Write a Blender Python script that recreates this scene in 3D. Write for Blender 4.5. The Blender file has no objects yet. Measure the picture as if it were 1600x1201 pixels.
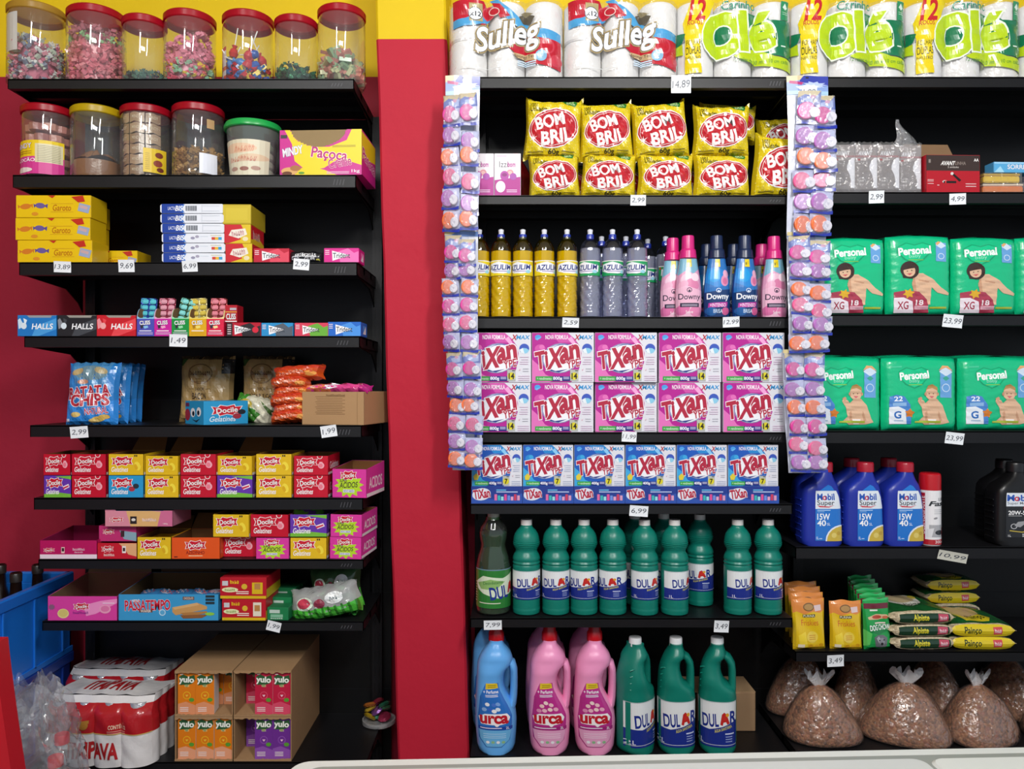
import bpy, math, random
from mathutils import Vector, Matrix, noise
from mathutils.geometry import tessellate_polygon
R_ = random.Random(7)
SC = bpy.context.scene
COL = SC.collection
PI = math.pi
F = 1208.0            # focal length in pixels of the 1600 wide frame
YF = 2.1              # distance of the shelf fronts
ZC = 1.25             # camera height
S = YF / F            # metres per pixel at the shelf fronts
def X(px, Y=YF): return (px - 800) * Y / F
def Z(py, Y=YF): return ZC - (py - 600.5) * Y / F

# ------------------------------------------------------------ camera, light
cam = bpy.data.cameras.new('camera'); co = bpy.data.objects.new('camera', cam); COL.objects.link(co)
co.location = (0, 0, ZC); co.rotation_euler = (PI / 2, 0, 0)
cam.sensor_width = 36; cam.lens = F / 1600 * 36; cam.clip_start = .05
SC.camera = co
w = bpy.data.worlds.new('world'); SC.world = w; w.use_nodes = True
w.node_tree.nodes['Background'].inputs[0].default_value = (.78, .87, 1, 1)
w.node_tree.nodes['Background'].inputs[1].default_value = .62
def area(x, y, z, sx, sy, e, aim, c=(1, .985, .96)):
    l = bpy.data.lights.new('ceiling_lamp', 'AREA'); l.shape = 'RECTANGLE'; l.size = sx; l.size_y = sy; l.energy = e; l.color = c
    o = bpy.data.objects.new('ceiling_lamp', l); COL.objects.link(o); o.location = (x, y, z)
    o.rotation_euler = (Vector(aim) - Vector((x, y, z))).to_track_quat('-Z', 'Y').to_euler()
    return o
area(-.9, -.05, 3.0, .16, 1.2, 46, (-.7, 2.1, 1.2))
area(.75, -.05, 3.0, .16, 1.2, 74, (.6, 2.1, 1.2))
area(.1, -1.3, 2.9, 1.2, .2, 32, (0, 2.1, 1))
SC.view_settings.view_transform = 'Standard'; SC.view_settings.look = 'None'
SC.view_settings.exposure = -0.12; SC.view_settings.gamma = 1; SC.view_settings.use_curve_mapping = False
SC.cycles.transparent_max_bounces = 24; SC.cycles.max_bounces = 10

# ------------------------------------------------------------ materials
def lin(h):
    h = h.lstrip('#'); o = []
    for i in (0, 2, 4):
        c = int(h[i:i + 2], 16) / 255
        o.append(c / 12.92 if c <= .04045 else ((c + .055) / 1.055) ** 2.4)
    return (*o, 1)
KIND = {  # roughness, specular, coat, bump scale, bump strength
    'card': (.42, .4, 0, 0, 0), 'print': (.4, .4, 0, 0, 0), 'gloss': (.22, .5, .3, 0, 0), 'film': (.25, .5, .35, 34, .25),
    'plastic': (.3, .5, 0, 0, 0), 'matt': (.8, .2, 0, 0, 0), 'kraft': (.85, .15, 0, 90, .12), 'steel': (.42, .35, 0, 700, .15),
    'wall': (.6, .2, 0, 14, .25), 'foil': (.2, .8, 0, 60, .5), 'hdpe': (.33, .45, 0, 0, 0)}
_m = {}
def M(c, k='card'):
    if (c, k) in _m: return _m[c, k]
    m = bpy.data.materials.new('%s_%s' % (k, c)); m.use_nodes = True; t = m.node_tree; b = t.nodes['Principled BSDF']
    r, sp, coat, bs, bf = KIND[k]
    b.inputs['Base Color'].default_value = lin(c); b.inputs['Roughness'].default_value = r
    b.inputs['Specular IOR Level'].default_value = sp; b.inputs['Coat Weight'].default_value = coat; b.inputs['Coat Roughness'].default_value = .08
    if k == 'foil': b.inputs['Metallic'].default_value = .5
    if k == 'hdpe': b.inputs['Subsurface Weight'].default_value = .15; b.inputs['Subsurface Radius'].default_value = (.02, .02, .02)
    if bs:
        tc = t.nodes.new('ShaderNodeTexCoord'); n = t.nodes.new('ShaderNodeTexNoise'); n.inputs['Scale'].default_value = bs; n.inputs['Detail'].default_value = 4
        bu = t.nodes.new('ShaderNodeBump'); bu.inputs['Strength'].default_value = bf; bu.inputs['Distance'].default_value = .01 if k in ('film', 'foil', 'wall') else .002
        t.links.new(tc.outputs['Object'], n.inputs['Vector']); t.links.new(n.outputs['Fac'], bu.inputs['Height']); t.links.new(bu.outputs['Normal'], b.inputs['Normal'])
    if k in ('wall', 'kraft', 'steel'):
        tc = t.nodes.new('ShaderNodeTexCoord'); n = t.nodes.new('ShaderNodeTexNoise'); n.inputs['Scale'].default_value = {'wall': 3, 'kraft': 25, 'steel': 9}[k]; n.inputs['Detail'].default_value = 6
        mx = t.nodes.new('ShaderNodeMix'); mx.data_type = 'RGBA'; a = lin(c); q = .86 if k != 'steel' else .6
        mx.inputs[6].default_value = (a[0] * q, a[1] * q, a[2] * q, 1); mx.inputs[7].default_value = a
        t.links.new(tc.outputs['Object'], n.inputs['Vector']); t.links.new(n.outputs['Fac'], mx.inputs[0]); t.links.new(mx.outputs[2], b.inputs['Base Color'])
    _m[c, k] = m; return m
def clear(c='ffffff', rough=.06, gloss=1.0, haze=0.0, bump=0, ref='ffffff'):
    """thin clear plastic: tinted see-through sheet with a fresnel shine and a little milky haze"""
    key = (c, rough, gloss, haze, bump)
    if key in _m: return _m[key]
    m = bpy.data.materials.new('clear_plastic_' + c); m.use_nodes = True; t = m.node_tree; t.nodes.clear()
    N = lambda n: t.nodes.new('ShaderNode' + n)
    out = N('OutputMaterial'); tr = N('BsdfTransparent'); tr.inputs[0].default_value = lin(c)
    gl = N('BsdfGlossy'); gl.inputs['Roughness'].default_value = rough; gl.inputs[0].default_value = lin(ref)
    di = N('BsdfDiffuse'); di.inputs[0].default_value = lin('f4f4f6')
    fr = N('Fresnel'); ge = N('NewGeometry'); ma = N('MapRange'); ma.inputs[3].default_value = 1.5; ma.inputs[4].default_value = 1 / 1.5
    t.links.new(ge.outputs['Backfacing'], ma.inputs[0]); t.links.new(ma.outputs[0], fr.inputs[0])
    mu = N('Math'); mu.operation = 'MULTIPLY'; mu.inputs[1].default_value = gloss
    m1 = N('MixShader'); m2 = N('MixShader'); m1.inputs[0].default_value = haze
    t.links.new(tr.outputs[0], m1.inputs[1]); t.links.new(di.outputs[0], m1.inputs[2])
    t.links.new(fr.outputs[0], mu.inputs[0]); t.links.new(mu.outputs[0], m2.inputs[0])
    t.links.new(m1.outputs[0], m2.inputs[1]); t.links.new(gl.outputs[0], m2.inputs[2]); t.links.new(m2.outputs[0], out.inputs[0])
    if bump:
        tc = N('TexCoord'); n = N('TexNoise'); n.inputs['Scale'].default_value = bump; n.inputs['Detail'].default_value = 3; n.inputs['Distortion'].default_value = 1
        bu = N('Bump'); bu.inputs['Strength'].default_value = .7; bu.inputs['Distance'].default_value = .012
        t.links.new(tc.outputs['Object'], n.inputs['Vector']); t.links.new(n.outputs['Fac'], bu.inputs['Height'])
        t.links.new(bu.outputs[0], gl.inputs['Normal']); t.links.new(bu.outputs[0], fr.inputs['Normal'])
    _m[key] = m; return m
def lidmat(c):
    if ('lid', c) in _m: return _m['lid', c]
    m = M(c, 'plastic').copy(); t = m.node_tree; b = t.nodes['Principled BSDF']; o = t.nodes['Material Output']; x = t.nodes.new('ShaderNodeMixShader'); x.inputs[0].default_value = .5
    tr = t.nodes.new('ShaderNodeBsdfTranslucent'); tr.inputs[0].default_value = lin(c); t.links.new(b.outputs[0], x.inputs[1]); t.links.new(tr.outputs[0], x.inputs[2]); t.links.new(x.outputs[0], o.inputs[0])
    _m['lid', c] = m; return m
def kibble():
    if 'kib' in _m: return _m['kib']
    m = M('8a5a3c', 'film').copy(); m.name = 'dog_kibble'; t = m.node_tree; b = t.nodes['Principled BSDF']
    tc = t.nodes.new('ShaderNodeTexCoord'); v = t.nodes.new('ShaderNodeTexVoronoi'); v.inputs['Scale'].default_value = 130
    cr = t.nodes.new('ShaderNodeValToRGB'); e = cr.color_ramp.elements; e[0].color = lin('5a3820'); e[1].color = lin('c89c70')
    for p, c in ((.35, '90613f'), (.6, 'a87a52'), (.8, '9a5c40')):
        q = e.new(p); q.color = lin(c)
    bu = t.nodes.new('ShaderNodeBump'); bu.inputs['Strength'].default_value = .8; bu.inputs['Distance'].default_value = .004; bu.invert = True
    t.links.new(tc.outputs['Object'], v.inputs['Vector']); t.links.new(v.outputs['Color'], cr.inputs[0]); t.links.new(cr.outputs[0], b.inputs['Base Color'])
    t.links.new(v.outputs['Distance'], bu.inputs['Height']); t.links.new(bu.outputs[0], b.inputs['Normal'])
    b.inputs['Coat Weight'].default_value = 0; b.inputs['Roughness'].default_value = .6
    _m['kib'] = m; return m
def seedmat():
    if 'seed' in _m: return _m['seed']
    m = kibble().copy(); m.name = 'bird_seed'; e = [n for n in m.node_tree.nodes if n.type == 'VALTORGB'][0].color_ramp.elements
    for q, c in zip(e, ('a8967a', 'c9b898', 'cbbd9e', 'bdaa86', 'd8ccb0')): q.color = lin(c)
    _m['seed'] = m; return m

# ------------------------------------------------------------ objects and tags
def tag(o, label=None, cat=None, group=None, kind=None):
    if label: o['label'] = label
    if cat: o['category'] = cat
    if group: o['group'] = group
    if kind: o['kind'] = kind
    return o
def thing(name, label=None, cat=None, group=None, loc=(0, 0, 0), rz=0):
    o = bpy.data.objects.new(name, None); COL.objects.link(o); o.empty_display_size = .05
    o.location = loc; o.rotation_euler = (0, 0, rz)
    return tag(o, label, cat, group)
def dup(root):
    r = root.copy(); COL.objects.link(r)
    for ch in list(root.children):
        c = ch.copy(); COL.objects.link(c); c.parent = r
        for g in list(ch.children):
            d = g.copy(); COL.objects.link(d); d.parent = c
    return r
class MB:
    """collects shapes and links them as one mesh object"""
    def __init__(s): s.v = []; s.f = []; s.m = []; s.mats = []
    def mi(s, m):
        if m not in s.mats: s.mats.append(m)
        return s.mats.index(m)
    def add(s, v, f, m):
        b = len(s.v); i = s.mi(m); s.v += [tuple(p) for p in v]
        for q in f: s.f.append([b + k for k in q]); s.m.append(i)
    def box(s, x0, x1, y0, y1, z0, z1, m):
        s.add([(x0, y0, z0), (x1, y0, z0), (x1, y1, z0), (x0, y1, z0), (x0, y0, z1), (x1, y0, z1), (x1, y1, z1), (x0, y1, z1)],
              [(0, 3, 2, 1), (4, 5, 6, 7), (0, 1, 5, 4), (1, 2, 6, 5), (2, 3, 7, 6), (3, 0, 4, 7)], m)
    def bbox(s, x0, x1, y0, y1, z0, z1, m, b=.002):
        """box with chamfered edges"""
        v = []; idx = {}
        for i, (x, sx) in enumerate(((x0, 1), (x1, -1))):
            for j, (y, sy) in enumerate(((y0, 1), (y1, -1))):
                for k, (z, sz) in enumerate(((z0, 1), (z1, -1))):
                    for a, p in enumerate(((x, y + sy * b, z + sz * b), (x + sx * b, y, z + sz * b), (x + sx * b, y + sy * b, z))):
                        idx[i, j, k, a] = len(v); v.append(p)
        g = lambda i, j, k, a: idx[i, j, k, a]
        f = []
        for i in (0, 1): q = [g(i, 0, 0, 0), g(i, 1, 0, 0), g(i, 1, 1, 0), g(i, 0, 1, 0)]; f.append(q if i else q[::-1])
        for j in (0, 1): q = [g(0, j, 0, 1), g(1, j, 0, 1), g(1, j, 1, 1), g(0, j, 1, 1)]; f.append(q if not j else q[::-1])
        for k in (0, 1): q = [g(0, 0, k, 2), g(1, 0, k, 2), g(1, 1, k, 2), g(0, 1, k, 2)]; f.append(q if k else q[::-1])
        for i in (0, 1):
            for j in (0, 1): f.append([g(i, j, 0, 0), g(i, j, 1, 0), g(i, j, 1, 1), g(i, j, 0, 1)])
            for k in (0, 1): f.append([g(i, 0, k, 0), g(i, 1, k, 0), g(i, 1, k, 2), g(i, 0, k, 2)])
        for j in (0, 1):
            for k in (0, 1): f.append([g(0, j, k, 1), g(1, j, k, 1), g(1, j, k, 2), g(0, j, k, 2)])
        for i in (0, 1):
            for j in (0, 1):
                for k in (0, 1): f.append([g(i, j, k, 0), g(i, j, k, 1), g(i, j, k, 2)])
        s.add(v, f, m)
    def prism(s, pts, y0, y1, m):
        """outline in x,z pushed from y0 to y1"""
        n = len(pts); v = [(x, y0, z) for x, z in pts] + [(x, y1, z) for x, z in pts]
        tr = tessellate_polygon([[Vector((x, z, 0)) for x, z in pts]])
        s.add(v, [list(t) for t in tr] + [[i + n for i in t] for t in tr] + [(i, (i + 1) % n, (i + 1) % n + n, i + n) for i in range(n)], m)
    def prismx(s, pts, x0, x1, m):
        """outline in y,z pushed from x0 to x1"""
        n = len(pts); v = [(x0, y, z) for y, z in pts] + [(x1, y, z) for y, z in pts]
        tr = tessellate_polygon([[Vector((x, z, 0)) for x, z in pts]])
        s.add(v, [list(t) for t in tr] + [[i + n for i in t] for t in tr] + [(i, (i + 1) % n, (i + 1) % n + n, i + n) for i in range(n)], m)
    def rings(s, rs, m, cap=(1, 1)):
        n = len(rs[0]); v = [p for r in rs for p in r]; f = []
        for i in range(len(rs) - 1):
            for j in range(n): f.append((i * n + j, i * n + (j + 1) % n, (i + 1) * n + (j + 1) % n, (i + 1) * n + j))
        if cap[0]: f.append(list(range(n))[::-1])
        if cap[1]: f.append([(len(rs) - 1) * n + j for j in range(n)])
        s.add(v, f, m)
    def lathe(s, prof, m, n=24, c=(0, 0), sx=1, sy=1, cap=(1, 1)):
        s.rings([[(c[0] + r * sx * math.sin(a), c[1] - r * sy * math.cos(a), z) for a in [2 * PI * j / n for j in range(n)]] for r, z in prof], m, cap)
    def grid(s, fn, nu, nv, m):
        v = [fn(i / nu, j / nv) for j in range(nv + 1) for i in range(nu + 1)]
        s.add(v, [(j * (nu + 1) + i, j * (nu + 1) + i + 1, (j + 1) * (nu + 1) + i + 1, (j + 1) * (nu + 1) + i) for j in range(nv) for i in range(nu)], m)
    def tube(s, pts, r, m, n=10, sx=1, cap=(1, 1)):
        rs = []
        P = [Vector(p) for p in pts]
        for i, p in enumerate(P):
            d = (P[min(i + 1, len(P) - 1)] - P[max(i - 1, 0)]).normalized()
            u = Vector((0, 1, 0)); u = (u - d * u.dot(d)).normalized() if abs(d.y) < .95 else Vector((1, 0, 0)); v = d.cross(u)
            rr = r[i] if isinstance(r, (list, tuple)) else r
            rs.append([p + u * math.cos(2 * PI * k / n) * rr * sx + v * math.sin(2 * PI * k / n) * rr for k in range(n)])
        s.rings(rs, m, cap)
    def build(s, name, parent=None, ang=35, loc=None):
        me = bpy.data.meshes.new(name); me.from_pydata(s.v, [], s.f)
        for m in s.mats: me.materials.append(m)
        me.polygons.foreach_set('material_index', s.m)
        if ang:
            me.shade_smooth(); me.set_sharp_from_angle(angle=math.radians(ang))
        me.update()
        o = bpy.data.objects.new(name, me); COL.objects.link(o)
        if parent: o.parent = parent
        if loc: o.location = loc
        return o

# ------------------------------------------------------------ flat print: shapes and lettering laid on a surface
_tc = {}
def glyphs(txt, off):
    k = (txt, off)
    if k not in _tc:
        cu = bpy.data.curves.new('t', 'FONT'); cu.body = txt; cu.offset = off; cu.resolution_u = 4; cu.size = 1
        o = bpy.data.objects.new('t', cu); me = o.to_mesh()
        vs = [(v.co.x, v.co.y) for v in me.vertices]; me.calc_loop_triangles()
        tr = [tuple(t.vertices) for t in me.loop_triangles]; o.to_mesh_clear()
        bpy.data.objects.remove(o); bpy.data.curves.remove(cu)
        _tc[k] = (vs, tr)
    return _tc[k]
def T(s, x0, y0, x1, y1, c, rot=0, sh=0, b=.022, o=None, ow=.06):
    """lettering fitted in a box (y down); rot in degrees counter-clockwise; sh slants; o an outline colour"""
    if s[0] == '~':      # print too small to read: a row of strokes
        n = len(s) - 1; w_ = (x1 - x0) / n; cx, cy = (x0 + x1) / 2, (y0 + y1) / 2; ca, sa = math.cos(math.radians(rot)), math.sin(math.radians(rot)); pl = []
        for i in range(n):
            a = x0 + i * w_; k = (i * 7) % 5
            for q in ((a + w_ * .1, y0 + (y1 - y0) * .12 * (k % 3), a + w_ * .36, y1), (a + w_ * .3, (y0 + (y1 - y0) * .2, y1 - (y1 - y0) * .3, (y0 + y1) / 2)[k % 3], a + w_ * .78, (y0 + (y1 - y0) * .42, y1, (y0 + y1) / 2 + (y1 - y0) * .2)[k % 3]), (a + w_ * .58, y0 + (y1 - y0) * (.15 if k % 2 else .45), a + w_ * .82, y1)):
                pl.append([(cx + (x - cx) * ca + (y - cy) * sa - sh * (y - cy), cy - (x - cx) * sa + (y - cy) * ca) for x, y in ((q[0], q[1]), (q[2], q[1]), (q[2], q[3]), (q[0], q[3]))])
        return [(pl, c)]
    base, _ = glyphs(s, 0.0); xs = [p[0] for p in base]; ys = [p[1] for p in base]
    ax, bx, ay, by = min(xs), max(xs), min(ys), max(ys)
    kx = (x1 - x0) / max(bx - ax, 1e-6); ky = (y1 - y0) / max(by - ay, 1e-6); cx, cy = (x0 + x1) / 2, (y0 + y1) / 2
    ca, sa = math.cos(math.radians(rot)), math.sin(math.radians(rot)); out = []
    b *= .42; ow *= .55
    for off, col in (([(b + ow, o)] if o else []) + [(b, c)]):
        vs, tr = glyphs(s, off); q = []
        for x, y in vs:
            px = (x - (ax + bx) / 2) * kx; py = (y - (ay + by) / 2) * ky; px += sh * py
            q.append((cx + px * ca - py * sa, cy - (px * sa + py * ca)))
        out.append(([[q[i] for i in t] for t in tr], col))
    return out
def P(pts, c):
    tr = tessellate_polygon([[Vector((x, y, 0)) for x, y in pts]])
    return [([[pts[i] for i in t] for t in tr], c)]
def R(x0, y0, x1, y1, c): return [([[(x0, y0), (x1, y0), (x1, y1), (x0, y1)]], c)]
def E(cx, cy, rx, ry, c, rot=0, n=22):
    ca, sa = math.cos(math.radians(rot)), math.sin(math.radians(rot))
    return [([[(cx + rx * math.cos(t) * ca + ry * math.sin(t) * sa, cy - rx * math.cos(t) * sa + ry * math.sin(t) * ca) for t in [2 * PI * i / n for i in range(n)]]], c)]
def burst(cx, cy, rx, ry, c, n=14, k=.78, ph=0):
    return P([(cx + rx * (1 if i % 2 else k) * math.cos(ph + PI * i / n), cy + ry * (1 if i % 2 else k) * math.sin(ph + PI * i / n)) for i in range(2 * n)], c)
def L(x0, x1, ys, c, h=2): return [([[(x0, y), (x1, y), (x1, y + h), (x0, y + h)]], c) for y in ys]
def clip(poly, ax, lo, hi):
    for s, lim in ((1, lo), (-1, -hi)):
        out = []; n = len(poly)
        for i in range(n):
            a, b = poly[i], poly[(i + 1) % n]; da, db = s * a[ax] - lim, s * b[ax] - lim
            if da >= 0: out.append(a)
            if (da > 0 > db) or (da < 0 < db):
                k = da / (da - db); out.append((a[0] + (b[0] - a[0]) * k, a[1] + (b[1] - a[1]) * k))
        poly = out
        if len(poly) < 3: return []
    return poly
def clipd(poly, tri):
    out = []; n = len(poly); s = 1 if tri == 0 else -1
    for i in range(n):
        a, b = poly[i], poly[(i + 1) % n]; da, db = s * (a[0] - a[1]), s * (b[0] - b[1])
        if da >= 0: out.append(a)
        if (da > 0 > db) or (da < 0 < db):
            k = da / (da - db); out.append((a[0] + (b[0] - a[0]) * k, a[1] + (b[1] - a[1]) * k))
    return out if len(out) > 2 and max(abs(p[0] - p[1]) for p in out) > 1e-9 else []
def art(items, W, H, surf, parent=None, name='printed_lettering', nu=1, nv=1, kind='print', off=.0004, mb=None, step=.00005):
    mb = mb or MB(); lay = 0; memo = {}
    def corner(i, j):
        if (i, j) not in memo: memo[i, j] = surf(i / nu, 1 - j / nv)
        return memo[i, j]
    for it in items:
        for polys, c in it:
            lay += 1; m = c if not isinstance(c, str) else M(c, kind); o = off + lay * step; vs = []; fs = []
            for pl in polys:
                pl = clip(pl, 0, 0, W)
                if pl: pl = clip(pl, 1, 0, H)
                if not pl: continue
                if nu == 1 and nv == 1:
                    base = len(vs)
                    for x, y in pl:
                        p, nn = surf(x / W, 1 - y / H); vs.append(p + nn * o)
                    fs.append(list(range(base, base + len(pl)))); continue
                sx_, sy_ = W / nu, H / nv
                a = min(p[0] for p in pl); b_ = max(p[0] for p in pl)
                for i in range(max(0, int(a / sx_ - 1e-6)), min(nu - 1, int(b_ / sx_)) + 1):
                    col = clip(pl, 0, i * sx_, (i + 1) * sx_) if nu > 1 else pl
                    if not col: continue
                    a2 = min(p[1] for p in col); b2 = max(p[1] for p in col)
                    for j in range(max(0, int(a2 / sy_ - 1e-6)), min(nv - 1, int(b2 / sy_)) + 1):
                        q = clip(col, 1, j * sy_, (j + 1) * sy_) if nv > 1 else col
                        if not q: continue
                        q = [((x - i * sx_) / sx_, (y - j * sy_) / sy_) for x, y in q]
                        for tri in (0, 1):     # the cell is two flat triangles, shared by every layer
                            h = clipd(q, tri)
                            if not h: continue
                            A_, B_, C_ = ((0, 0), (1, 0), (1, 1)) if tri == 0 else ((0, 0), (0, 1), (1, 1))
                            pa, pb, pc = (corner(i + k[0], j + k[1]) for k in (A_, B_, C_)); base = len(vs)
                            for x, y in h:
                                wb, wc = (x - y, y) if tri == 0 else (y - x, x); wa = 1 - wb - wc
                                vs.append(pa[0] * wa + pb[0] * wb + pc[0] * wc + (pa[1] * wa + pb[1] * wb + pc[1] * wc) * o)
                            fs.append(list(range(base, base + len(h))))
            if fs: mb.add(vs, fs, m)
    return mb.build(name, parent, ang=0) if parent else mb
def flat(x0, x1, z0, z1, y):
    n = Vector((0, -1, 0)); return lambda u, v: (Vector((x0 + (x1 - x0) * u, y, z0 + (z1 - z0) * v)), n)
def flatside(x, y0, y1, z0, z1, s=1):
    n = Vector((s, 0, 0)); return lambda u, v: (Vector((x, y0 + (y1 - y0) * u, z0 + (z1 - z0) * v)), n)
def flattop(x0, x1, y0, y1, z):
    n = Vector((0, 0, 1)); return lambda u, v: (Vector((x0 + (x1 - x0) * u, y0 + (y1 - y0) * v, z)), n)
def numnorm(fn):
    def g(u, v):
        e = .004; p = fn(u, v); a = fn(u + e, v) - fn(u - e, v); b = fn(u, v + e) - fn(u, v - e); n = a.cross(b)
        if n.length < 1e-12: n = Vector((0, -1, 0))
        n.normalize()
        return p, n
    return g
class Loft:
    """upright body made of squarish rings: rows of (z, xl, xr, depth, exponent)"""
    def __init__(s, secs, yc=0): s.s = secs; s.yc = yc
    def at(s, z):
        q = s.s
        if z <= q[0][0]: return q[0]
        for a, b in zip(q, q[1:]):
            if z <= b[0]:
                k = (z - a[0]) / max(b[0] - a[0], 1e-9); return tuple(x + (y - x) * k for x, y in zip(a, b))
        return q[-1]
    def mesh(s, mb, m, n=32, cap=(1, 1)):
        rs = []
        for z, xl, xr, d, e in s.s:
            r = []
            for j in range(n):
                a = 2 * PI * j / n; ca, sa = math.sin(a), -math.cos(a)
                r.append(((xl + xr) / 2 + (xr - xl) / 2 * math.copysign(abs(ca) ** (2 / e), ca), s.yc + d / 2 * math.copysign(abs(sa) ** (2 / e), sa), z))
            rs.append(r)
        mb.rings(rs, m, cap)
    def surf(s, z0, z1, f0=.05, f1=.95):
        def fn(u, v):
            z = z0 + (z1 - z0) * v; _, xl, xr, d, e = s.at(z); f = f0 + (f1 - f0) * u; t = min(1, abs(2 * f - 1))
            return Vector((xl + (xr - xl) * f, s.yc - d / 2 * (1 - t ** e) ** (1 / e), z))
        return numnorm(fn)
def lsurf(prof, z0, z1, a0, a1, sx=1, sy=1):
    """surface of a lathe body between two angles (degrees, 0 faces front)"""
    def rad(z):
        for (r0, p0), (r1, p1) in zip(prof, prof[1:]):
            if p0 <= z <= p1 and p1 > p0: return r0 + (r1 - r0) * (z - p0) / (p1 - p0)
        return prof[-1][0] if z > prof[-1][1] else prof[0][0]
    def fn(u, v):
        z = z0 + (z1 - z0) * v; a = math.radians(a0 + (a1 - a0) * u); r = rad(z)
        return Vector((r * sx * math.sin(a), -r * sy * math.cos(a), z))
    return numnorm(fn)
ORD = ['first', 'second', 'third', 'fourth', 'fifth', 'sixth', 'seventh', 'eighth', 'ninth', 'tenth', 'eleventh', 'twelfth']
def put(o, px, z, Y=YF + .006, rz=0):
    o.location = (X(px, Y), Y, z); o.rotation_euler = (0, 0, rz); return o
def rng(a, b): return R_.uniform(a, b)
# ============================================================ room
YW = 2.46             # back wall
def room():
    b = MB(); b.box(-3, 3.4, -2.2, YW + .1, -.1, 0, M('6f6a66', 'wall')); tag(b.build('floor'), kind='structure')
    b = MB(); b.box(-3, 3.4, -2.2, YW + .1, 3.1, 3.2, M('d8d6d0', 'wall')); tag(b.build('ceiling'), kind='structure')
    zs = Z(120, YW)
    b = MB(); b.box(-3, 3.4, YW, YW + .1, 0, zs, M('a4263c', 'wall')); b.box(-3, 3.4, YW, YW + .1, zs, 3.1, M('e6c51a', 'wall')); tag(b.build('wall_back'), kind='structure')
    b = MB(); b.box(-3.1, -3, -2.2, YW, 0, zs, M('a4263c', 'wall')); b.box(-3.1, -3, -2.2, YW, zs, 3.1, M('e6c51a', 'wall')); tag(b.build('wall_left'), kind='structure')
    # plastered pillar, slightly out of plumb
    Yp = 2.2; b = MB(); xl = lambda z: X(588 + (622 - 588) * (Z(60, Yp) - z) / (Z(60, Yp) - Z(1201, Yp)), Yp); xr = lambda z: X(698 + 36 * (Z(60, Yp) - z) / (Z(60, Yp) - Z(1201, Yp)), Yp)
    n = 14; zb = Z(61, Yp)
    for z0, z1, c in ((0, zb, 'be2238'), (zb, 3.1, 'e6c51a')):
        k = n if z0 == 0 else 4; rs = []
        for i in range(k + 1):
            z = z0 + (z1 - z0) * i / k; j = .0012 * math.sin(i * 2.1)
            rs.append([(xl(z), YW, z), (xl(z) + j, Yp + .006, z), (xl(z) + .006 + j, Yp, z), (xr(z) - .006 + j, Yp + j, z), (xr(z), Yp + .006, z), (xr(z), YW, z)])
        b.rings(rs, M(c, 'wall'), (1, 1))
    tag(b.build('column'), kind='structure')
room()
BLK = M('131316', 'steel'); BLK2 = M('070708', 'steel'); SLOT = M('55555a', 'steel')
LZ = [Z(p) for p in (123, 273, 409.5, 525, 664, 777.5, 873.5, 970, 1190)]
MZ = [Z(p) for p in (120, 305, 495, 675.5, 787, 965, 1181)]
RZ = [Z(p) for p in (120, 300, 491, 673, 854, 1017, 1172)]
def shelf(parent, x0, x1, z, lip, dep=.3, slots=True, nb=2, bh=.11):
    b = MB(); t = lip
    b.box(x0, x1, YF, YF + dep + .012, z - .004, z, BLK); b.prismx([(YF, z - .001), (YF, z - t), (YF + .018, z - t), (YF + .018, z - t + .003), (YF + .003, z - t + .003), (YF + .003, z - .001)], x0, x1, BLK)
    b.box(x0, x0 + .002, YF, YF + dep, z - t, z - .001, BLK); b.box(x1 - .002, x1, YF, YF + dep, z - t, z - .001, BLK)
    for k in (.3, .65): b.box(x0, x1, YF + dep * k, YF + dep * k + .02, z - .02, z - .003, BLK2)
    if slots:
        for i in range(4):
            xx = x1 - .062 + i * .0085; b.prism([(xx, z - t + .006), (xx + .002, z - t + .006), (xx + .006, z - .012), (xx + .004, z - .012)], YF - .0004, YF + .001, SLOT)
    s = b.build('shelf_plate', parent)
    for i in range(nb):
        xx = x0 + .004 if i == 0 else x1 - .007; b = MB()
        b.prismx([(YF + .02, z - .004), (YF + .02, z - t), (YF + dep * .7, z - t - .012), (YF + dep * .92, z - bh * .75), (YF + dep, z - bh), (YF + dep, z - .004)], xx, xx + .003, BLK2)
        b.build('bracket', s)
def unit(name, label, xs, zs, lips, xb0, xb1, ztop, posts, dep=.3, base=True):
    u = thing(name, label, 'shelving unit')
    yb = YF + dep
    b = MB(); b.box(xb0, xb1, yb + .012, yb + .02, .05, ztop, BLK2)
    z = .3
    while z < ztop:
        b.box(xb0, xb1, yb + .0105, yb + .012, z, z + .003, BLK); z += .3
    b.build('back_panel', u)
    for px in posts:
        b = MB(); b.box(px - .015, px + .015, yb - .014, yb + .012, 0, ztop, BLK)
        z = .1
        while z < ztop - .05: b.box(px - .008, px - .005, yb - .0146, yb - .0138, z, z + .03, SLOT if 0 else BLK2); b.box(px + .005, px + .008, yb - .0146, yb - .0138, z, z + .03, BLK2); z += .05
        b.build('upright', u)
    for (x0, x1), z, t in zip(xs, zs, lips): shelf(u, x0, x1, z, t, dep)
    if base:
        (x0, x1), z = xs[-1], zs[-1]
        b = MB(); b.box(x0, x1, YF + .02, YF + .03, 0, z - .02, BLK); b.build('kick_plate', u)
    return u
lx = [(12, 553), (20, 556), (30, 558), (38, 562), (47, 565), (53, 567), (60, 568), (66, 568), (70, 572)]
unit('shelving_unit', 'black steel wall shelving with sweets, against the wall at the crate side of the pillar', [(X(a), X(b)) for a, b in lx], LZ, [.027, .034, .035, .03, .032, .032, .026, .026, .02],
     X(140, 2.42), X(612, 2.42), LZ[0] - .0045, [X(150, 2.42), X(592, 2.42)])
unit('shelving_unit', 'black steel shelving bay of cleaning products beside the red pillar', [(X(735), X(1238))] * 7, MZ, [.03, .024, .03, .026, .027, .026, .02],
     X(742, 2.42), X(1241, 2.42), MZ[0] + .06, [X(752, 2.42)])
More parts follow.
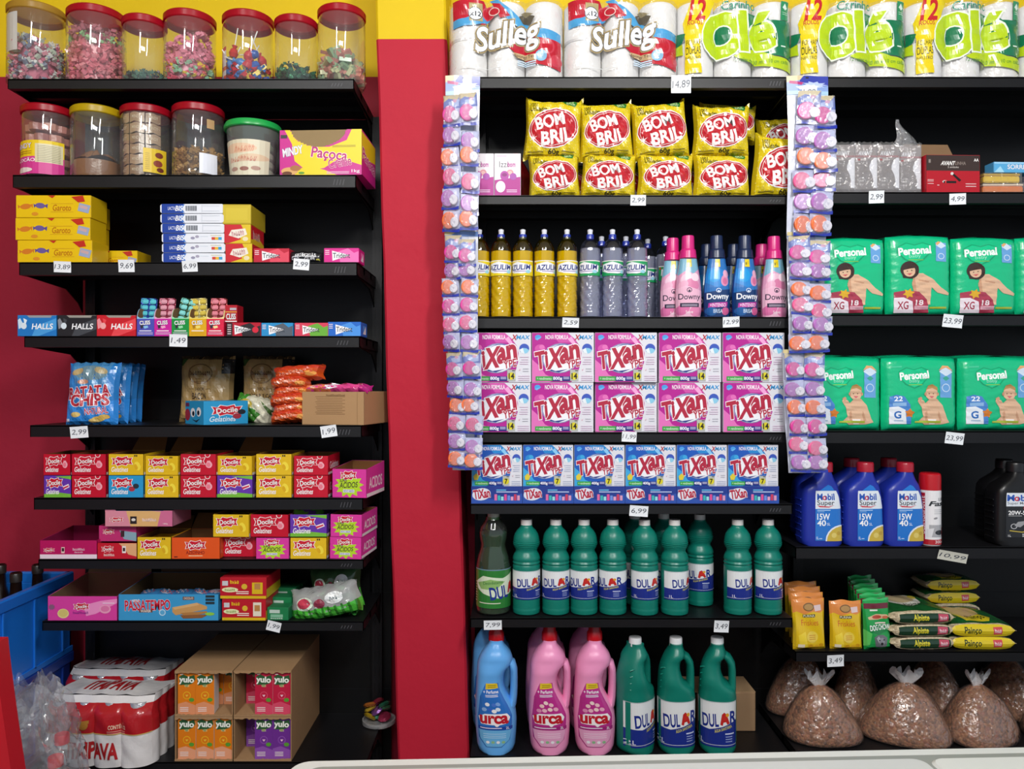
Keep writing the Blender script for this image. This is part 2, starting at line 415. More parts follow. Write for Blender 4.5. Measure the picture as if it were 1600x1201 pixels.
unit('shelving_unit', 'black steel shelving bay holding nappies, oil and pet food', [(X(1243), X(1790))] * 7, RZ, [.028, .03, .03, .033, .032, .028, .02],
     X(1242, 2.42), X(1800, 2.42), RZ[0] + .06, [X(1241, 2.42), X(1790, 2.42)])

# ============================================================ price tags
def price(txt, px, py, wpx, hpx, rot, where, paper='eef2f6', Y=YF - .0008):
    w, h = wpx * S, hpx * S; b = MB(); n = 6; cur = rng(.001, .003)
    b.grid(lambda u, v: (w * (u - .5), -cur * (v * 1.3 - 0) ** 2 - .0006, h * (v - .5)), 2, n, M(paper, 'card'))
    o = b.build('price_tag'); tag(o, 'handwritten paper price tag reading %s %s' % (txt.replace(',', ' point ') if 0 else txt, where), 'price tag')
    sf = numnorm(lambda u, v: Vector((w * (u - .5), -cur * (v * 1.3) ** 2 - .0006, h * (v - .5))))
    art([T(txt, 10, 26, 90, 76, '4a4e58', rot=rng(-3, 5), sh=.12, b=-.004)] if len(txt) < 5 else [T(txt, 6, 28, 94, 76, '4a4e58', rot=rng(-3, 5), sh=.12, b=-.004)], 100, 100, sf, o, 'handwriting', 1, 5, off=.0003)
    o.location = (X(px, Y), Y, Z(py, Y)); o.rotation_euler = (0, math.radians(-rot), 0)
for a in (('13,89', 98, 417, 27, 17, -2, 'under the yellow chocolate boxes'), ('9,69', 198, 415.5, 25, 19, 0, 'on the third shelf of sweets, by itself'), ('6,99', 297, 416, 24, 17, 2, 'under the white wafer packets'),
          ('2,99', 471, 413, 25, 17, -5, 'under the black chewing gum bag'), ('1,49', 279, 532, 28, 19, -2, 'under the small gum display boxes'), ('2,99', 124, 675, 28, 18, 4, 'below the blue crisp bags'),
          ('1,99', 514, 673.5, 25, 18, 8, 'under the carton of snack bars'), ('1,99', 428, 978, 22, 16, -14, 'on the lowest narrow shelf of sweets'),
          ('14,89', 1064, 132, 31, 27, 0, 'between the red and green toilet roll packs'), ('2,99', 997, 313, 24, 16, 0, 'under the steel wool bags'), ('2,59', 891.5, 504, 26, 15, -2, 'under the washing-up liquid bottles'),
          ('12,99', 1142, 503, 26, 16, 3, 'under the fabric softener bottles'), ('11,99', 983, 682, 23, 16, -3, 'below the magenta washing powder boxes'), ('6,99', 998, 798, 29, 17, -4, 'below the blue washing powder boxes'),
          ('7,99', 770, 976, 28, 15, 1, 'under the dark green disinfectant bottle'), ('3,49', 1127, 978, 23, 19, -2, 'under the one litre bleach bottles'), ('2,99', 1369, 308, 24, 19, 2, 'under the light bulb packs'),
          ('4,99', 1496, 311, 26, 17, 2, 'under the battery display box'), ('23,99', 1488, 501.5, 31, 20, -5, 'under the taller nappy packs'), ('23,99', 1491, 684.5, 29, 18, -6, 'under the lower nappy packs'),
          ('10,99', 1488, 869, 46, 15, -10, 'under the motor oil shelf', 'c9c8bc'), ('3,49', 1305, 1031.5, 26, 19, 3, 'under the pet food pouches')):
    price(*a)

# ============================================================ builders of boxes
def carton(name, label, cat, group, w, h, d, side, items, W, H, top=None, sideart=None, k='card', part='printed_front', face=None):
    b = MB(); b.bbox(-w / 2, w / 2, 0, d, 0, h, M(side, k), .0012)
    o = b.build(name, ang=0); tag(o, label, cat, group)
    if items: art(items, W, H, flat(-w / 2 + .0008, w / 2 - .0008, .0008, h - .0008, 0), o, part, kind='gloss' if k != 'card' else 'print', off=.0002)
    if sideart: art(sideart[0], sideart[1], sideart[2], flatside(w / 2, 0.001, d - .001, .001, h - .001), o, 'printed_side', off=.0002)
    return o
def tray(name, label, cat, group, w, h, d, side, items, W, H, hb=None, inner='8a6a48', notch=None, flap=None, flapc=None, fill=None, sideart=None):
    """open display box: five thin walls; hb height of the back, flap a raised lid"""
    hb = hb or h; b = MB(); o_, i_ = M(side), M(inner, 'kraft'); t = .0012
    for (x0, x1, y0, y1, z0, z1, m) in ((-w / 2, w / 2, 0, d, 0, t, o_), (-w / 2 + t, w / 2 - t, t, 2 * t, t, h - .0004, i_), (-w / 2, w / 2, d - t, d, 0, hb, o_), (-w / 2 + t, w / 2 - t, d - 2 * t, d - t, t, hb - .0004, i_)):
        b.box(x0, x1, y0, y1, z0, z1, m)
    if notch: b.prism([(x * w / 100 - w / 2, z * h / 100) for x, z in notch], 0, t, o_)
    else: b.box(-w / 2, w / 2, 0, t, 0, h, o_)
    for s in (-1, 1):
        x = s * w / 2; b.prismx([(0, 0), (d, 0), (d, hb), (0, h)], *sorted((x, x - s * t)), o_); b.prismx([(t, t), (d - t, t), (d - t, hb - .0004), (t, h - .0004)], *sorted((x - s * t, x - s * 2 * t)), i_)
    o = b.build(name, ang=0); tag(o, label, cat, group)
    if items: art(items, W, H, flat(-w / 2 + .0008, w / 2 - .0008, .0008, h - .0008, 0), o, 'printed_front', off=.0002)
    if sideart: art(sideart[0], sideart[1], sideart[2], flatside(w / 2, 0.001, d - .001, .001, h - .001), o, 'printed_side', off=.0002)
    if flap:
        b = MB(); a = math.radians(flap[1]); l = flap[0]; y, z = d - .001, hb - .001
        x0, x1 = (-w / 2, w / 2)
        b.add([(x0, y, z), (x1, y, z), (x1 - .01, y + l * math.cos(a), z + l * math.sin(a)), (x0 + .01, y + l * math.cos(a), z + l * math.sin(a))] + [(x0, y + t, z), (x1, y + t, z), (x1 - .01, y + t + l * math.cos(a), z + l * math.sin(a)), (x0 + .01, y + t + l * math.cos(a), z + l * math.sin(a))],
              [(0, 1, 2, 3), (4, 7, 6, 5), (3, 2, 6, 7), (0, 3, 7, 4), (1, 5, 6, 2)], M(flapc or inner, 'kraft')); b.build('lid_flap', o, 0)
    if fill: fill(o)
    return o

# ============================================================ jars of sweets
RED = 'c4142c'
def jar(name, label, w, h, lidc, lidh=.022, neck=.9, lk='plastic', tint='f4f6f4', group=None, n=26):
    r = w / 2; t = thing(name, label, 'jar', group); hb = h - lidh * .55
    prof = [(r * .93, .001), (r, .008), (r, hb - .03), (r * .985, hb - .018), (r * neck, hb - .004), (r * neck, hb)]
    b = MB(); b.rings([[(q * math.sin(a), -q * math.cos(a), z) for a in [2 * PI * (j + .5) / n for j in range(n)]] for q, z in prof], clear(tint, .05, 1.3, .05), (1, 0)); b.build('jar_body', t, 60)
    b = MB(); rl = r * neck + .004; m = lidc if not isinstance(lidc, str) else lidmat(lidc)
    b.lathe([(rl, h - lidh), (rl + .0015, h - lidh + .002), (rl + .0015, h - .005), (rl - .002, h - .001), (rl - .012, h)], m, 40, cap=(0, 1)); b.lathe([(rl - .0015, h - lidh + .001), (rl - .0015, h - .004)], m, 40, cap=(0, 0))
    b.build('lid', t); return t, r
def candies(name, label, r, h, cols, nn, sz, o, seed=1, shape='wrap', slope=.012, tops=None, hole=.35, band=None):
    """loose wrapped sweets piled inside a jar"""
    sz *= 1.25; q = random.Random(seed); b = MB(); rr = r * .93 - sz * .4
    layers = max(2, int(h / (sz * .62)))
    mh = [M(c, 'foil' if shape == 'foil' else 'gloss') for c in cols]
    b.lathe([(rr * .8, .004), (rr * .85, max(.008, h - sz * 1.1)), (.001, max(.009, h - sz * .8))], mh[0], 12)
    for i in range(nn):
        z = .005 + sz * .3 + (h - sz * .4) * (i + q.random()) / nn; a = q.uniform(-PI, PI); edge = q.random() < .72
        rad = rr if edge else rr * math.sqrt(q.random()); z = min(z, h + slope * math.sin(a * 1.3 + seed) + q.uniform(-.004, .004))
        if i > nn * .9: rad = rr * math.sqrt(q.random()); z = h + slope * math.sin(a * 1.3 + seed)
        if band: mt = mh[min(len(mh) - 1, max(0, int(band(z / h, q) )))]
        else: mt = q.choice(mh)
        rot = Matrix.Rotation(q.uniform(0, 6.3), 3, 'Z') @ Matrix.Rotation(q.uniform(-1, 1), 3, 'X') @ Matrix.Rotation(q.uniform(-1.2, 1.2), 3, 'Y')
        c = Vector((rad * math.sin(a), -rad * math.cos(a), max(z, sz * .35)))
        s = sz * q.uniform(.8, 1.15)
        if shape == 'slab': pts = [(-.5, -.3, -.16), (.5, -.3, -.16), (.5, .3, -.16), (-.5, .3, -.16), (-.5, -.3, .16), (.5, -.3, .16), (.5, .3, .16), (-.5, .3, .16)]; f = [(0, 3, 2, 1), (4, 5, 6, 7), (0, 1, 5, 4), (1, 2, 6, 5), (2, 3, 7, 6), (3, 0, 4, 7)]
        else:
            pts = [(-.3, -.2, -.2), (.3, -.2, -.2), (.3, .2, -.2), (-.3, .2, -.2), (-.3, -.2, .2), (.3, -.2, .2), (.3, .2, .2), (-.3, .2, .2), (-.62, -.24, .08), (-.62, .24, -.08), (.62, -.24, -.08), (.62, .24, .08), (-.3, 0, 0), (.3, 0, 0)]
            f = [(0, 3, 2, 1), (4, 5, 6, 7), (0, 1, 5, 4), (1, 2, 6, 5), (2, 3, 7, 6), (3, 0, 4, 7), (8, 9, 12), (10, 11, 13)]
        b.add([c + rot @ (Vector(p) * s) for p in pts], f, mt)
    e = b.build(name, ang=0); tag(e, label, 'sweets', None, 'stuff'); e.location = o.location; return e
def jars_top():
    specs = [(58, 86, 126, None, ''), (151, 88, 121, RED, ''), (226, 66, 105, RED, ''), (297, 80, 113, RED, ''), (388, 80, 112, RED, ''), (463, 67, 104, RED, ''), (534, 76, 121, RED, '')]
    lab = ['tall clear jar with a tan lid, holding pink and grey sweets, furthest from the pillar', 'clear red-lidded jar filled nearly to the brim with pink sweets', 'short red-lidded jar with a thin layer of grey-green sweets, beside the full pink jar',
           'clear red-lidded jar of pink and mint green sweets', 'clear red-lidded jar of lollipops with white sticks', 'short red-lidded jar with shiny dark green sweets, beside the lollipop jar', 'tall red-lidded jar of small flat wrapped sweets, nearest the pillar']
    cs = [dict(h=.13, cols=['c9647e', 'b8c4b0', '8890a4', 'd98a98', 'dfe0dc'], nn=330, sz=.017), dict(h=.165, cols=['e07f8c', 'd96f80', 'e8949c', 'b86a78', '9cc890'], nn=420, sz=.018, band=lambda k, q: (4 if q.random() < .5 else 3) if .68 < k < .86 else (3 if k > .86 else q.choice((0, 1, 2)))),
          dict(h=.035, cols=['4d7566', '3b5a52', '6a5a60', '5d8a74'], nn=110, sz=.015), dict(h=.13, cols=['e58aa0', 'd8506c', 'c8304c', '9fd4ae', 'e8c820'], nn=330, sz=.017, band=lambda k, q: q.choice((3, 3, 1, 4, 0)) if .15 < k < .5 else q.choice((0, 0, 1, 2)) if k < .3 else 0),
          dict(h=.055, cols=['c8202c', '2050a8', 'c8202c', '3a78c0', 'e8c820'], nn=90, sz=.022), dict(h=.045, cols=['1d5a3c', '2a7a50', '0f3a28', '3d8a62'], nn=190, sz=.015, shape='foil'),
          dict(h=.085, cols=['b8b88c', 'a8b890', 'c88878', 'a86a60', '8aa884'], nn=150, sz=.026, shape='slab')]
    cl = ['pink grey and white wrapped sweets in the tan-lidded jar', 'pink and green wrapped sweets filling the full jar', 'thin layer of dull green sweets in a short jar', 'pink sweets with mint green ones in the middle of a jar', 'round wrapped lollipop heads in blue and red inside a jar', 'shiny dark green foil sweets in a short jar', 'small flat cream green and red sweets in a tall jar']
    for i, ((px, wp, hp, lc, _), l) in enumerate(zip(specs, lab)):
        r = wp * S / 2; t, r = jar('sweet_jar', l, wp * S, hp * S * 1.02, lidmat('c8a040') if i == 0 else lc, neck=.93); put(t, px, LZ[0], YF + .008 + r)
        e = candies('wrapped_sweets', cl[i], r, o=t, seed=i + 3, **cs[i])
        if i in (0,):
            art([R(0, 0, 60, 100, 'd8d4d4')], 60, 100, lsurf([(r, 0), (r, .3)], .085, .19, -62, -8), t, 'paper_label', 5, 1, off=-.002)
        if i == 4:
            art([R(0, 0, 60, 100, 'e6e2e2'), R(0, 0, 60, 12, 'd84a2a'), R(0, 60, 60, 72, 'e0702a'), R(0, 88, 60, 100, 'd84a2a')], 60, 100, lsurf([(r, 0), (r, .3)], .01, .1, -78, -40), t, 'paper_label', 4, 1, off=-.002)
            q = random.Random(5)
            for k in range(9):
                a = q.uniform(-1.3, 1.3); rr = r * .72; x, y = rr * math.sin(a), -rr * abs(math.cos(a)); z = q.uniform(.045, .085)
                c = ['c8202c', '2458b0', 'c83038', '3a80c8'][k % 4]
                g = thing('lollipop', '%s wrapped lollipop in the red-lidded jar, %s of nine going round the jar' % (['red', 'blue', 'dark red', 'light blue'][k % 4], ORD[k]), 'lollipop', 'lollipops in the jar'); g.location = t.location + Vector((x, y, z))
                g.rotation_euler = (q.uniform(-.3, .3), q.uniform(-2.6, -.2) if k % 2 else q.uniform(-.5, .5), 0)
                b = MB(); b.lathe([(.001, -.014), (.009, -.011), (.013, 0), (.009, .011), (.004, .014), (.008, .021), (.001, .02)], M(c, 'film'), 10); b.build('wrapped_head', g)
                b = MB(); b.tube([(0, 0, .012), (0, 0, .07 if k % 2 == 0 else .045)], .0016, M('e9e6e2', 'plastic'), 6); b.build('stick', g)
jars_top()
def jars_second():
    z = LZ[1]; y0 = YF + .008
    t, r = jar('sweet_jar', 'red-lidded jar of peanut sweets with a pink and yellow label, below the tan-lidded jar', 76 * S, 116 * S, RED, neck=.95); put(t, 75.5, z, y0 + r)
    art([R(0, 0, 100, 52, 'e3c41c'), R(0, 48, 100, 100, 'cf3a8c'), R(54, 10, 98, 66, 'd8cfa8'), L(58, 94, range(16, 62, 5), '8a8470', 1.4), T('MINDY', 10, 10, 48, 24, 'e8e8f0', rot=4, o='8a3a6a'), L(8, 48, (32, 38), 'b88a20', 2), T('PAÇOCÃO', 4, 52, 54, 66, 'f6f0f4', b=.03), E(28, 88, 22, 8, 'e8d8d4')], 100, 100,
        lsurf([(r, 0), (r, .3)], .006, .098, -72, 66), t, 'paper_label', 10, 1)
    b = MB(); q = random.Random(2)
    for i in range(5):
        for k in range(7):
            a = k * .9 + i * .4; b.lathe([(.012, .01 + i * .03), (.02, .012 + i * .03), (.021, .03 + i * .03), (.012, .034 + i * .03)], M(['b8746a', 'c88878', 'a8645c'][k % 3], 'film'), 10, c=(r * .55 * math.sin(a), r * .55 * math.cos(a)))
    e = b.build('peanut_sweets'); e.location = t.location; tag(e, 'pinkish round peanut sweets packed in the jar with the pink label', 'sweets', kind='stuff')
    t, r = jar('sweet_jar', 'yellow-lidded jar half filled with brown powder sweets', 78 * S, 115 * S, 'dcc01c', neck=.93); put(t, 152, z, y0 + r)
    b = MB(); q = random.Random(8)
    b.grid(lambda u, v: Vector(((v * r * .9) * math.sin(u * 2 * PI), -(v * r * .9) * math.cos(u * 2 * PI), .085 - .04 * v + .012 * math.sin(u * 9) * v + .008 * math.sin(v * 7 + u * 12.56))), 24, 6, M('8a5c38', 'film'))
    b.lathe([(r * .88, .004), (r * .9, .05)], M('8a5c38', 'film'), 24, cap=(1, 0)); e = b.build('brown_sweets'); e.location = t.location; tag(e, 'heap of brown wrapped fudge in the yellow-lidded jar', 'sweets', kind='stuff')
    t, r = jar('sweet_jar', 'red-lidded jar packed with rows of flat tan wafers', 78 * S, 116 * S, RED, neck=.93); put(t, 229, z, y0 + r)
    for i in range(6):
        for k in range(3):
            b = MB(); zz = .006 + i * .029; a = (k - 1) * .75
            b.grid(lambda u, v: Vector((r * .86 * math.sin(a + (u - .5) * .7), -r * .86 * math.cos(a + (u - .5) * .7) - .002 * math.sin(PI * u), zz + .026 * v + .002 * math.sin(u * 8 + i))), 6, 3, M(['a8896c', '9a7c62', 'b4967a'][(i + k) % 3], 'film'))
            e = b.build('flat_sweet_packet'); e.location = t.location
            tag(e, 'flat tan sweet packet, %s layer from the bottom, %s stack in the wafer jar' % (ORD[i], ['outer', 'middle', 'pillar-side'][k]), 'sweet', 'flat packets in the jar')
            art([T('MINDY', 20, 30, 80, 62, 'd8c4a8', b=.02)], 100, 100, numnorm(lambda u, v: Vector((r * .86 * math.sin(a + (u - .5) * .7), -r * .86 * math.cos(a + (u - .5) * .7) - .002 * math.sin(PI * u), zz + .026 * v))), e, 'printed_lettering', 4, 1, off=.001)
    art([R(0, 0, 100, 100, 'd9b92a'), E(65, 25, 18, 12, '7a3a28'), E(60, 60, 20, 14, '8a4030'), E(70, 85, 16, 10, '6a3024'), L(8, 26, range(20, 90, 8), 'b89a30', 3)], 100, 100, lsurf([(r, 0), (r, .3)], .012, .078, 18, 72), t, 'paper_label', 6, 1)
    t, r = jar('sweet_jar', 'red-lidded jar half filled with shelled peanuts', 80 * S, 118 * S, RED, neck=.93); put(t, 310, z, y0 + r)
    candies('peanuts', 'golden brown peanuts in the jar beside the green-lidded tub', r, .085, ['a07a44', 'b48c54', '8a6436'], 260, .017, t, 11)
    art([R(0, 0, 100, 100, 'dde0ea')], 100, 100, lsurf([(r, 0), (r, .3)], .01, .065, 24, 66), t, 'paper_label', 5, 1); art([R(0, 0, 100, 100, 'b89468')], 100, 100, lsurf([(r, 0), (r, .3)], .135, .16, 40, 58), t, 'tape', 3, 1)
    # green lidded tub
    r = 43 * S; h = 92 * S; t = thing('plastic_tub', 'round clear tub with a bright green lid and cream label', 'tub'); put(t, 396, z, y0 + r)
    pr = [(r * .8, 0), (r * .82, .004), (r * .96, h * .86), (r * .98, h * .9)]
    b = MB(); b.lathe(pr, clear('e8f2ea', .06, 1.2, .12), 36, cap=(1, 0)); b.build('tub_body', t)
    b = MB(); b.lathe([(r * 1.02, h * .87), (r * 1.06, h * .885), (r * 1.06, h * .93), (r * 1.0, h * .99), (r * .9, h)], M('1fa04a', 'plastic'), 40); b.build('lid', t)
    art([R(0, 0, 100, 100, 'ddd6bc'), E(40, 24, 36, 14, 'e4c4a4'), E(70, 50, 30, 10, 'dcc0a0'), T('~abcdef', 34, 16, 72, 34, 'dc9c80', rot=3, sh=.3), T('~abcdefghi', 20, 46, 76, 62, 'cc8c78', rot=3, sh=.3), E(30, 82, 9, 6, 'b08a7a'), E(52, 82, 9, 6, '9a6a60'), E(74, 80, 9, 6, 'b08a7a')], 100, 100, lsurf(pr, .006, h * .64, -72, 58), t, 'paper_label', 10, 1)
    b = MB()
    for i in range(4): b.lathe([(r * .7, .01 + i * .024), (r * .76, .014 + i * .024), (r * .76, .026 + i * .024), (r * .7, .032 + i * .024)], M('d8d0c0' if i < 3 else '8a9a7c', 'film'), 24)
    e = b.build('stacked_sweets'); e.location = t.location; tag(e, 'pale round sweets stacked inside the green-lidded tub', 'sweets', kind='stuff')
    # paçoca display box with curved cut-out
    w, h, d = 130 * S, 71 * S, .16; notch = [(0, 0), (100, 0), (100, 100)] + [(82 - 69 * k / 20, 100 - 38 * math.sin(PI * k / 20) ** .55) for k in range(21)] + [(0, 100)]
    W, H = 330, 190
    it = [P([(0, 0), (330, 0), (330, 190), (0, 190)], 'c8288c'), P([(20, 0), (60, 0), (90, 50), (140, 72), (200, 72), (270, 45), (290, 0), (330, 0), (330, 150), (240, 120), (180, 160), (110, 172), (60, 130), (50, 60)], 'e8d21e'), P([(60, 172), (110, 150), (180, 168), (230, 190), (60, 190)], 'e8d21e'),
          T('MINDY', 12, 72, 92, 104, 'f2f2f6', rot=12, sh=.1, b=.05, o='8898b0', ow=.06), T('Paçoca', 128, 80, 272, 132, 'b82478', rot=-8, b=.05, o='f6eef2', ow=.05), T('Creme', 196, 118, 288, 156, 'b82478', rot=10, b=.03, o='f6eef2', ow=.03), L(212, 306, (66, 71), 'a89a30', 2.5),
          E(40, 172, 34, 16, 'd8a868'), E(64, 160, 22, 12, 'a87040'), E(30, 182, 20, 9, '6a3a20'), E(88, 180, 12, 5, '5a9a30'), R(4, 20, 30, 34, '3a3a3a'), T('1kg', 290, 168, 322, 184, 'f6e8f0'), L(190, 280, (176, 182), 'e8b8d4', 3)]
    b = MB()
    o = tray('candy_box', 'pink and yellow cardboard display box of peanut cream sweets with a scooped front', 'box', None, w, h, d, 'c8288c', None, W, H, notch=notch, hb=h * .97, inner='9a8460')
    # print clipped by the scoop: keep pieces inside the outline
    for k in it:
        pass
    poly = [(x * W / 100, H - z * H / 100) for x, z in notch]
    def inside(pt):
        c = False; n = len(poly); j = n - 1
        for i in range(n):
            if (poly[i][1] > pt[1]) != (poly[j][1] > pt[1]) and pt[0] < (poly[j][0] - poly[i][0]) * (pt[1] - poly[i][1]) / (poly[j][1] - poly[i][1]) + poly[i][0]: c = not c
            j = i
        return c
    out = []
    for g in it:
        ng = []
        for polys, c in g:
            cells = []
            for pl in polys:
                for i in range(0, W, 6):
                    q = clip(pl, 0, i, i + 6)
                    for jy in range(0, H, 6):
                        z2 = clip(q, 1, jy, jy + 6) if q else []
                        if z2 and inside((sum(p[0] for p in z2) / len(z2), sum(p[1] for p in z2) / len(z2))): cells.append(z2)
            ng.append((cells, c))
        out.append(ng)
    art(out, W, H, flat(-w / 2, w / 2, 0, h, 0), o, 'printed_front', off=.0002)
    art([R(0, 0, 100, 100, 'e8d21e'), P([(0, 60), (100, 40), (100, 100), (0, 100)], 'c8288c'), T('Paçoca', 4, 40, 96, 72, 'b82478', rot=-8, b=.05, o='f6eef2')], 100, 100, flatside(w / 2, .001, d, .001, h * .95), o, 'printed_side')
    put(o, 501, z, YF + .003, math.radians(-3))
jars_second()
# ============================================================ third shelf: chocolate and wafer boxes
def shelf3():
    z = LZ[2]
    A = [R(0, 0, 300, 95, 'e6bf18'), E(38, 48, 22, 12, 'd07a2a', 8), P([(6, 40), (18, 48), (8, 58)], 'd07a2a'), P([(56, 40), (68, 36), (66, 56)], 'd07a2a'), E(97, 44, 20, 12, '6a5a98', -6), P([(70, 36), (82, 42), (72, 54)], '5a4a90'), P([(112, 44), (128, 36), (126, 56)], '5a4a90'), E(76, 80, 14, 8, 'd8902a'),
         T('Garoto', 148, 40, 222, 66, 'b86a18', b=.03, sh=.1), R(140, 34, 230, 36, 'd09a20'), R(140, 70, 230, 72, 'd09a20'), P([(255, 32), (300, 44), (292, 78), (248, 66)], '9aa8c4'), P([(258, 40), (290, 50), (286, 62), (254, 52)], 'c8a8a8'), P([(222, 6), (270, 0), (278, 26), (250, 30)], 'c03024'), P([(128, 0), (158, 0), (146, 12)], 'c03024')]
    w, d = 117 * S, .085
    for i, (h, dx) in enumerate(((35, 2), (35, -1), (35.5, 0))):
        zz = z + sum((35, 35, 35.5)[:i]) * S
        for row in (0, 1):
            o = carton('chocolate_box', 'yellow chocolate box with drawn sweets, %s of the %s stack of three' % (('bottom', 'middle', 'top')[i], 'front' if row == 0 else 'rear'), 'box', 'yellow chocolate boxes', w, h * S - .0006, d, 'dfb616', A, 300, 95, k='gloss')
            put(o, 83.5 + dx + row * 8, zz, YF + .004 + row * (d + .003), math.radians(rng(-.6, .6)))
    o = carton('chocolate_box', 'yellow chocolate box lying deeper, low beside the stacks of three', 'box', 'yellow chocolate boxes', w * .8, 29 * S, d, 'dfb616', A, 300, 95, k='gloss'); put(o, 170, z, YF + .11)
    # wafer packets
    w = 95 * S
    for i in range(6):
        h = 15.4 * S; new = i < 3
        A = [R(0, 0, 250, 40, 'e8ecf4'), P([(0, 0), (92, 0), (78, 20), (90, 40), (0, 40)], '1c3f9c'), P([(74, 10), (96, 0), (84, 20), (96, 40), (74, 30)], '3a78cc'), T('LACTA', 26, 12, 56, 26, 'dfe4f4'), T('BIS', 58, 8, 86, 30, 'f4f6fb', b=.05, sh=.15)]
        if new: A += [E(122, 20, 9, 6, '9a98b0'), E(140, 14, 8, 6, 'a8a4b8'), L(150, 186, (12,), 'c8d4e0', 2), R(200, 16, 214, 28, 'd04a3a'), R(214, 16, 228, 28, 'e8b83a'), R(228, 16, 242, 28, '3aa0d0'), L(196, 240, (8,), 'd0c070', 2)]
        else: A += [R(99 + k * 3.4, 8, 99 + k * 3.4 + (1.8 if k % 3 else 2.6), 30, '4a4e58') for k in range(14)] + [L(168, 240, (8, 30), 'ccd2da', 1.5), R(166, 4, 167, 36, 'b0b8c4')]
        b = MB(); d = .13; hh = h - .0006
        b.rings([[(x, y * d + (0 if abs(x) < w * .49 else 0), zc) for y, zc in ((0, .002 * k2), (1, .002 * k2), (1, hh - .002 * k2), (0, hh - .002 * k2))] for x, k2 in ((-w / 2 - .004, 2.5), (-w / 2, .3), (w / 2, .3), (w / 2 + .004, 2.5))], M('e4e8f0', 'film'))
        o = b.build('wafer_packet'); tag(o, '%s white and blue wafer packet from the bottom of its pile' % ORD[i].replace('first', 'lowest'), 'packet', 'white wafer packets')
        art(A, 250, 40, flat(-w / 2, w / 2, .0006, hh - .0006, 0), o, 'printed_front', off=.0004, kind='gloss')
        put(o, 300 + (5, 4, 4, 2, 0, 0)[i] * .6, z + i * h, YF + .006, math.radians(rng(-1, 1)))
    # yellow and red boxes
    D = [R(0, 0, 110, 75, 'ddbf22'), P([(0, 0), (70, 0), (80, 20), (60, 40), (70, 60), (20, 75), (0, 75)], 'c8202c'), P([(18, 44), (30, 22), (88, 16), (96, 40), (60, 56)], 'ece6d8'), T('~abcdef', 30, 24, 84, 46, 'c8888c', rot=6), E(88, 58, 12, 9, 'e8dcb0')]
    def sideA(): return ([R(0, 0, 100, 75, 'c8202c'), P([(0, 60), (60, 40), (100, 60), (100, 75), (0, 75)], 'ddbf22'), T('~abcde', 14, 18, 70, 54, 'd8b8b0')], 100, 75)
    for i, (px, pb, wp, hp) in enumerate(((373, 409, 42, 30), (371, 379, 42, 30))):
        o = carton('sweet_box', 'red and yellow sweet box, %s one beside the wafer packets' % ('lower', 'upper')[i], 'box', 'red and yellow sweet boxes', wp * S, hp * S, .11, 'c4a41c', D, 110, 75, sideart=sideA()); put(o, px, z + i * 30 * S, YF + .006)
    o = carton('sweet_box', 'plain golden box topping the red and yellow sweet boxes', 'box', None, 44 * S, 31 * S, .13, 'cdb52c', [R(0, 0, 110, 75, 'd0b930'), R(2, 2, 108, 4, 'b89c20'), R(2, 71, 108, 73, 'b89c20'), R(12, 14, 98, 60, 'd6c038')], 110, 75, k='gloss'); put(o, 370, z + 60.2 * S, YF + .006, math.radians(1))
    gum('red gum display box between the golden boxes and the black gum bag', 424, z, 56, 22, 'c01c38', 'e04a60', 'sweet', YF + .004, side=False)
    gum('bright pink gum display box at the pillar end of the wafer shelf', 533.5, z, 55, 22.5, 'd8208c', 'ee70b8', 'x', YF + .004, d=.07)
    # black bag
    w, h, d = 53 * S, 19 * S, .03; sf = lambda s: (lambda u, v: Vector((w * (u - .5), -s * d / 2 * (max(0, 1 - (2 * u - 1) ** 4) * max(0, 1 - (2 * v - 1) ** 2)) ** .5, h * v * (1 - .12 * abs(2 * u - 1) ** 2) + .002 * math.sin(u * 20) * v)))
    b = MB(); b.grid(sf(1), 20, 8, M('1c1c20', 'film')); b.grid(sf(-1), 20, 8, M('1c1c20', 'film')); o = b.build('gum_bag'); tag(o, 'small black bag of gum with white lettering lying between two gum boxes', 'bag')
    art([E(28, 38, 16, 16, 'b8bcc4'), E(28, 38, 10, 10, '60646c'), T('FREEGELLS', 28, 12, 112, 30, 'e4e6ea', b=.05), T('GUM', 66, 30, 106, 46, 'c8c8cc', b=.05, rot=4), E(120, 44, 8, 8, 'b8b04a')], 138, 58, numnorm(sf(1)), o, 'printed_lettering', 10, 4, kind='gloss'); put(o, 479, z, YF + .02)
def gum(label, px, z, wp, hp, c, c2, kind, Y, d=.1, side=True, extra=None):
    A = [R(0, 0, 150, 60, c), P([(60, 14), (104, 0), (130, 20), (150, 12), (150, 60), (70, 60)], c2), P([(34, 10), (112, 30), (36, 54)], 'f4f4f6'), T('Trident', 38, 20, 112, 42, '2a3440', b=.03), L(4, 22, (8, 16, 24), 'f0e0e4', 3)] + (extra or [])
    o = carton('gum_box', label, 'box', 'gum display boxes', wp * S, hp * S, d, c, A, 150, 60, sideart=([R(0, 0, 100, 60, c), R(30, 12, 80, 50, 'e8e8f0'), P([(30, 12), (80, 12), (30, 50)], c2)], 100, 60) if side else None); put(o, px, z, Y, math.radians(-1.2)); return o
shelf3()

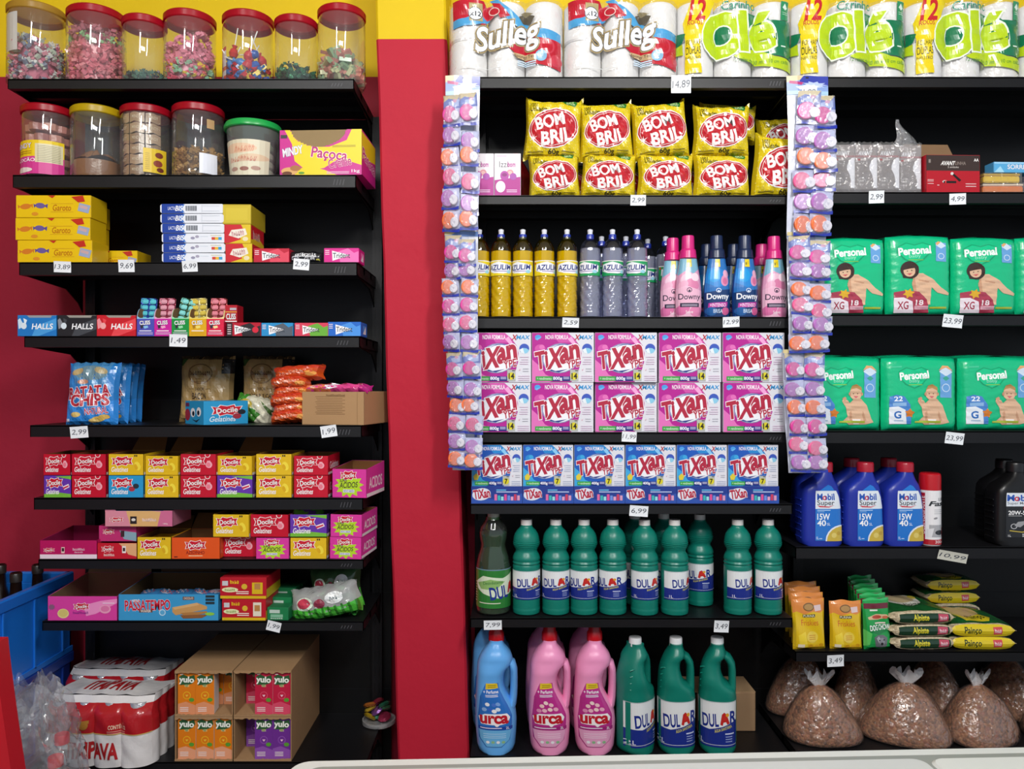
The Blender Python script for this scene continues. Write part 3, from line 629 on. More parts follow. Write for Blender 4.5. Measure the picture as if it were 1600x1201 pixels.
# ============================================================ fourth shelf: gum and cough drops
def shelf4():
    z = LZ[3]; Yq = YF + .004
    for i, (px, c, c2, hl) in enumerate(((58, '1f78c4', '4aa0e0', 'blue'), (120.5, '202226', '44484e', 'black'), (182, 'c81a28', 'e84850', 'red'))):
        nt = [(0, 0), (100, 0), (100, 98), (88, 98), (85, 88), (30, 88), (22, 100), (0, 100)]
        A = [R(0, 12, 165, 90, c), P([(80, 46), (165, 12), (165, 60), (90, 90), (60, 90)], c2), P([(10, 12), (28, 46), (4, 60), (0, 20)], 'cfe4f2' if i == 0 else ('888c94' if i == 1 else 'ee9098')), P([(30, 48), (40, 20), (24, 12)], 'e6f0f8' if i == 0 else c2), E(26, 46, 12, 14, 'dce8f0' if i < 2 else 'f0a8a8'), T('HALLS', 62, 36, 150, 60, 'f6f8fa', sh=.15, b=.05, o=c, ow=.03), L(70, 130, (66, 72), c2, 2.5)]
        o = tray('cough_drop_box', '%s open display box of cough drops, %s of three' % (hl, ('outer one', 'middle', 'inner one')[i]), 'box', 'cough drop boxes', 61.5 * S, 33 * S, .13, c, A, 165, 90, notch=nt, hb=31 * S, inner='9aa0a4' if i < 1 else 'a09c94'); put(o, px, z, Yq, math.radians(rng(-.5, .5)))
    cols = [('4a4fb4', '8cc4e8', '5ec8d4', 'blue'), ('c81c9c', 'f0a8cc', 'e0a0b0', 'magenta'), ('12923e', '9adcae', '8adcd8', 'green'), ('e0ac14', 'f0dc70', 'd8c050', 'yellow'), ('dc2048', 'f4e0a0', 'e48a98', 'crimson')]
    for i, (c, rim, pc, nm) in enumerate(cols):
        w = 27 * S; h = 28 * S; px = 227.5 + i * 27.2; d = .09
        t = tray('gum_display_box', '%s scooped display box of chewing gum in the row of five' % nm, 'box', 'small gum display boxes', w, h, d, c, None, 1, 1, hb=h * 1.75, inner='8a6848')
        A = [R(0, 0, 100, 104, c), R(0, 0, 100, 3, rim), T('CLISS', 16, 14, 76, 36, 'f4f4f6', b=.07, o='2a2a34', ow=.06, rot=3), P([(18, 40), (40, 38), (34, 56), (24, 62)], '30303c' if i != 3 else 'a87a14'), P([(36, 46), (62, 42), (66, 54), (44, 60)], rim), L(14, 84, (70,), 'f0ecf0', 5), L(8, 92, (82, 90), 'd8c8e0' if i != 3 else 'c89410', 3)]
        art(A, 100, 104, flat(-w / 2, w / 2, 0, h, 0), t, 'printed_front', off=.0002)
        b = MB()  # raised side cheeks
        for s in (-1, 1):
            x = s * w / 2; pr = [(0, h)] + [(d * .0 + .02 * (1 - math.cos(a)), h + .028 * math.sin(a)) for a in [PI / 2 * k / 6 for k in range(1, 7)]] + [(d, h + .03), (d, h)]
            b.prismx(pr, *sorted((x, x - s * .0012)), M(rim)); b.prismx(pr, *sorted((x - s * .0013, x - s * .002)), M('8a6848', 'kraft'))
        b.prism([(-w / 2, h), (w / 2, h), (w / 2, h + .006), (w / 2 - .008, h + .001), (-w / 2 + .008, h + .001), (-w / 2, h + .006)], 0, .0012, M(rim)); b.build('side_cheek', t, 0)
        put(t, px, z, Yq)
        # blister packs standing in the box
        for row in range(2):
            t2 = thing('gum_blister', 'blister card of %s gum pieces standing in the %s box, %s one' % (('pale blue', 'pink', 'mint', 'pale yellow', 'rose')[i], nm, ('front', 'rear')[row]), 'gum', 'gum blister cards')
            b = MB(); ww = w * .9; hh = .072; b.box(-ww / 2, ww / 2, 0, .001, 0, hh, M(('2a48a8', '9a3450', '2e5030', 'c8c088', '8a2c30')[i], 'foil')); b.build('foil_card', t2, 0)
            for k in range(8):
                b = MB(); x = -ww * .25 + (k % 2) * ww * .5; zz = .008 + (k // 2) * .0165
                b.bbox(x - .0085, x + .0085, -.005, 0, zz, zz + .013, M(pc, 'gloss'), .003); b.build('gum_piece', t2)
            put(t2, px + (3, 6, 5, 3, 5)[i] - 2 * row, z + .034 + .006 * row, Yq + .03 + row * .03); t2.rotation_euler = (math.radians(-8), math.radians((2, 0, 12, -4, 0)[i]), 0)
    o = carton('gum_box', 'small dark red gum box standing on the red and black gum box', 'box', None, 19 * S, 27 * S, .05, 'b01828', [R(0, 0, 60, 90, 'b41c2c'), R(0, 34, 60, 38, 'e8b84a'), T('CLISS', 6, 46, 54, 76, 'f0f0f2', b=.06, o='202020'), R(24, 14, 58, 26, 'b8b8c0'), R(0, 84, 60, 90, 'e8e0e0')], 60, 90); put(o, 361, z + 22.4 * S, YF + .012)
    gum('red and black gum display box beside the row of small boxes', 380.5, z, 54, 21.5, 'b81830', '2a2428', 'x', Yq, side=False, extra=[E(128, 32, 14, 14, 'd82840'), R(0, 0, 26, 60, '302428'), L(4, 20, (8, 18, 28, 38, 48), 'e0d0d4', 4)])
    gum('light blue gum display box with grey edges on the cough drop shelf', 433, z, 50, 21, '2a90cc', '58606a', 'x', Yq, side=False)
    gum('rose and green gum display box on the cough drop shelf', 486.5, z, 53, 21, 'd8405a', '6ab03a', 'x', Yq, side=False)
    gum('bright blue gum display box at the pillar end of the cough drop shelf', 538, z, 52, 22.5, '2068c8', '4a94e4', 'x', Yq, d=.08)
shelf4()

# ============================================================ soft bags
def pillow_fn(w, h, d, seed=1, ear=0, ex=3.0, wob=.0, lean=0.0, wav=26, low=1.0):
    q = random.Random(seed); ph = [q.uniform(0, 6.28) for _ in range(6)]
    def fn(s):
        def g(u, v):
            a = abs(2 * u - 1); c = abs(2 * v - 1)
            k = max(0, 1 - a ** ex) * max(0, 1 - c ** ex); k = k ** .45
            x = w * (u - .5) * (1 + wob * math.sin(PI * 2 * v + ph[0])) * (1 - .035 * (1 - a) * 0 - .03 * math.sin(PI * v)); z = h * v + wob * h * .25 * math.sin(PI * 2 * u + ph[1]) + ear * h * (a ** 5 * v ** 7 - .4 * a ** 6 * (1 - v) ** 7)
            bul = d / 2 * k * (1 + (low - 1) * v) + .0035 * k * (math.sin(wav * u + ph[2] + 3 * v) * math.sin(wav * .7 * v + ph[3]))
            return Vector((x, -s * bul + lean * v * h, z + .002 * math.sin(wav * 1.4 * u + ph[4]) * (c > .97)))
        return g
    return fn
def bag(name, label, cat, group, w, h, d, m, items, W, H, seed=1, ex=3.0, wob=.02, lean=0.0, nu=20, nv=18, kind='film', back=None, wav=26, low=1.0, ag=None, off=.0006, ear=0):
    f = pillow_fn(w, h, d, seed, ear, ex=ex, wob=wob, lean=lean, wav=wav, low=low); b = MB(); m = m if not isinstance(m, str) else M(m, 'film')
    b.grid(f(1), nu, nv, m); b.grid(f(-1), nu, nv, back or m)
    o = b.build(name, ang=50); tag(o, label, cat, group)
    if items: art(items, W, H, numnorm(f(1)), o, 'printed_front', nu, nv, kind=kind, off=off)
    return o
# ============================================================ fifth shelf: crisps and snacks
def shelf5():
    z = LZ[4]
    A = [R(0, 0, 220, 270, '2a7cc4'), P([(20, 0), (190, 0), (180, 90), (110, 110), (40, 90)], '4a8cc0'), P([(0, 180), (80, 200), (220, 160), (220, 270), (0, 270)], '2c86d8'), E(110, 45, 70, 32, '6a8a98'), E(50, 40, 26, 13, 'b8a070', 20), E(150, 34, 30, 13, 'b0a078', -15), E(80, 84, 24, 10, 'c08a70'),
         T('BATATA', 16, 104, 196, 150, 'b02838', rot=6, b=.09, o='e6e8f0', ow=.07), T('CHIPS', 30, 138, 192, 186, 'b82c3c', rot=3, b=.09, o='e6e8f0', ow=.07), T('NATURAL', 96, 196, 190, 222, 'c02848', rot=6, b=.05, o='e8e8f0', ow=.08), E(54, 226, 20, 11, 'd8bc70'), E(150, 244, 30, 12, 'd8b860', 10), E(176, 234, 22, 10, 'c8a450'), E(130, 252, 22, 9, 'e0c478'), R(10, 244, 24, 258, 'c8d8ec')]
    for i in range(4):
        o = bag('crisp_bag', ['blue bag of potato crisps at the front of its shelf', 'blue crisp bag just behind the front one', 'blue crisp bag second from the back of the row', 'rearmost blue crisp bag in the row'][i], 'bag', 'blue crisp bags', (83 if i == 0 else 66) * S, 98 * S, .05, '2470b8', A, 220, 270, seed=i + 1, wob=.015, lean=.12)
        put(o, 144 + (0, 27, 39, 49)[i], z, YF + .035 + i * .055); o.rotation_euler = (0, 0, math.radians(-2 if i == 0 else -8))
    for i, (px, wp, t1, t2) in enumerate(((323, 92, 'BACON', 'kraft snack bag with bacon lettering'), (418, 88, 'AÇÚCAR E CANELA', 'kraft snack bag with two-line lettering nearer the pillar'))):
        A = [R(0, 0, 240, 260, 'a88a58'), R(0, 0, 240, 12, '5a4a34'), P([(0, 12), (40, 12), (16, 40), (0, 36)], '3a5a2c'), P([(190, 12), (240, 12), (240, 70), (196, 70)], '2c2a28'), E(100, 70, 56, 40, '7a5e3a'), E(100, 70, 50, 35, 'a88a58'), T('~abcdefghijk', 52, 58, 148, 76, '4a3420'), L(80, 120, (90, 98), '6a4e30', 3),
             T('SABOR', 80, 124, 122, 136, '4a3a26'), L(50, 74, (129,), '4a3a26', 1.5), L(128, 152, (129,), '4a3a26', 1.5), T(t1, 70 if i == 0 else 20, 146, 132 if i == 0 else 200, 170, '3a2a1c', b=.04), E(90, 224, 70, 22, 'c09a58'), E(90, 224, 56, 14, '8a5a34'), P([(150, 200), (240, 170), (240, 230), (190, 240)], '4a6a24')]
        o = bag('snack_bag', t2, 'bag', 'kraft snack bags', wp * S, 112 * S, .06, M('9a7c50', 'kraft') if 0 else 'a08250', A, 240, 260, seed=7 + i, wob=.01, lean=.08); put(o, px, z, YF + .2)
    # leaning green bag
    A = [R(0, 0, 200, 100, 'd8d4bc'), P([(0, 0), (60, 0), (40, 40), (100, 60), (60, 100), (0, 100)], '3f8a2c'), E(60, 40, 40, 26, 'c8b04a'), P([(90, 40), (150, 60), (110, 100), (60, 100)], '3a7c28'), P([(130, 10), (200, 40), (200, 60)], '4a6a30')]
    o = bag('snack_bag', 'crumpled green and cream snack bag lying behind the blue sweet box', 'bag', None, 68 * S, 44 * S, .05, 'c8c4a8', A, 200, 100, seed=12, wob=.04); put(o, 396, z, YF + .15); o.rotation_euler = (0, math.radians(12), math.radians(-10))
    # blue box, cornerwise
    w, h, d = 74 * S, 37 * S, 66 * S
    b = MB(); b.bbox(-w, 0, 0, d, 0, h, M('2a98cc'), .001)
    o = b.build('sweet_box', ang=0); tag(o, 'bright cyan box of jelly sweets turned cornerwise, with a smiling face', 'box')
    art([R(0, 0, 150, 100, '2a98cc'), docil(78, 40, 100, 46), T('Gelatines', 20, 66, 108, 88, 'dce8f0', sh=.2, b=.03), E(112, 66, 15, 12, 'a03040'), E(128, 48, 14, 11, '202a34')], 150, 100, flat(-w, 0, 0, h, 0), o, 'printed_front')
    art([R(0, 0, 80, 100, '2a98cc'), E(34, 50, 10, 20, 'f2f4f6'), E(60, 46, 10, 20, 'f2f4f6'), E(36, 54, 5, 11, '14181c'), E(58, 50, 5, 11, '14181c'), P([(28, 78), (48, 84), (66, 74), (50, 92)], '1a3040'), E(10, 60, 12, 26, 'a02838'), R(2, 8, 18, 24, '70284a')], 80, 100,
        (lambda u, v: (Vector((-w, d * (1 - u), h * v)), Vector((-1, 0, 0)))), o, 'printed_side')
    th = math.radians(46); o.location = (X(318, YF + .012) + w * math.cos(th), YF + .012 + w * math.sin(th), z); o.rotation_euler = (0, 0, th)
    # orange snack bags stacked
    for i in range(6):
        A = [R(0, 0, 120, 60, 'd0501c'), P([(0, 0), (60, 10), (120, 0), (120, 20), (0, 26)], 'c83c24'), T('~abcdefg', 20, 26, 84, 42, 'e8a890', rot=8), E(98, 40, 14, 10, 'e8a050')]
        o = bag('orange_snack_bag', 'small orange snack bag, %s from the bottom of the pile beside the open carton' % ORD[i], 'bag', 'small orange snack bags', (62 if i < 5 else 84) * S, (20 if i < 5 else 24) * S, .09, 'c84a1c', A, 120, 60, seed=20 + i, wob=.05, nu=16, nv=8)
        put(o, 455 + (0, 3, -1, 4, 0, 14)[i], z + .002 + i * 13.6 * S, YF + .07 + .01 * (i % 2)); o.rotation_euler = (math.radians(-10), math.radians(R_.uniform(-9, -2)), math.radians(rng(-8, 8)))
    # cardboard carton with bars on top
    w, h, d = 106 * S, 52 * S, .17
    A = [R(0, 0, 280, 150, 'b08c64')] + [L(60 + (i % 3) * 4, 196 - (i % 2) * 12, (20 + i * 8,), '8a6a48', 2.6) for i in range(11)] + [R(250, 0, 252, 150, '9a7850'), T('~abcdefghijklmn', 110, 10, 196, 18, '7a5a3a')]
    o = tray('cardboard_carton', 'brown cardboard carton turned slightly, with pink snack bars on top', 'carton', None, w, h, d, 'b08c64', A, 280, 150, hb=h, inner='a88458'); put(o, 520, z, YF + .02, math.radians(-13)); car = o
    for i in range(3):
        A = [R(0, 0, 200, 30, 'd8488c'), P([(10, 0), (110, 0), (90, 30), (0, 30)], 'e07a50'), R(70, 5, 110, 24, 'e8e4ec'), R(176, 0, 200, 30, 'a81c70'), L(20, 60, (10, 18), 'f4d0b0', 3)]
        o = bag('snack_bar', 'long pink wrapped snack bar lying on the carton, %s of three' % ('front', 'middle', 'rear')[i], 'snack bar', 'pink snack bars', 112 * S, 11 * S, .035, 'd8408a' if i != 2 else '8a2030', A, 200, 30, seed=30 + i, wob=.01, ex=6, nu=16, nv=5, ag=(6, 2)); put(o, 524 + i * 4, z + h - .004 + i * .002, YF + .035 + i * .045, math.radians(-13)); o.rotation_euler.x = math.radians(-35)
def docil(cx, cy, w, h, c='c81830', txt='Docile'):
    pts = [(-.5, -.34), (-.3, -.26), (-.22, -.46), (0, -.36), (.24, -.5), (.28, -.3), (.5, -.36), (.42, 0), (.5, .32), (.26, .26), (.2, .46), (0, .34), (-.24, .5), (-.3, .28), (-.48, .36), (-.42, 0)]
    g = P([(cx + x * w * 1.08, cy + y * h * 1.14) for x, y in pts], 'f4eaea') + P([(cx + x * w, cy + y * h) for x, y in pts], c)
    return g + T(txt, cx - w * .36, cy - h * .24, cx + w * .36, cy + h * .22, 'f8f4f2', rot=5, b=.05, o='6a0a18', ow=.04)
shelf5()

# ============================================================ sixth and seventh shelves: jelly sweet boxes
def gel(c, txtc='f4f0f0', fruit='f0a8b4', k='r'):
    A = [R(0, 0, 150, 92, c)]
    if k == 'p': A += [P([(0, 78), (70, 70), (150, 78), (150, 92), (0, 92)], '74b83a'), P([(60, 2), (150, 0), (150, 16)], '74b83a'), P([(104, 46), (136, 34), (142, 48), (112, 60)], 'f0e4ea'), P([(104, 50), (136, 40), (137, 46), (108, 58)], 'c83050')]
    if k == 'r': A += [E(120, 46, 14, 15, fruit), R(112, 28, 126, 36, fruit), E(118, 46, 9, 10, 'e87c8c'), E(114, 2, 12, 12, 'f0dcdc'), E(114, 2, 9, 9, c)]
    if k == 'y': A += [E(124, 52, 13, 20, 'f0d840', 20), E(118, 56, 7, 13, 'd8a818', 20), R(110, 2, 116, 10, '4a3a18'), R(118, 2, 124, 10, '4a3a18')]
    if k == 'c': A += [E(100, 56, 14, 11, 'a83040'), E(118, 44, 13, 11, '24303a')]
    A += [docil(58, 30, 88, 42), T('Gelatines', 12, 56, 84, 78, txtc, sh=.15, b=.04)]
    return A
def acid():
    return [R(0, 0, 140, 92, 'd83a9c'), burst(68, 52, 62, 42, 'b4d82c', 12, .7, .2), docil(66, 20, 64, 30), T('ACIDOS', 30, 42, 104, 60, '3a2030', rot=3, sh=.2, b=.03), T('SUPER', 30, 32, 60, 42, '3a2030'), R(44, 66, 90, 76, 'e8e8f4'), T('NOVO SABOR', 46, 67, 88, 75, '3a4a8a')]
GEL = {'r': ('red', 'c20f2c', dict()), 'y': ('yellow', 'e0b81c', dict(k='y')), 'c': ('cyan', '2796cc', dict(k='c')), 'p': ('purple and green', '6434a8', dict(k='p'))}
def gbox(k, label, px, z, wp, hp, rz=0, Y=YF + .004, d=.13, flap=None, hb=None, group='small jelly sweet boxes'):
    if k == 'a': c, A = 'd83a9c', acid()
    else: _, c, kw = GEL[k]; A = gel(c, **kw)
    o = tray('jelly_sweet_box', label, 'box', group, wp * S, hp * S, d, c, A, 150 if k != 'a' else 140, 92, inner='7a5430', flap=flap, hb=hb, sideart=([R(0, 0, 150, 92, c), T('Gelatines' if k != 'a' else 'ACIDOS', 20, 30, 130, 66, 'f4e8ec', b=.04), R(0, 80, 150, 92, 'e8e4e4')], 150, 92))
    if k == 'a' or 1:
        b = MB(); n = 5   # packets lying inside, just below the rim
        for i in range(n):
            y0 = .006 + (d - .012) * i / n; b.bbox(-wp * S / 2 + .005, wp * S / 2 - .005, y0, y0 + (d - .012) / n - .002, .004, hp * S * .8, M(c, 'film'), .003)
        tag(b.build('packets_inside', o), kind='stuff')
    put(o, px, z, Y, math.radians(rz)); return o
def shelf67():
    z = LZ[5]; H2 = 35 * S
    cols = [(90, 43, 'p', 'r', 0, 0), (139, 54, 'r', 'r', 0, 0), (197, 55, 'c', 'y', 0, 55), (253, 53, 'y', 'y', -4, 50), (310, 56, 'r', 'r', 0, 0), (367, 56, 'p', 'y', -5, 60), (428, 56, 'y', 'y', 0, 0), (486, 54, 'r', 'r', -1, 0)]
    for i, (px, wp, lo, up, rz, fl) in enumerate(cols):
        n = len(cols) - 1 - i; s = 'next to the lone pink box' if n == 0 else '%s column from the lone pink box' % ORD[n]
        gbox(lo, '%s jelly sweet box, lower one, %s' % (GEL[lo][0], s), px, z, wp, 34.5, group='lower row of jelly sweet boxes')
        gbox(up, '%s jelly sweet box, upper one, %s' % (GEL[up][0], s), px + (0 if i else -1), z + H2, wp, 33 if rz == 0 else 30, rz, flap=(.07, 50) if fl else None, group='upper row of jelly sweet boxes', Y=YF + .004 + (.004 if rz else 0))
    gbox('a', 'lone pink jelly sweet box with green burst, at the pillar end of its shelf', 546, z, 56, 46 * .97, -9, d=.15, Y=YF + .003, hb=50 * S)
    z = LZ[6]; H2 = 34.5 * S
    # wide open tray
    A = [R(0, 0, 240, 84, 'b8145c'), R(0, 64, 240, 84, 'ecd8e4'), docil(38, 44, 44, 20, 'c81830'), R(90, 30, 104, 58, 'e8c8c0'), R(92, 34, 102, 50, '3a2028'), T('~abcdefgh', 138, 34, 190, 46, 'f0c8d8'), T('~abcde', 146, 50, 182, 57, 'f0c8d8')]
    o = tray('sweet_tray', 'low crimson open tray, empty, at the crate end of its shelf', 'tray', None, 90 * S, 29 * S, .16, 'b8145c', A, 240, 84, inner='8a1848', hb=36 * S); put(o, 107, z, YF + .004)
    A = [R(0, 0, 165, 70, 'c4182c'), P([(90, 0), (165, 0), (165, 60), (130, 50), (110, 20)], 'e0a878'), docil(42, 26, 48, 28), T('~abcdefgh', 26, 46, 72, 58, 'f4d8d0'), R(104, 12, 120, 44, 'ece4e0'), R(107, 20, 117, 36, '402830')]
    o = tray('sweet_tray', 'small red box beneath the pink tray, beside the crimson empty tray', 'box', None, 62 * S, 25 * S, .13, 'c4182c', A, 165, 70, inner='8a2030'); put(o, 183, z, YF + .003)
    A = [R(0, 0, 165, 70, 'c03070'), docil(42, 26, 48, 24), P([(90, 20), (165, 30), (165, 70), (110, 60)], '88a8b8'), R(96, 22, 112, 50, '40282c')]
    o = tray('sweet_tray', 'dull pink box between the small red box and the tilted tray', 'box', None, 60 * S, 25 * S, .13, 'b83070', A, 165, 70, inner='8a2030'); put(o, 184, z + 25.4 * S, YF + .02)
    A = [R(0, 0, 290, 74, 'd88a9c'), P([(90, 0), (200, 0), (290, 10), (290, 74), (110, 74)], 'dcae70'), P([(240, 0), (290, 0), (290, 74), (225, 74)], 'cc6a90'), docil(48, 42, 56, 24), R(108, 26, 136, 62, '2a2022'), E(122, 42, 9, 7, 'dcd4cc'), T('~abcdefgh', 160, 34, 222, 50, 'f0d8d8'), T('180g', 250, 58, 270, 66, 'f0d8d8')]
    nt = [(0, 0), (100, 0), (100, 100), (86, 100), (84, 86), (18, 86), (14, 112), (0, 112)]
    o = tray('sweet_tray', 'pink and orange open tray perched on top of the lower sweet boxes', 'tray', None, 106 * S, 25 * S, .12, 'c87890', A, 290, 74, inner='4a6a98', notch=nt, hb=28 * S); put(o, 217, z + 50.8 * S, YF + .002)
    gbox('y', 'yellow jelly sweet box with its lid up, under the tilted pink tray', 241, z, 53, 34, 0, flap=(.06, 30))
    A = [R(0, 0, 200, 90, 'e0541a'), docil(98, 32, 84, 40), T('AZEDINHO', 60, 56, 136, 70, '8a1c18', b=.05), L(70, 128, (76,), 'f4d8b0', 3), L(10, 24, (80,), '4a1a10', 4)]
    o = tray('jelly_sweet_box', 'bright orange sweet box standing alone on its shelf', 'box', None, 76 * S, 33.5 * S, .13, 'd84e18', A, 200, 90, inner='6a4a2c', flap=(.05, 60)); put(o, 306, z, YF + .004)
    gbox('r', 'shadowed red jelly sweet box under the overlapping yellow and red ones', 374, z, 54, 34, 0, Y=YF + .03)
    gbox('a', 'pink acid sweet box under the red and purple ones', 426, z, 52, 33, 0)
    gbox('y', 'yellow jelly sweet box under the purple box', 482, z, 57, 33, 0)
    gbox('y', 'yellow jelly sweet box stacked above the shadowed red box', 361, z + H2, 57, 35, -2)
    gbox('r', 'red jelly sweet box stacked above the pink acid box', 421, z + H2, 60, 35, -3)
    o = gbox('p', 'purple jelly sweet box with green packets poking out of the top', 482, z + H2, 58, 35, 0)
    for i in range(4):
        b = bag('sweet_packet', 'green and purple sweet packet sticking out of the purple box, %s from the pillar' % ORD[3 - i], 'packet', 'packets in the purple box', 22 * S, 26 * S, .012, ('6aa838', '6a4890', '58a03a', '3a3050')[i], None, 1, 1, seed=50 + i, nu=8, nv=6); put(b, 463 + i * 13, z + H2 + 14 * S, YF + .03 + i * .012); b.rotation_euler = (-.3, .3, .2)
    gbox('a', 'pink acid sweet box, lower of the pair nearest the pillar', 540, z, 51, 34, -7, d=.14)
    gbox('a', 'pink acid sweet box, upper of the pair nearest the pillar', 541, z + H2, 51, 35, -7, d=.14)
shelf67()

# ============================================================ eighth shelf
def shelf8():
    z = LZ[7]
    A = [R(0, 0, 290, 110, 'd8409c'), P([(150, 40), (220, 20), (290, 10), (290, 30), (200, 80), (160, 90)], 'ee90c4'), docil(140, 46, 64, 32), T('~abcdefghij', 104, 68, 170, 80, '8a2a88'), E(64, 78, 24, 22, 'e8d88c'), E(64, 76, 20, 18, 'd8c470'), E(240, 58, 24, 20, 'eca0c0'), E(240, 56, 18, 14, 'e078a8'), burst(16, 48, 14, 14, '8a5a7a', 8), L(230, 280, (28,), 'f4d4e8', 4)]
    o = tray('sweet_tray', 'large pink open marshmallow box with its brown lid folded back', 'box', None, 109 * S, 38 * S, .2, 'd8409c', A, 290, 110, inner='7a6248', flap=(.06, 72), flapc='7d6a50', hb=48 * S); put(o, 129, z, YF + .004)
    A = [R(0, 0, 420, 110, '3a98cc'), T('PASSATEMPO', 26, 24, 216, 66, 'c81c38', b=.07, rot=1, o='f0e8ec', ow=.04), T('NESTLÉ', 56, 18, 86, 30, 'f0f0f4', b=.04), R(86, 64, 142, 76, '6a4030'), T('WAFER', 92, 65, 136, 75, 'f0e8e0', b=.04), E(184, 76, 14, 14, 'b8d8ec'), E(184, 76, 10, 10, '5aa8d4'),
         P([(226, 54), (330, 34), (372, 50), (372, 62), (240, 88), (226, 74)], 'c8985c'), P([(226, 54), (330, 34), (338, 44), (236, 64)], 'd8ac74'), P([(260, 78), (370, 70), (374, 78), (280, 96)], 'b07c44'), P([(258, 88), (380, 84), (350, 100), (272, 102)], '8a5a34'), R(270, 8, 318, 22, '6a4030'), T('CHOCOLATE', 274, 10, 314, 20, 'e8dcd0'), R(366, 2, 404, 12, '24343c'), R(366, 16, 404, 26, '24343c'), R(366, 30, 404, 40, '24343c'), E(384, 82, 20, 7, '8ac848')]
    def fill(o):
        for i in range(10):
            b = bag('wafer_packet', 'light blue wafer packet in the open blue box, %s along from the crate side' % ORD[i], 'packet', 'blue wafer packets in the open box', 38 * S, 24 * S, .02, '3a7cb4', [E(50, 20, 26, 12, 'b8d4e8'), T('PASSATEMPO', 20, 14, 84, 28, 'c02840', b=.05)], 100, 50, seed=60 + i, nu=8, nv=6, ag=(3, 2)); b.location = (X(204 + (i % 5) * 28), YF + .03 + (i // 5) * .05, z + .028 + (i // 5) * .008); b.rotation_euler = (-1.15, rng(-.2, .2), rng(-.3, .3))
    o = tray('wafer_box', 'wide light blue open box of chocolate wafers', 'box', None, 157 * S, 41 * S, .2, '3a98cc', A, 420, 110, inner='6a5238', fill=fill, hb=48 * S); put(o, 263.5, z, YF + .004)
    b = MB(); b.box(-.09, .09, 0, .002, 0, .09, M('5a4634', 'kraft')); o = b.build('cardboard_sheet', ang=0); tag(o, 'brown cardboard sheet standing at the back behind the blue wafer box', 'cardboard'); o.location = (X(300, YF + .22), YF + .215, z)
    for i in range(2):
        A = [R(0, 0, 190, 90, 'b81828'), R(0, 78, 190, 90, 'd8b41c'), R(8, 14, 32, 34, 'c8c8cc'), T('~abcd', 40, 10, 78, 26, 'e8c81c'), E(40, 52, 34, 11, 'e4e4b0'), T('~abcdef', 18, 47, 62, 57, '7a9a40'), E(100, 38, 12, 12, 'd8b434'), L(66, 118, (58, 66), 'f0dcd0', 4), R(136, 12, 172, 72, 'e4dcc8') if i == 0 else R(132, 20, 176, 70, 'd8b41c'), R(142, 24, 166, 50, 'b8844a')]
        o = carton('sweet_box', 'dark red and yellow sweet box, %s of two beside the blue wafer box' % ('lower', 'upper')[i], 'box', 'dark red and yellow sweet boxes', (69 if i == 0 else 73) * S, 33.5 * S, .12, 'b01828', A, 190, 90, sideart=([R(0, 0, 100, 90, 'd0b020'), R(0, 0, 100, 50, 'b81828')], 100, 90)); put(o, 381 - i, z + i * 34 * S, YF + .004, math.radians(-1))
    # small green boxes stepping back
    for i in range(5):
        A = [R(0, 0, 80, 70, '1a7a48'), R(8, 12, 48, 32, 'b8ccc0'), R(12, 38, 60, 56, '80b898'), T('~abcdef', 12, 58, 60, 65, 'e0ece4')]
        o = carton('mint_box', 'small green and white mint box, %s from the front of the stepped row' % ORD[i], 'box', 'small green mint boxes', 34 * S, (20 + 8 * (i % 3)) * S, .045, '1a7044', A, 80, 70); put(o, 434 + i * 6, z, YF + .008 + i * .05, math.radians(-4))
    # green clear bags of jelly fruit
    for i, (px, wp, hp, y, col) in enumerate(((515, 114, 50, .05, 'c'), (530, 84, 68, .14, 'd'))):
        A = [P([(0, 60), (30, 54), (60, 62), (100, 55), (150, 64), (200, 56), (200, 100), (0, 100)], '4ab83a'), [([[(x, 56), (x + 6, 56), (x + 10, 100), (x + 2, 100)]], '2a7a24') for x in range(8, 200, 18)], E(52, 40, 26, 20, 'd8e8d4'), E(50, 38, 20, 15, 'c84058'), E(140, 34, 26, 18, 'e8ecec'), T('~abc', 128, 28, 152, 40, '5a6a70'), E(96, 44, 16, 14, '8a3048')]
        o = bag('jelly_bag', ('green and clear plastic bag of jelly sweets lying at the shelf front', 'second green and clear plastic bag rising behind the first')[i], 'bag', None, wp * S, hp * S, .1, clear('b8d8b8', .12, 1.4, .35, 30) if i == 0 else M('3a5a38', 'film'), A, 200, 100, seed=70 + i, wob=.05, nu=24, nv=12); put(o, px, z, YF + y); o.rotation_euler = (0, math.radians(-11 if i == 0 else -6), math.radians(-5))
        if i == 0:
            b = MB(); q = random.Random(4)
            for k in range(26): b.lathe([(.002, -.008), (.009, -.005), (.011, 0), (.009, .005), (.002, .008)], M(q.choice(['3a8a3a', 'b83048', 'd8dcc8', '2a6a30']), 'gloss'), 8); b.v[-40:] = [(x + q.uniform(-.07, .07) if 0 else x + (k % 9 - 4) * .018, y + q.uniform(-.02, .02), zz + .014 + (k // 9) * .014) for x, y, zz in b.v[-40:]]
            e = b.build('jelly_sweets'); e.location = o.location; tag(e, 'small coloured jelly sweets inside the clear green bag', 'sweets', kind='stuff')
shelf8()
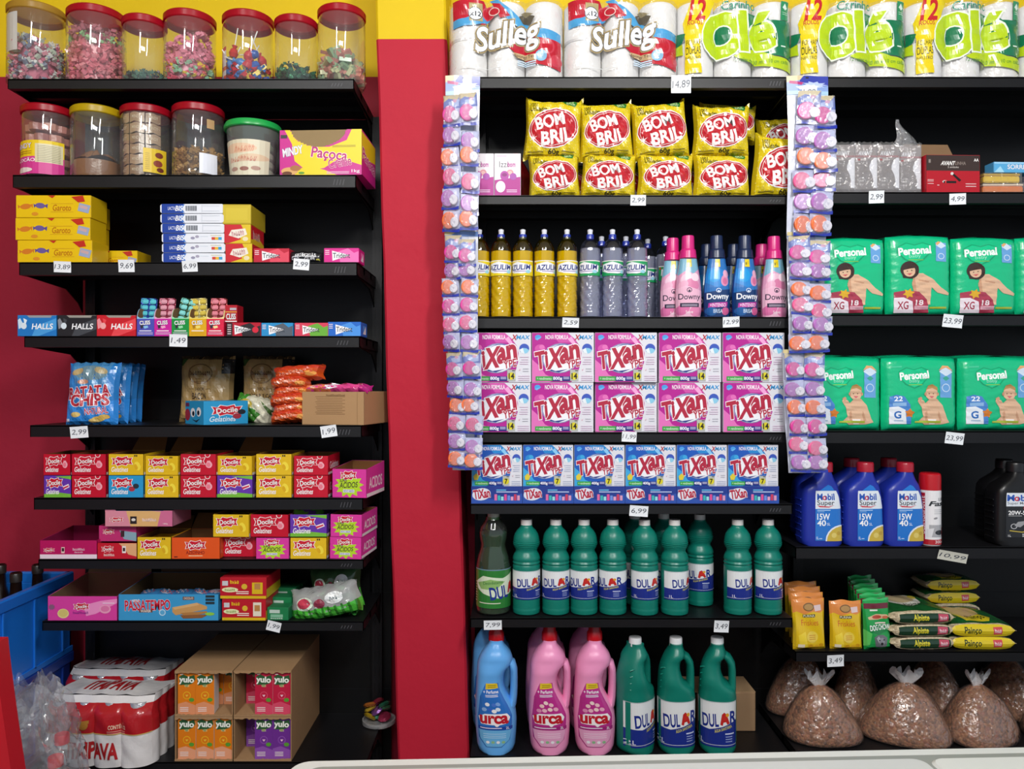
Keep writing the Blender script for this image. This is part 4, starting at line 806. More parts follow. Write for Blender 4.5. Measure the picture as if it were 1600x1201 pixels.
# ============================================================ floor level of the sweets unit
def base_left():
    z = LZ[8]
    # four open cartons of juice
    def juice(c, c2, nm):
        w, h, d = 28 * S, 66.5 * S, .045
        t = thing('juice_box', None, 'juice box'); b = MB(); b.bbox(-w / 2, w / 2, 0, d, 0, h, M('e4e0e0'), .001); b.box(-w / 2, w / 2, 0, d * .96, h - .001, h, M(c)); b.build('carton_body', t, 0)
        A = [R(0, 0, 68, 150, c), P([(0, 112), (30, 104), (68, 118), (68, 150), (0, 150)], c2), P([(4, 16), (20, 8), (40, 16), (62, 10), (66, 26), (56, 40), (40, 44), (34, 54), (22, 44), (8, 46)], '2c5a34'), T('yulo', 6, 16, 60, 42, 'f2f4ea', b=.09, rot=-3), T('KIDS', 26, 44, 42, 52, 'e8e8a0'), L(8, 20, (6,), 'f0e8e0', 3),
             E(34, 82, 15, 14, 'e8b020' if c[0] in 'de' and c2[0] == 'e' else c2), E(34, 82, 12, 11, c), P([(28, 80), (40, 80), (34, 88)], 'e8c040' if c2[0] == 'e' else 'f0c8d8'), E(52, 98, 10, 7, '5a9a34'), L(8, 40, (124, 130, 136), 'f4e8e4', 2.5)]
        art(A, 68, 150, flat(-w / 2, w / 2, 0, h, 0), t, 'printed_front', off=.0002); b = MB(); b.tube([(w * .42, d + .002, h * .9), (w * .42, d + .002, .02)], .0018, M('e8e8e8', 'plastic'), 6); b.build('straw', t); return t
    kinds = [('e07c14', 'e0946a', 'orange'), ('c01c40', 'd84a68', 'red'), ('e07c14', 'e8a07a', 'orange'), ('6c2c90', '8c50ac', 'purple')]
    for i in range(4):
        col, row = i % 2, i // 2; c, c2, nm = kinds[i]
        w, h, d = (90.5 if col == 0 else 90) * S, (71.5 if row == 0 else 69.5) * S, .33
        px = 318.5 if col == 0 else 410.5; zz = z + (0 if row == 1 else 70 * S); where = '%s %s carton' % (('upper', 'lower')[row], ('crate-side', 'pillar-side')[col])
        K = M('a88560', 'kraft'); K2 = M('8a6a46', 'kraft'); t = .002; b = MB()
        b.box(-w / 2, w / 2, 0, d, 0, t, K); b.box(-w / 2, w / 2, 0, d, h - t, h, K); b.box(-w / 2, -w / 2 + t, 0, d, t, h - t, K); b.box(w / 2 - t, w / 2, 0, d, t, h - t, K); b.box(-w / 2 + t, w / 2 - t, d - t, d, t, h - t, K2)
        q = random.Random(i); n = 26; edge = [(-w / 2 + w * k / n, h - .004 - q.uniform(0, .005)) for k in range(n + 1)]; b.prism([(-w / 2, h)] + edge + [(w / 2, h)], -.002, 0, K)
        edge = [(-w / 2 + w * k / n, .003 + q.uniform(0, .004)) for k in range(n + 1)]; b.prism([(-w / 2, 0), (w / 2, 0)] + edge[::-1], -.002, 0, K)
        o = b.build('juice_carton', ang=0); tag(o, 'brown cardboard carton torn open, holding %s juice boxes, %s' % (nm, where), 'carton', 'juice cartons'); put(o, px, zz, YF + .006)
        slots = [(-29.5, .006), (.6, .006), (31, .075 if row == 0 else .006)] if col == 0 else [(-29, .08), (-.2 if 0 else .8, .006), (30.5, .006)]
        for k, (dx, dy) in enumerate(slots):
            for r in range(2):
                if r and dy < .01: dy2 = .075
                elif r: dy2 = dy + .06
                else: dy2 = dy
                j = juice(c, c2, nm); tag(j, '%s juice box, %s along, %s, %s' % (nm, ORD[k], ('front rank', 'rear rank')[r], where), 'juice box', 'juice boxes in the cartons'); put(j, px + dx * .945, zz + t, YF + .006, math.radians(rng(-1.5, 1.5) + (4 if (col == 0 and k == 1 and row == 0) else 0))); j.location.y += dy2
    # shrink wrapped beer packs
    def pack(label, px, y, zz, rz, wpx=176):
        w, h, d = wpx * S, 102 * S, .15
        t = thing('beer_pack', label, 'beer pack'); nc = 4
        def sil(v):   # v 0 bottom .. 1 top along the front
            return v
        def fr(u, v):
            e = 1 - abs(2 * u - 1) ** 8; bu = .012 * abs(math.sin(nc * PI * u)) ** .6 * (1 if v < .74 else max(0, 1 - (v - .74) / .2) ** .7)
            round_ = .03 * max(0, v - .8) ** 1.2 * 6; side = .02 * (abs(2 * u - 1) ** 6)
            return Vector((w * (u - .5) * (1 - .05 * max(0, v - .75) * 4), -bu + side + round_ * 1.2 + .0015 * math.sin(30 * u + 17 * v), h * (v - .02 * v * abs(2 * u - 1) ** 3)))
        def top(u, v):
            p = fr(u, 1.0); return Vector((p.x, p.y + (d - .02) * v, p.z + .008 * math.sin(PI * v) * math.sin(PI * u) - .010 * v - .003 * abs(math.sin(nc * PI * u)) + .004))
        def sd(s):
            def g(u, v):
                p = fr(0 if s < 0 else 1, v); return Vector((p.x + s * .007 * abs(math.sin(3 * PI * u)) * (1 if v < .75 else .3), p.y + (d - .02) * u, p.z + (.004 - .01 * u) * (v > .99)))
            return g
        WH, RD = M('dfdcdc', 'film'), M('b01c24', 'film')
        b = MB(); b.grid(lambda u, v: fr(u, v * .5), 48, 10, WH); b.grid(lambda u, v: fr(u, .5 + .42 * v), 48, 10, RD); b.grid(lambda u, v: fr(u, .92 + .08 * v), 48, 5, WH)
        b.grid(top, 32, 16, WH)
        for s in (-1, 1): b.grid(lambda u, v: sd(s)(u, v * .5), 18, 8, WH); b.grid(lambda u, v: sd(s)(u, .5 + v * .42), 18, 8, RD); b.grid(lambda u, v: sd(s)(u, .92 + v * .08), 18, 3, WH)
        b.box(-w / 2 + .01, w / 2 - .01, d - .012, d - .008, 0, h * .93, WH); b.build('shrink_film', t, 60)
        art([T('ITAIPAVA', 110, 26, 300, 78, 'a81c20', b=.1, sh=0)], 400, 100, lambda u, v: (top(u, v), Vector((0, 0, 1))), t, 'top_lettering', 32, 16, off=.001)
        art([T('ITAIPAVA', 110, 140, 290, 190, 'b02024', b=.1), E(168, 82, 16, 14, 'a8742c'), R(150, 66, 186, 76, 'a8742c'), T('CONTÉM 12', 262, 76, 322, 92, 'e8c8b0', b=.05), L(258, 320, (98, 104), 'd89088', 2.5), R(0, 107, 400, 110, 'c8a860')], 400, 220, numnorm(lambda u, v: fr(u, v)), t, 'front_lettering', 48, 20, off=.0015)
        for k in range(8):      # can rims pressing through the film
            u = (k % 4 + .5) / 4; b = MB(); x = w * (u - .5) * .95; b.lathe([(.024, .004), (.03, .012), (.03, h * .85), (.024, h * .92), (.022, h * .92)], M('c8c8cc', 'foil'), 20, c=(x, .035 + (k // 4) * .065)); b.build('can', t)
        put(t, px, zz, y, rz)
    pack('white and red shrink-wrapped pack of beer cans in front of the other pack', 147, YF - .02, z, math.radians(-3), 172)
    pack('darker red and white pack of beer cans standing behind the front pack', 172, YF + .165, z + .002, math.radians(-3), 172)
    # foil sweets in the corner behind the pillar side
    for i in range(9):
        b = MB(); c = ['b89a28', '3a7a5a', 'a03050', 'c8b040', '7a4a90', '4a8a60', 'c07030', '8a2a3a', '2a6a50'][i]
        b.lathe([(.001, -.006), (.016, -.005), (.021, 0), (.016, .006), (.001, .008)], M(c, 'foil'), 14); o = b.build('foil_sweet'); o.location = (X(580 + (i % 3) * 11, YF + .26), YF + .24 + .01 * (i % 2), z + .02 + (i // 3) * .018 + (i % 2) * .004); o.rotation_euler = (rng(-.6, .6), rng(-.6, .6), 0)
        tag(o, ['gold', 'teal', 'crimson', 'pale gold', 'violet', 'light green', 'orange', 'dark red', 'deep green'][i] + ' foil-wrapped sweet in the little heap beside the pillar', 'sweet', 'foil sweets by the pillar')
    b = MB(); b.lathe([(.045, 0), (.05, .004), (.05, .015), (.046, .015), (.043, .006)], clear('e8e8e8', .1, 1.2, .2), 20); o = b.build('clear_dish'); tag(o, 'low clear dish under the foil-wrapped sweets beside the pillar', 'dish'); o.location = (X(592, YF + .24), YF + .24, z)
base_left()

# ============================================================ crates, bottles and red panel at the far side
def crates():
    xr = -1.345
    def crate(z0, h, c, y0, y1, x0, label, txt=None):
        t = thing('bottle_crate', label, 'crate', None, (0, 0, 0)); m = M(c, 'plastic'); b = MB(); th = .012
        for (a0, a1, b0, b1) in ((xr - th, xr, y0, y1), (x0, x0 + th, y0, y1), (x0, xr, y0, y0 + th), (x0, xr, y1 - th, y1)):
            b.bbox(a0, a1, b0, b1, z0, z0 + h - .03, m, .003)
        b.box(x0 + .01, xr - .01, y0 + .01, y1 - .01, z0, z0 + .01, m); b.build('crate_wall', t, 0)
        b = MB()
        for (a0, a1, b0, b1) in ((xr - th - .004, xr + .006, y0 - .006, y1 + .006), (x0 - .006, x0 + th + .004, y0 - .006, y1 + .006), (x0, xr, y0 - .006, y0 + th), (x0, xr, y1 - th, y1 + .006)):
            b.bbox(a0, a1, b0, b1, z0 + h - .034, z0 + h, m, .004)
        b.build('rim', t, 0); b = MB()
        for k in range(5): yy = y0 + .05 + k * (y1 - y0 - .1) / 4; b.bbox(xr, xr + .005, yy - .004, yy + .004, z0 + .01, z0 + h - .034, m, .001)
        b.bbox(xr, xr + .005, y0, y1, z0 + .0, z0 + .016, m, .001); b.build('rib', t, 0)
        for k in range(2): b = MB(); b.lathe([(.005, 0), (.005, .002)], M('0a1428'), 12); e = b.build('peg_hole', t); e.rotation_euler = (0, PI / 2, 0); e.location = (xr + .0052, y0 + .09 + k * (y1 - y0 - .2), z0 + h * .55)
        if txt: art([T(txt, 10, 20, 90, 50, 'b8c0d8', b=.06), T('1,5', 10, 58, 46, 92, 'a8b0cc', b=.06)], 100, 100, flatside(xr + .006, y0 + .12, y1 - .06, z0 + h * .1, z0 + h * .86), t, 'embossed_lettering')
        return t
    y0, y1, x0 = 1.72, 2.36, -1.82
    crate(.44, .24, '1a6fd0', y0, y1, x0, 'bright blue plastic bottle crate on top of the darker blue one')
    crate(.2, .24, '163a90', y0, y1, x0, 'dark blue plastic crate with white lettering, under the bright blue crate', 'AmBev')
    crate(-.04 + .04, .2, '12307a', y0, y1, x0, 'dark blue plastic crate standing on the floor at the bottom of its stack')
    n = 0
    for i in range(4):
        for k in range(6):
            x, y = xr - .06 - i * .11, y0 + .07 + k * .1; t = thing('beer_bottle', 'empty dark brown beer bottle, %s row from the crate rim, %s from the wall end' % (ORD[i], ORD[5 - k]), 'bottle', 'empty bottles in the blue crate', (x, y, .452))
            b = MB(); b.lathe([(.034, 0), (.036, .004), (.036, .13), (.03, .16), (.016, .2), (.0135, .25), (.0145, .252), (.0145, .266), (.012, .266), (.011, .2)], M('1c0f0a', 'gloss'), 16, cap=(1, 0)); b.build('glass_body', t)
            b = MB(); b.lathe([(.0155, .24), (.0158, .262), (.0145, .264)], M('2a2420', 'plastic'), 16, cap=(0, 0)); b.build('neck_foil', t)
    # red curved panel
    b = MB(); prof = []
    for k in range(15):
        v = k / 14; Yn = 1.45; px = 2 + 36 * v ** 1.15; py = 1000 + 260 * v; prof.append((X(px, Yn), Z(py, Yn)))
    pts = prof + [(x - .07, z) for x, z in prof[::-1]]
    b.prism(pts, 1.43, 1.47, M('b81c28', 'plastic')); b.box(prof[-1][0] - .07, prof[-1][0], 1.43, 1.47, 0, prof[-1][1] + .01, M('b81c28', 'plastic')); b.box(prof[-1][0] - .12, prof[-1][0] + .02, 1.38, 1.52, 0, .02, M('b81c28', 'plastic'))
    o = b.build('plastic_guard'); tag(o, 'curved red plastic panel edge standing in front of the blue crates', 'guard')
    # PET bottles in a torn clear bag
    for i, (px, py, Y) in enumerate(((97, 1149, 1.86), (87, 1184, 1.8))):
        zt = Z(py, Y); t = thing('soda_bottle', ('clear soda bottle with red cap, the higher one in the torn plastic bag', 'clear soda bottle with red cap, lower and nearer in the torn plastic bag')[i], 'bottle', None, (X(px, Y), Y, zt - .30))
        b = MB(); b.lathe([(.04, 0), (.046, .01), (.046, .17), (.04, .2), (.045, .22), (.03, .265), (.013, .285), (.0125, .295)], clear('e8ecee', .05, 1.3, .1), 20, cap=(1, 0)); b.build('bottle_body', t)
        b = MB(); n = 24; b.rings([[(r * (1 + .03 * (j % 2)) * math.sin(2 * PI * j / n), -r * (1 + .03 * (j % 2)) * math.cos(2 * PI * j / n), zz) for j in range(n)] for r, zz in ((.0165, .283), (.0165, .302), (.015, .305))], M('d03040', 'plastic')); b.build('cap', t)
        b = MB(); b.box(-.16, .2, -.09, .11, -.02, 0, M('c8c8cc', 'plastic'))
    b = MB(); b.bbox(-1.32, -.98, 1.66, 2.02, .0, Z(1149, 1.86) - .31, M('24242a', 'plastic'), .006); o = b.build('floor_box'); tag(o, 'low dark box on the floor under the bagged soda bottles', 'box')
    q = random.Random(9); A = [[q.uniform(-1, 1) for _ in range(4)] for _ in range(14)]
    def crump(u, v):
        a = 2 * PI * u; z = v; r = 1.0 - .7 * abs(v - .25) ** 1.5
        n = 0
        for k, p in enumerate(A):
            fr = 2 + k * .9; n += abs(math.sin(round(fr) * a + 6 * p[1] + 5 * p[2] * v)) ** .5 * math.sin(fr * 3 * v + 6 * p[3] + 2 * math.sin(a + p[0])) / (2.5 + k * .45)
        r = max(.12, r + .2 * n)
        p = Vector((math.cos(a) * 2.2, math.sin(a) * 2.2, v * 4)); c = noise.ridged_multi_fractal(p, 1.0, 2.2, 5, .9, 2.0) * .13 + noise.noise(p * .7) * .3; r = max(.1, 1.0 - .65 * abs(v - .2) ** 1.4 + c - .12)
        return Vector((.155 * r * math.cos(a) - .02 * v, .1 * r * math.sin(a), .3 * z + .05 * noise.noise(p * 1.3) * (.2 + v)))
    b = MB(); b.grid(crump, 90, 46, clear('f4f5f6', .1, 2.0, .1, 0)); o = b.build('torn_plastic_bag', ang=14); o.location = (-1.15, 1.83, Z(1201, 1.83) - .12); tag(o, 'crumpled clear plastic bag around the red-capped soda bottles', 'plastic bag')
    b = MB(); b.grid(lambda u, v: crump(u, v * .99) * .55, 70, 34, clear('f4f5f6', .1, 2.0, .1, 0)); o = b.build('torn_plastic_bag', ang=14); o.location = (X(55, 1.9), 1.9, Z(1165, 1.9)); tag(o, 'loose tuft of clear plastic rising in front of the dark blue crate', 'plastic bag')
crates()

# ============================================================ freezer in front
def freezer():
    t = thing('chest_freezer', 'white chest freezer whose grey rim crosses the lower edge of the view', 'freezer', None, (X(458, 1.295), 1.295, 0), math.radians(2.3))
    zt = ZC - 587 * 1.295 / F; W, D = 1.75, .62; m = M('d4d8d4', 'plastic'); g = M('8f948e', 'plastic')
    b = MB(); r = .05; pts = [(r * (1 - math.cos(a)), -r * (1 - math.sin(a))) for a in [PI / 2 * k / 6 for k in range(7)]]
    def slab(x0, x1, ya, yb, z0, z1, m, rr=.03):
        c = []
        for cx, cy, a0 in ((x1 - rr, yb - rr, 0), (x0 + rr, yb - rr, 90), (x0 + rr, ya + rr, 180), (x1 - rr, ya + rr, 270)):
            for k in range(7): a = math.radians(a0 + 15 * k); c.append((cx + rr * math.cos(a), cy + rr * math.sin(a)))
        k = .004; sh = [(x0 + (x - x0) * 1, y) for x, y in c]; mx, my = (x0 + x1) / 2, (ya + yb) / 2
        ins = [(mx + (x - mx) * (1 - k * 2 / (x1 - x0)), my + (y - my) * (1 - k * 2 / (yb - ya))) for x, y in c]
        b.rings([[(x, y, z0) for x, y in c], [(x, y, z1 - k) for x, y in c], [(x, y, z1) for x, y in ins]], m)
    slab(.01, W - .01, -D + .01, -.01, .05, zt - .05, M('dfe2e0', 'plastic')); b.build('cabinet', t, 30)
    b = MB(); slab(0, W, -D, 0, zt - .05, zt, m); b.build('rim', t, 30)
    b = MB(); slab(.03, W - .03, -D + .03, -.022, zt - .002, zt + .001, g, .02); b.build('gasket_recess', t, 30)
    b = MB(); slab(.05, W * .6, -D + .05, -.048, zt + .001, zt + .008, M('c8ccca', 'plastic'), .02); b.build('lid', t, 30)
    b = MB(); slab(W * .6 + .01, W - .05, -D + .05, -.043, zt + .001, zt + .005, m, .02); b.build('lid', t, 30)
    for k in range(4): b = MB(); b.lathe([(.02, 0), (.025, .02), (.025, .05)], M('2a2a2c', 'plastic'), 12, c=((.1, W - .1)[k % 2], (-.08, -D + .08)[k // 2])); b.build('foot', t)
freezer()

# ============================================================ middle bay, top: toilet roll packs
def rolls():
    z = MZ[0]; rr = 30.2 * S; hh = .105; Y0 = YF + .01
    def pack(label, px, kind, grp):
        t = thing('toilet_roll_pack', label, 'toilet roll pack', grp)
        prof = [(.019, 0), (rr - .005, 0), (rr - .001, .005), (rr - .001, hh - .006), (rr - .006, hh), (.019, hh)]
        b = MB(); b.lathe(prof, M('efeeec', 'matt'), 28, cap=(0, 0)); b.lathe([(.019, .001), (.019, hh - .001)], M('9a8468', 'kraft'), 16, cap=(0, 0)); r0 = b.build('toilet_roll', t)
        i = 0
        for ix in range(3):
            for iz in range(2):
                for iy in range(2):
                    r = r0 if i == 0 else r0.copy()
                    if i: COL.objects.link(r); r.parent = t
                    r.location = ((ix - 1) * 2 * rr, rr + iy * 2 * rr, .001 + iz * (hh + .001)); i += 1
        H = 2 * hh + .004; Wd = 6 * rr
        def fs(u, v):
            x = Wd * (u - .5); k = (x + 3 * rr) / (2 * rr); fx = (k - math.floor(k)) * 2 - 1; fx = max(-1, min(1, fx)) if 0 < u < 1 else (1 if u >= 1 else -1)
            y = rr - rr * math.sqrt(max(0, 1 - (fx * .8) ** 2)) * (1 if abs(fx) < .99 else 1); e = abs(2 * u - 1) ** 10 * rr * .35
            return Vector((x * (1 + .006 * math.sin(v * 7)), y + e - .003 - .0012 * math.sin(u * 37 + v * 23) - .0012 * math.sin(v * 31 - u * 11), H * v))
        b = MB(); b.grid(fs, 54, 16, clear('f8f8f8', .12, 1.6, .04, 28))
        b.grid(lambda u, v: Vector((-Wd / 2, rr * .6 + u * rr * 2.6, H * v)), 4, 4, clear('f8f8f8', .12, 1.6, .04, 28)); b.grid(lambda u, v: Vector((Wd / 2, rr * .6 + u * rr * 2.6, H * v)), 4, 4, clear('f8f8f8', .12, 1.6, .04, 28)); b.build('clear_wrap', t, 60)
        if kind == 's':
            A = [P([(20, 0), (170, 0), (200, 60), (170, 130), (140, 100), (20, 110)], 'b81c30'), P([(20, 95), (80, 90), (140, 70), (190, 60), (200, 100), (120, 125), (20, 135)], '4a9cd0'), P([(200, 0), (240, 0), (400, 130), (540, 175), (540, 205), (440, 190), (300, 110)], '4a9cd0'), P([(210, 10), (250, 20), (300, 80), (250, 90)], 'b81c30'),
                 P([(250, 200), (300, 190), (400, 160), (545, 200), (545, 345), (400, 310), (320, 260)], 'b81c30'), P([(400, 130), (545, 160), (545, 202), (430, 185)], '4a9cd0'), E(195, 60, 34, 34, 'c85060'), E(195, 60, 28, 28, 'b81c30'), E(480, 230, 34, 40, 'c43a4c'), E(480, 230, 26, 32, 'b81c30'), E(520, 300, 30, 30, 'c43a4c'),
                 R(100, 16, 164, 104, 'b0a070'), E(130, 68, 34, 34, '2a3450'), E(130, 68, 31, 31, 'e8ecf0'), T('x12', 104, 56, 156, 80, '20242e', b=.04), E(222, 56, 26, 22, 'e0c8c0'), E(222, 56, 22, 18, 'b02030'),
                 P([(340, 80), (372, 58), (420, 80), (400, 112), (360, 112)], '5a5448'), P([(350, 66), (372, 48), (412, 66), (380, 76)], '8a8064'),
                 T('Sulleg', 132, 110, 440, 262, 'e8e8ec', rot=10, sh=.25, b=.09, o='a89468', ow=.07), T('Sulleg', 132, 110, 440, 262, 'eef0f2', rot=10, sh=.25, b=.06, o='3c3a3e', ow=.03), P([(310, 262), (440, 268), (452, 300), (330, 286)], 'c0a47c'), T('Spongy Tech', 320, 268, 428, 286, '3a2c20', b=.01), E(448, 276, 28, 28, '8ab8d8'), E(444, 270, 16, 14, 'c0dcec'), L(334, 424, (298, 308, 318), 'c8dcec', 6), L(60, 260, (334,), 'd8d8d8', 3)]
            W_, H_ = 560, 388
        else:
            A = [P([(56, 0), (160, 0), (120, 110), (90, 200), (100, 340), (30, 340), (30, 190), (20, 100)], 'e4cc18'), T('12', 50, 0, 116, 92, 'c02428', b=.07, sh=.15), T('ROLOS', 38, 96, 100, 116, 'c0402c', b=.04), T('FOLHAS', 34, 186, 92, 208, '303a20', b=0), T('DUPLAS', 34, 216, 94, 252, '303a20', b=.01), T('NEUTRO', 32, 262, 94, 276, '3a4420', b=0),
                 P([(100, 150), (180, 90), (300, 60), (360, 60), (400, 96), (505, 96), (505, 270), (400, 255), (300, 210), (200, 240), (105, 210)], '14744c'), P([(240, 260), (330, 222), (420, 262), (505, 276), (505, 330), (420, 318), (340, 296), (250, 270)], 'b4cc1c'), P([(0, 140), (30, 150), (20, 190), (0, 200)], '14744c'), P([(0, 200), (20, 195), (24, 250), (0, 240)], 'b4cc1c'),
                 T('Carinho', 190, 4, 338, 44, '2a8a70', b=.02), R(448, 6, 486, 94, '2a8c5c'), P([(456, 34), (468, 14), (480, 34), (470, 44)], 'd8ece0'), L(454, 480, (56, 66), 'a8d4bc', 3), T('O', 116, 72, 268, 252, 'b4d018', rot=-8, b=.16, o='e8f0e0', ow=.05), T('lé', 272, 58, 412, 226, 'b4d018', rot=4, b=.1, o='e8f0e0', ow=.06), T('12 rolos de 20 m x 10 cm cada', 240, 274, 480, 292, '4a8a40', b=0, rot=-3), R(448, 212, 470, 218, 'd8ece0')]
            W_, H_ = 510, 364
        art(A, W_, H_, numnorm(fs), t, 'printed_wrap', 54, 16, kind='gloss', off=.0006); put(t, px, z + (0), Y0)
    H = 1
    pack('red and white pack of toilet rolls next to the pillar, above the bay', 791, 's', 'red and white toilet roll packs'); pack('red and white pack of toilet rolls beside the first green one', 972.5, 's', 'red and white toilet roll packs')
    for i, px in enumerate((1151.5, 1333, 1514, 1695)): pack('yellow and green pack of toilet rolls, %s from the red and white packs' % ORD[i], px, 'o', 'yellow and green toilet roll packs')
rolls()

# ============================================================ middle bay shelf two: steel wool
def steelwool():
    z = MZ[1]
    A = [R(0, 0, 250, 230, 'dcc41e')] + [[([[(x + 2.2 * math.cos(t), y + 2.2 * math.sin(t)) for t in (0, 1.57, 3.14, 4.71)] for x in range(10 + (k % 2) * 9, 250, 18) for y in (12 + k * 13,)], 'e8dc80')] for k in range(17)] + \
        [P([(150, 6), (186, 2), (222, 14), (216, 30), (176, 22)], '2a7a30'), T('BRIL', 176, 8, 212, 22, 'c8dca0'), T('1001', 22, 20, 50, 34, '3a3a18'), T('Utilidades', 22, 34, 92, 50, '3a3a18'), E(126, 112, 112, 74, 'f4eeee', 6), E(126, 112, 108, 70, 'b8202c', 6), E(126, 112, 102, 65, 'ece4e0', 6), E(126, 112, 100, 63, 'bc202c', 6),
         T('BOM', 44, 64, 170, 108, 'f4f0ee', rot=12, b=.08, sh=-.1), T('BRIL', 74, 118, 206, 166, 'f4f0ee', rot=10, b=.08), burst(40, 152, 18, 18, 'f4f0f0', 6, .25), T('60g', 108, 188, 154, 208, '3a3418', b=.05), L(20, 86, (196, 204, 210), '8a7c28', 2.5), L(166, 220, (192, 200), '8a7c28', 2.5)]
    n = 0
    spots = [(862, 886 and 0, 88, 88, 1), (949, 0, 83, 82, 1), (1034, 0, 86, 85, 1), (1126, 0, 90, 84, 1)]
    row0 = [(867, 80), (949, 86), (1038, 88), (1126, 88), (1217, 90)]
    protos = [bag('steel_wool_bag', None, 'bag', None, 88 * S, 68 * S, .08, 'd8c01c', A, 250, 215, seed=s, ex=5, wob=.02, nu=26, nv=20, wav=30, ear=.11, kind='gloss') for s in (1, 2, 3)]
    used = [False] * 3
    def place(px, zz, wp, hp, label, grp, Y=YF + .05, rot=0):
        nonlocal n
        k = n % 3; n += 1
        if not used[k]: o = protos[k]; used[k] = True
        else: o = dup(protos[k])
        o.scale = (wp / 88, 1, hp / 68); put(o, px, zz, Y, math.radians(rng(-3, 3))); o.rotation_euler.y = math.radians(rot); tag(o, label, None, grp)
    for i, (px, wp) in enumerate(row0):
        place(px, z, wp, 68 if i < 4 else 96, 'yellow steel wool bag in the lower row, %s from the red pillar' % ORD[i] if i < 4 else 'taller yellow steel wool bag leaning beside the hanging strip', 'lower row of steel wool bags', rot=(-2, 3, 1, 0, 4)[i])
    for i, (px, wp, hp, dz) in enumerate(((862, 90, 90, 64), (948, 83, 84, 65), (1034, 88, 84, 66), (1125, 88, 78, 67))):
        place(px, z + dz * S, wp, hp, 'yellow steel wool bag in the upper row, %s from the red pillar' % ORD[i], 'upper row of steel wool bags', rot=(3, -2, -5, 1)[i])
    place(1134, z + 108 * S, 94, 58, 'yellow steel wool bag heaped on top at the back of the pile', 'rear steel wool bags', YF + .14, 3)
    place(1222, z + 78 * S, 78, 72, 'shaded yellow steel wool bag behind the leaning one', 'rear steel wool bags', YF + .17, -6)
    for i, px in enumerate((880, 970, 1060)): place(px, z, 86, 68, 'shaded yellow steel wool bag in the back rank, %s from the pillar' % ORD[i], 'rear steel wool bags', YF + .15)
    A = [R(0, 0, 120, 190, 'eee8ec'), P([(0, 120), (120, 105), (120, 190), (0, 190)], 'b0288c'), T('Izzi', 22, 34, 62, 62, '4a4a50', b=-.01), T('bom', 62, 38, 96, 60, 'b02890', b=.06), L(10, 56, (10,), 'd0a0c0', 3), E(72, 86, 16, 14, 'dc9098'), E(72, 86, 9, 8, 'e8b8b4'), E(46, 100, 20, 22, 'b040a0'), E(46, 96, 12, 8, '8a2078'), E(28, 150, 22, 26, 'f0ecf0'), E(86, 104, 16, 16, 'a84aa8'), L(56, 104, (164, 172), 'f0d8ec', 3)]
    for i, px in enumerate((751, 793)):
        o = carton('air_freshener_box', 'pink and white air freshener box, %s' % ('half hidden by the hanging strip', 'standing clear of the strip')[i], 'box', 'air freshener boxes', 41.5 * S, 66.5 * S, .08, 'e6dce4', A, 120, 190); put(o, px, z, YF + .006)
    b = MB()
    b.lathe([(.05, 0), (.055, .01), (.052, .1), (.02, .15), (.015, .17)], M('7a1418', 'film'), 14); o = b.build('red_refill_bag', ang=20); tag(o, 'dark red ribbed package in shadow behind the steel wool', 'package'); put(o, 806, z, YF + .2)
steelwool()

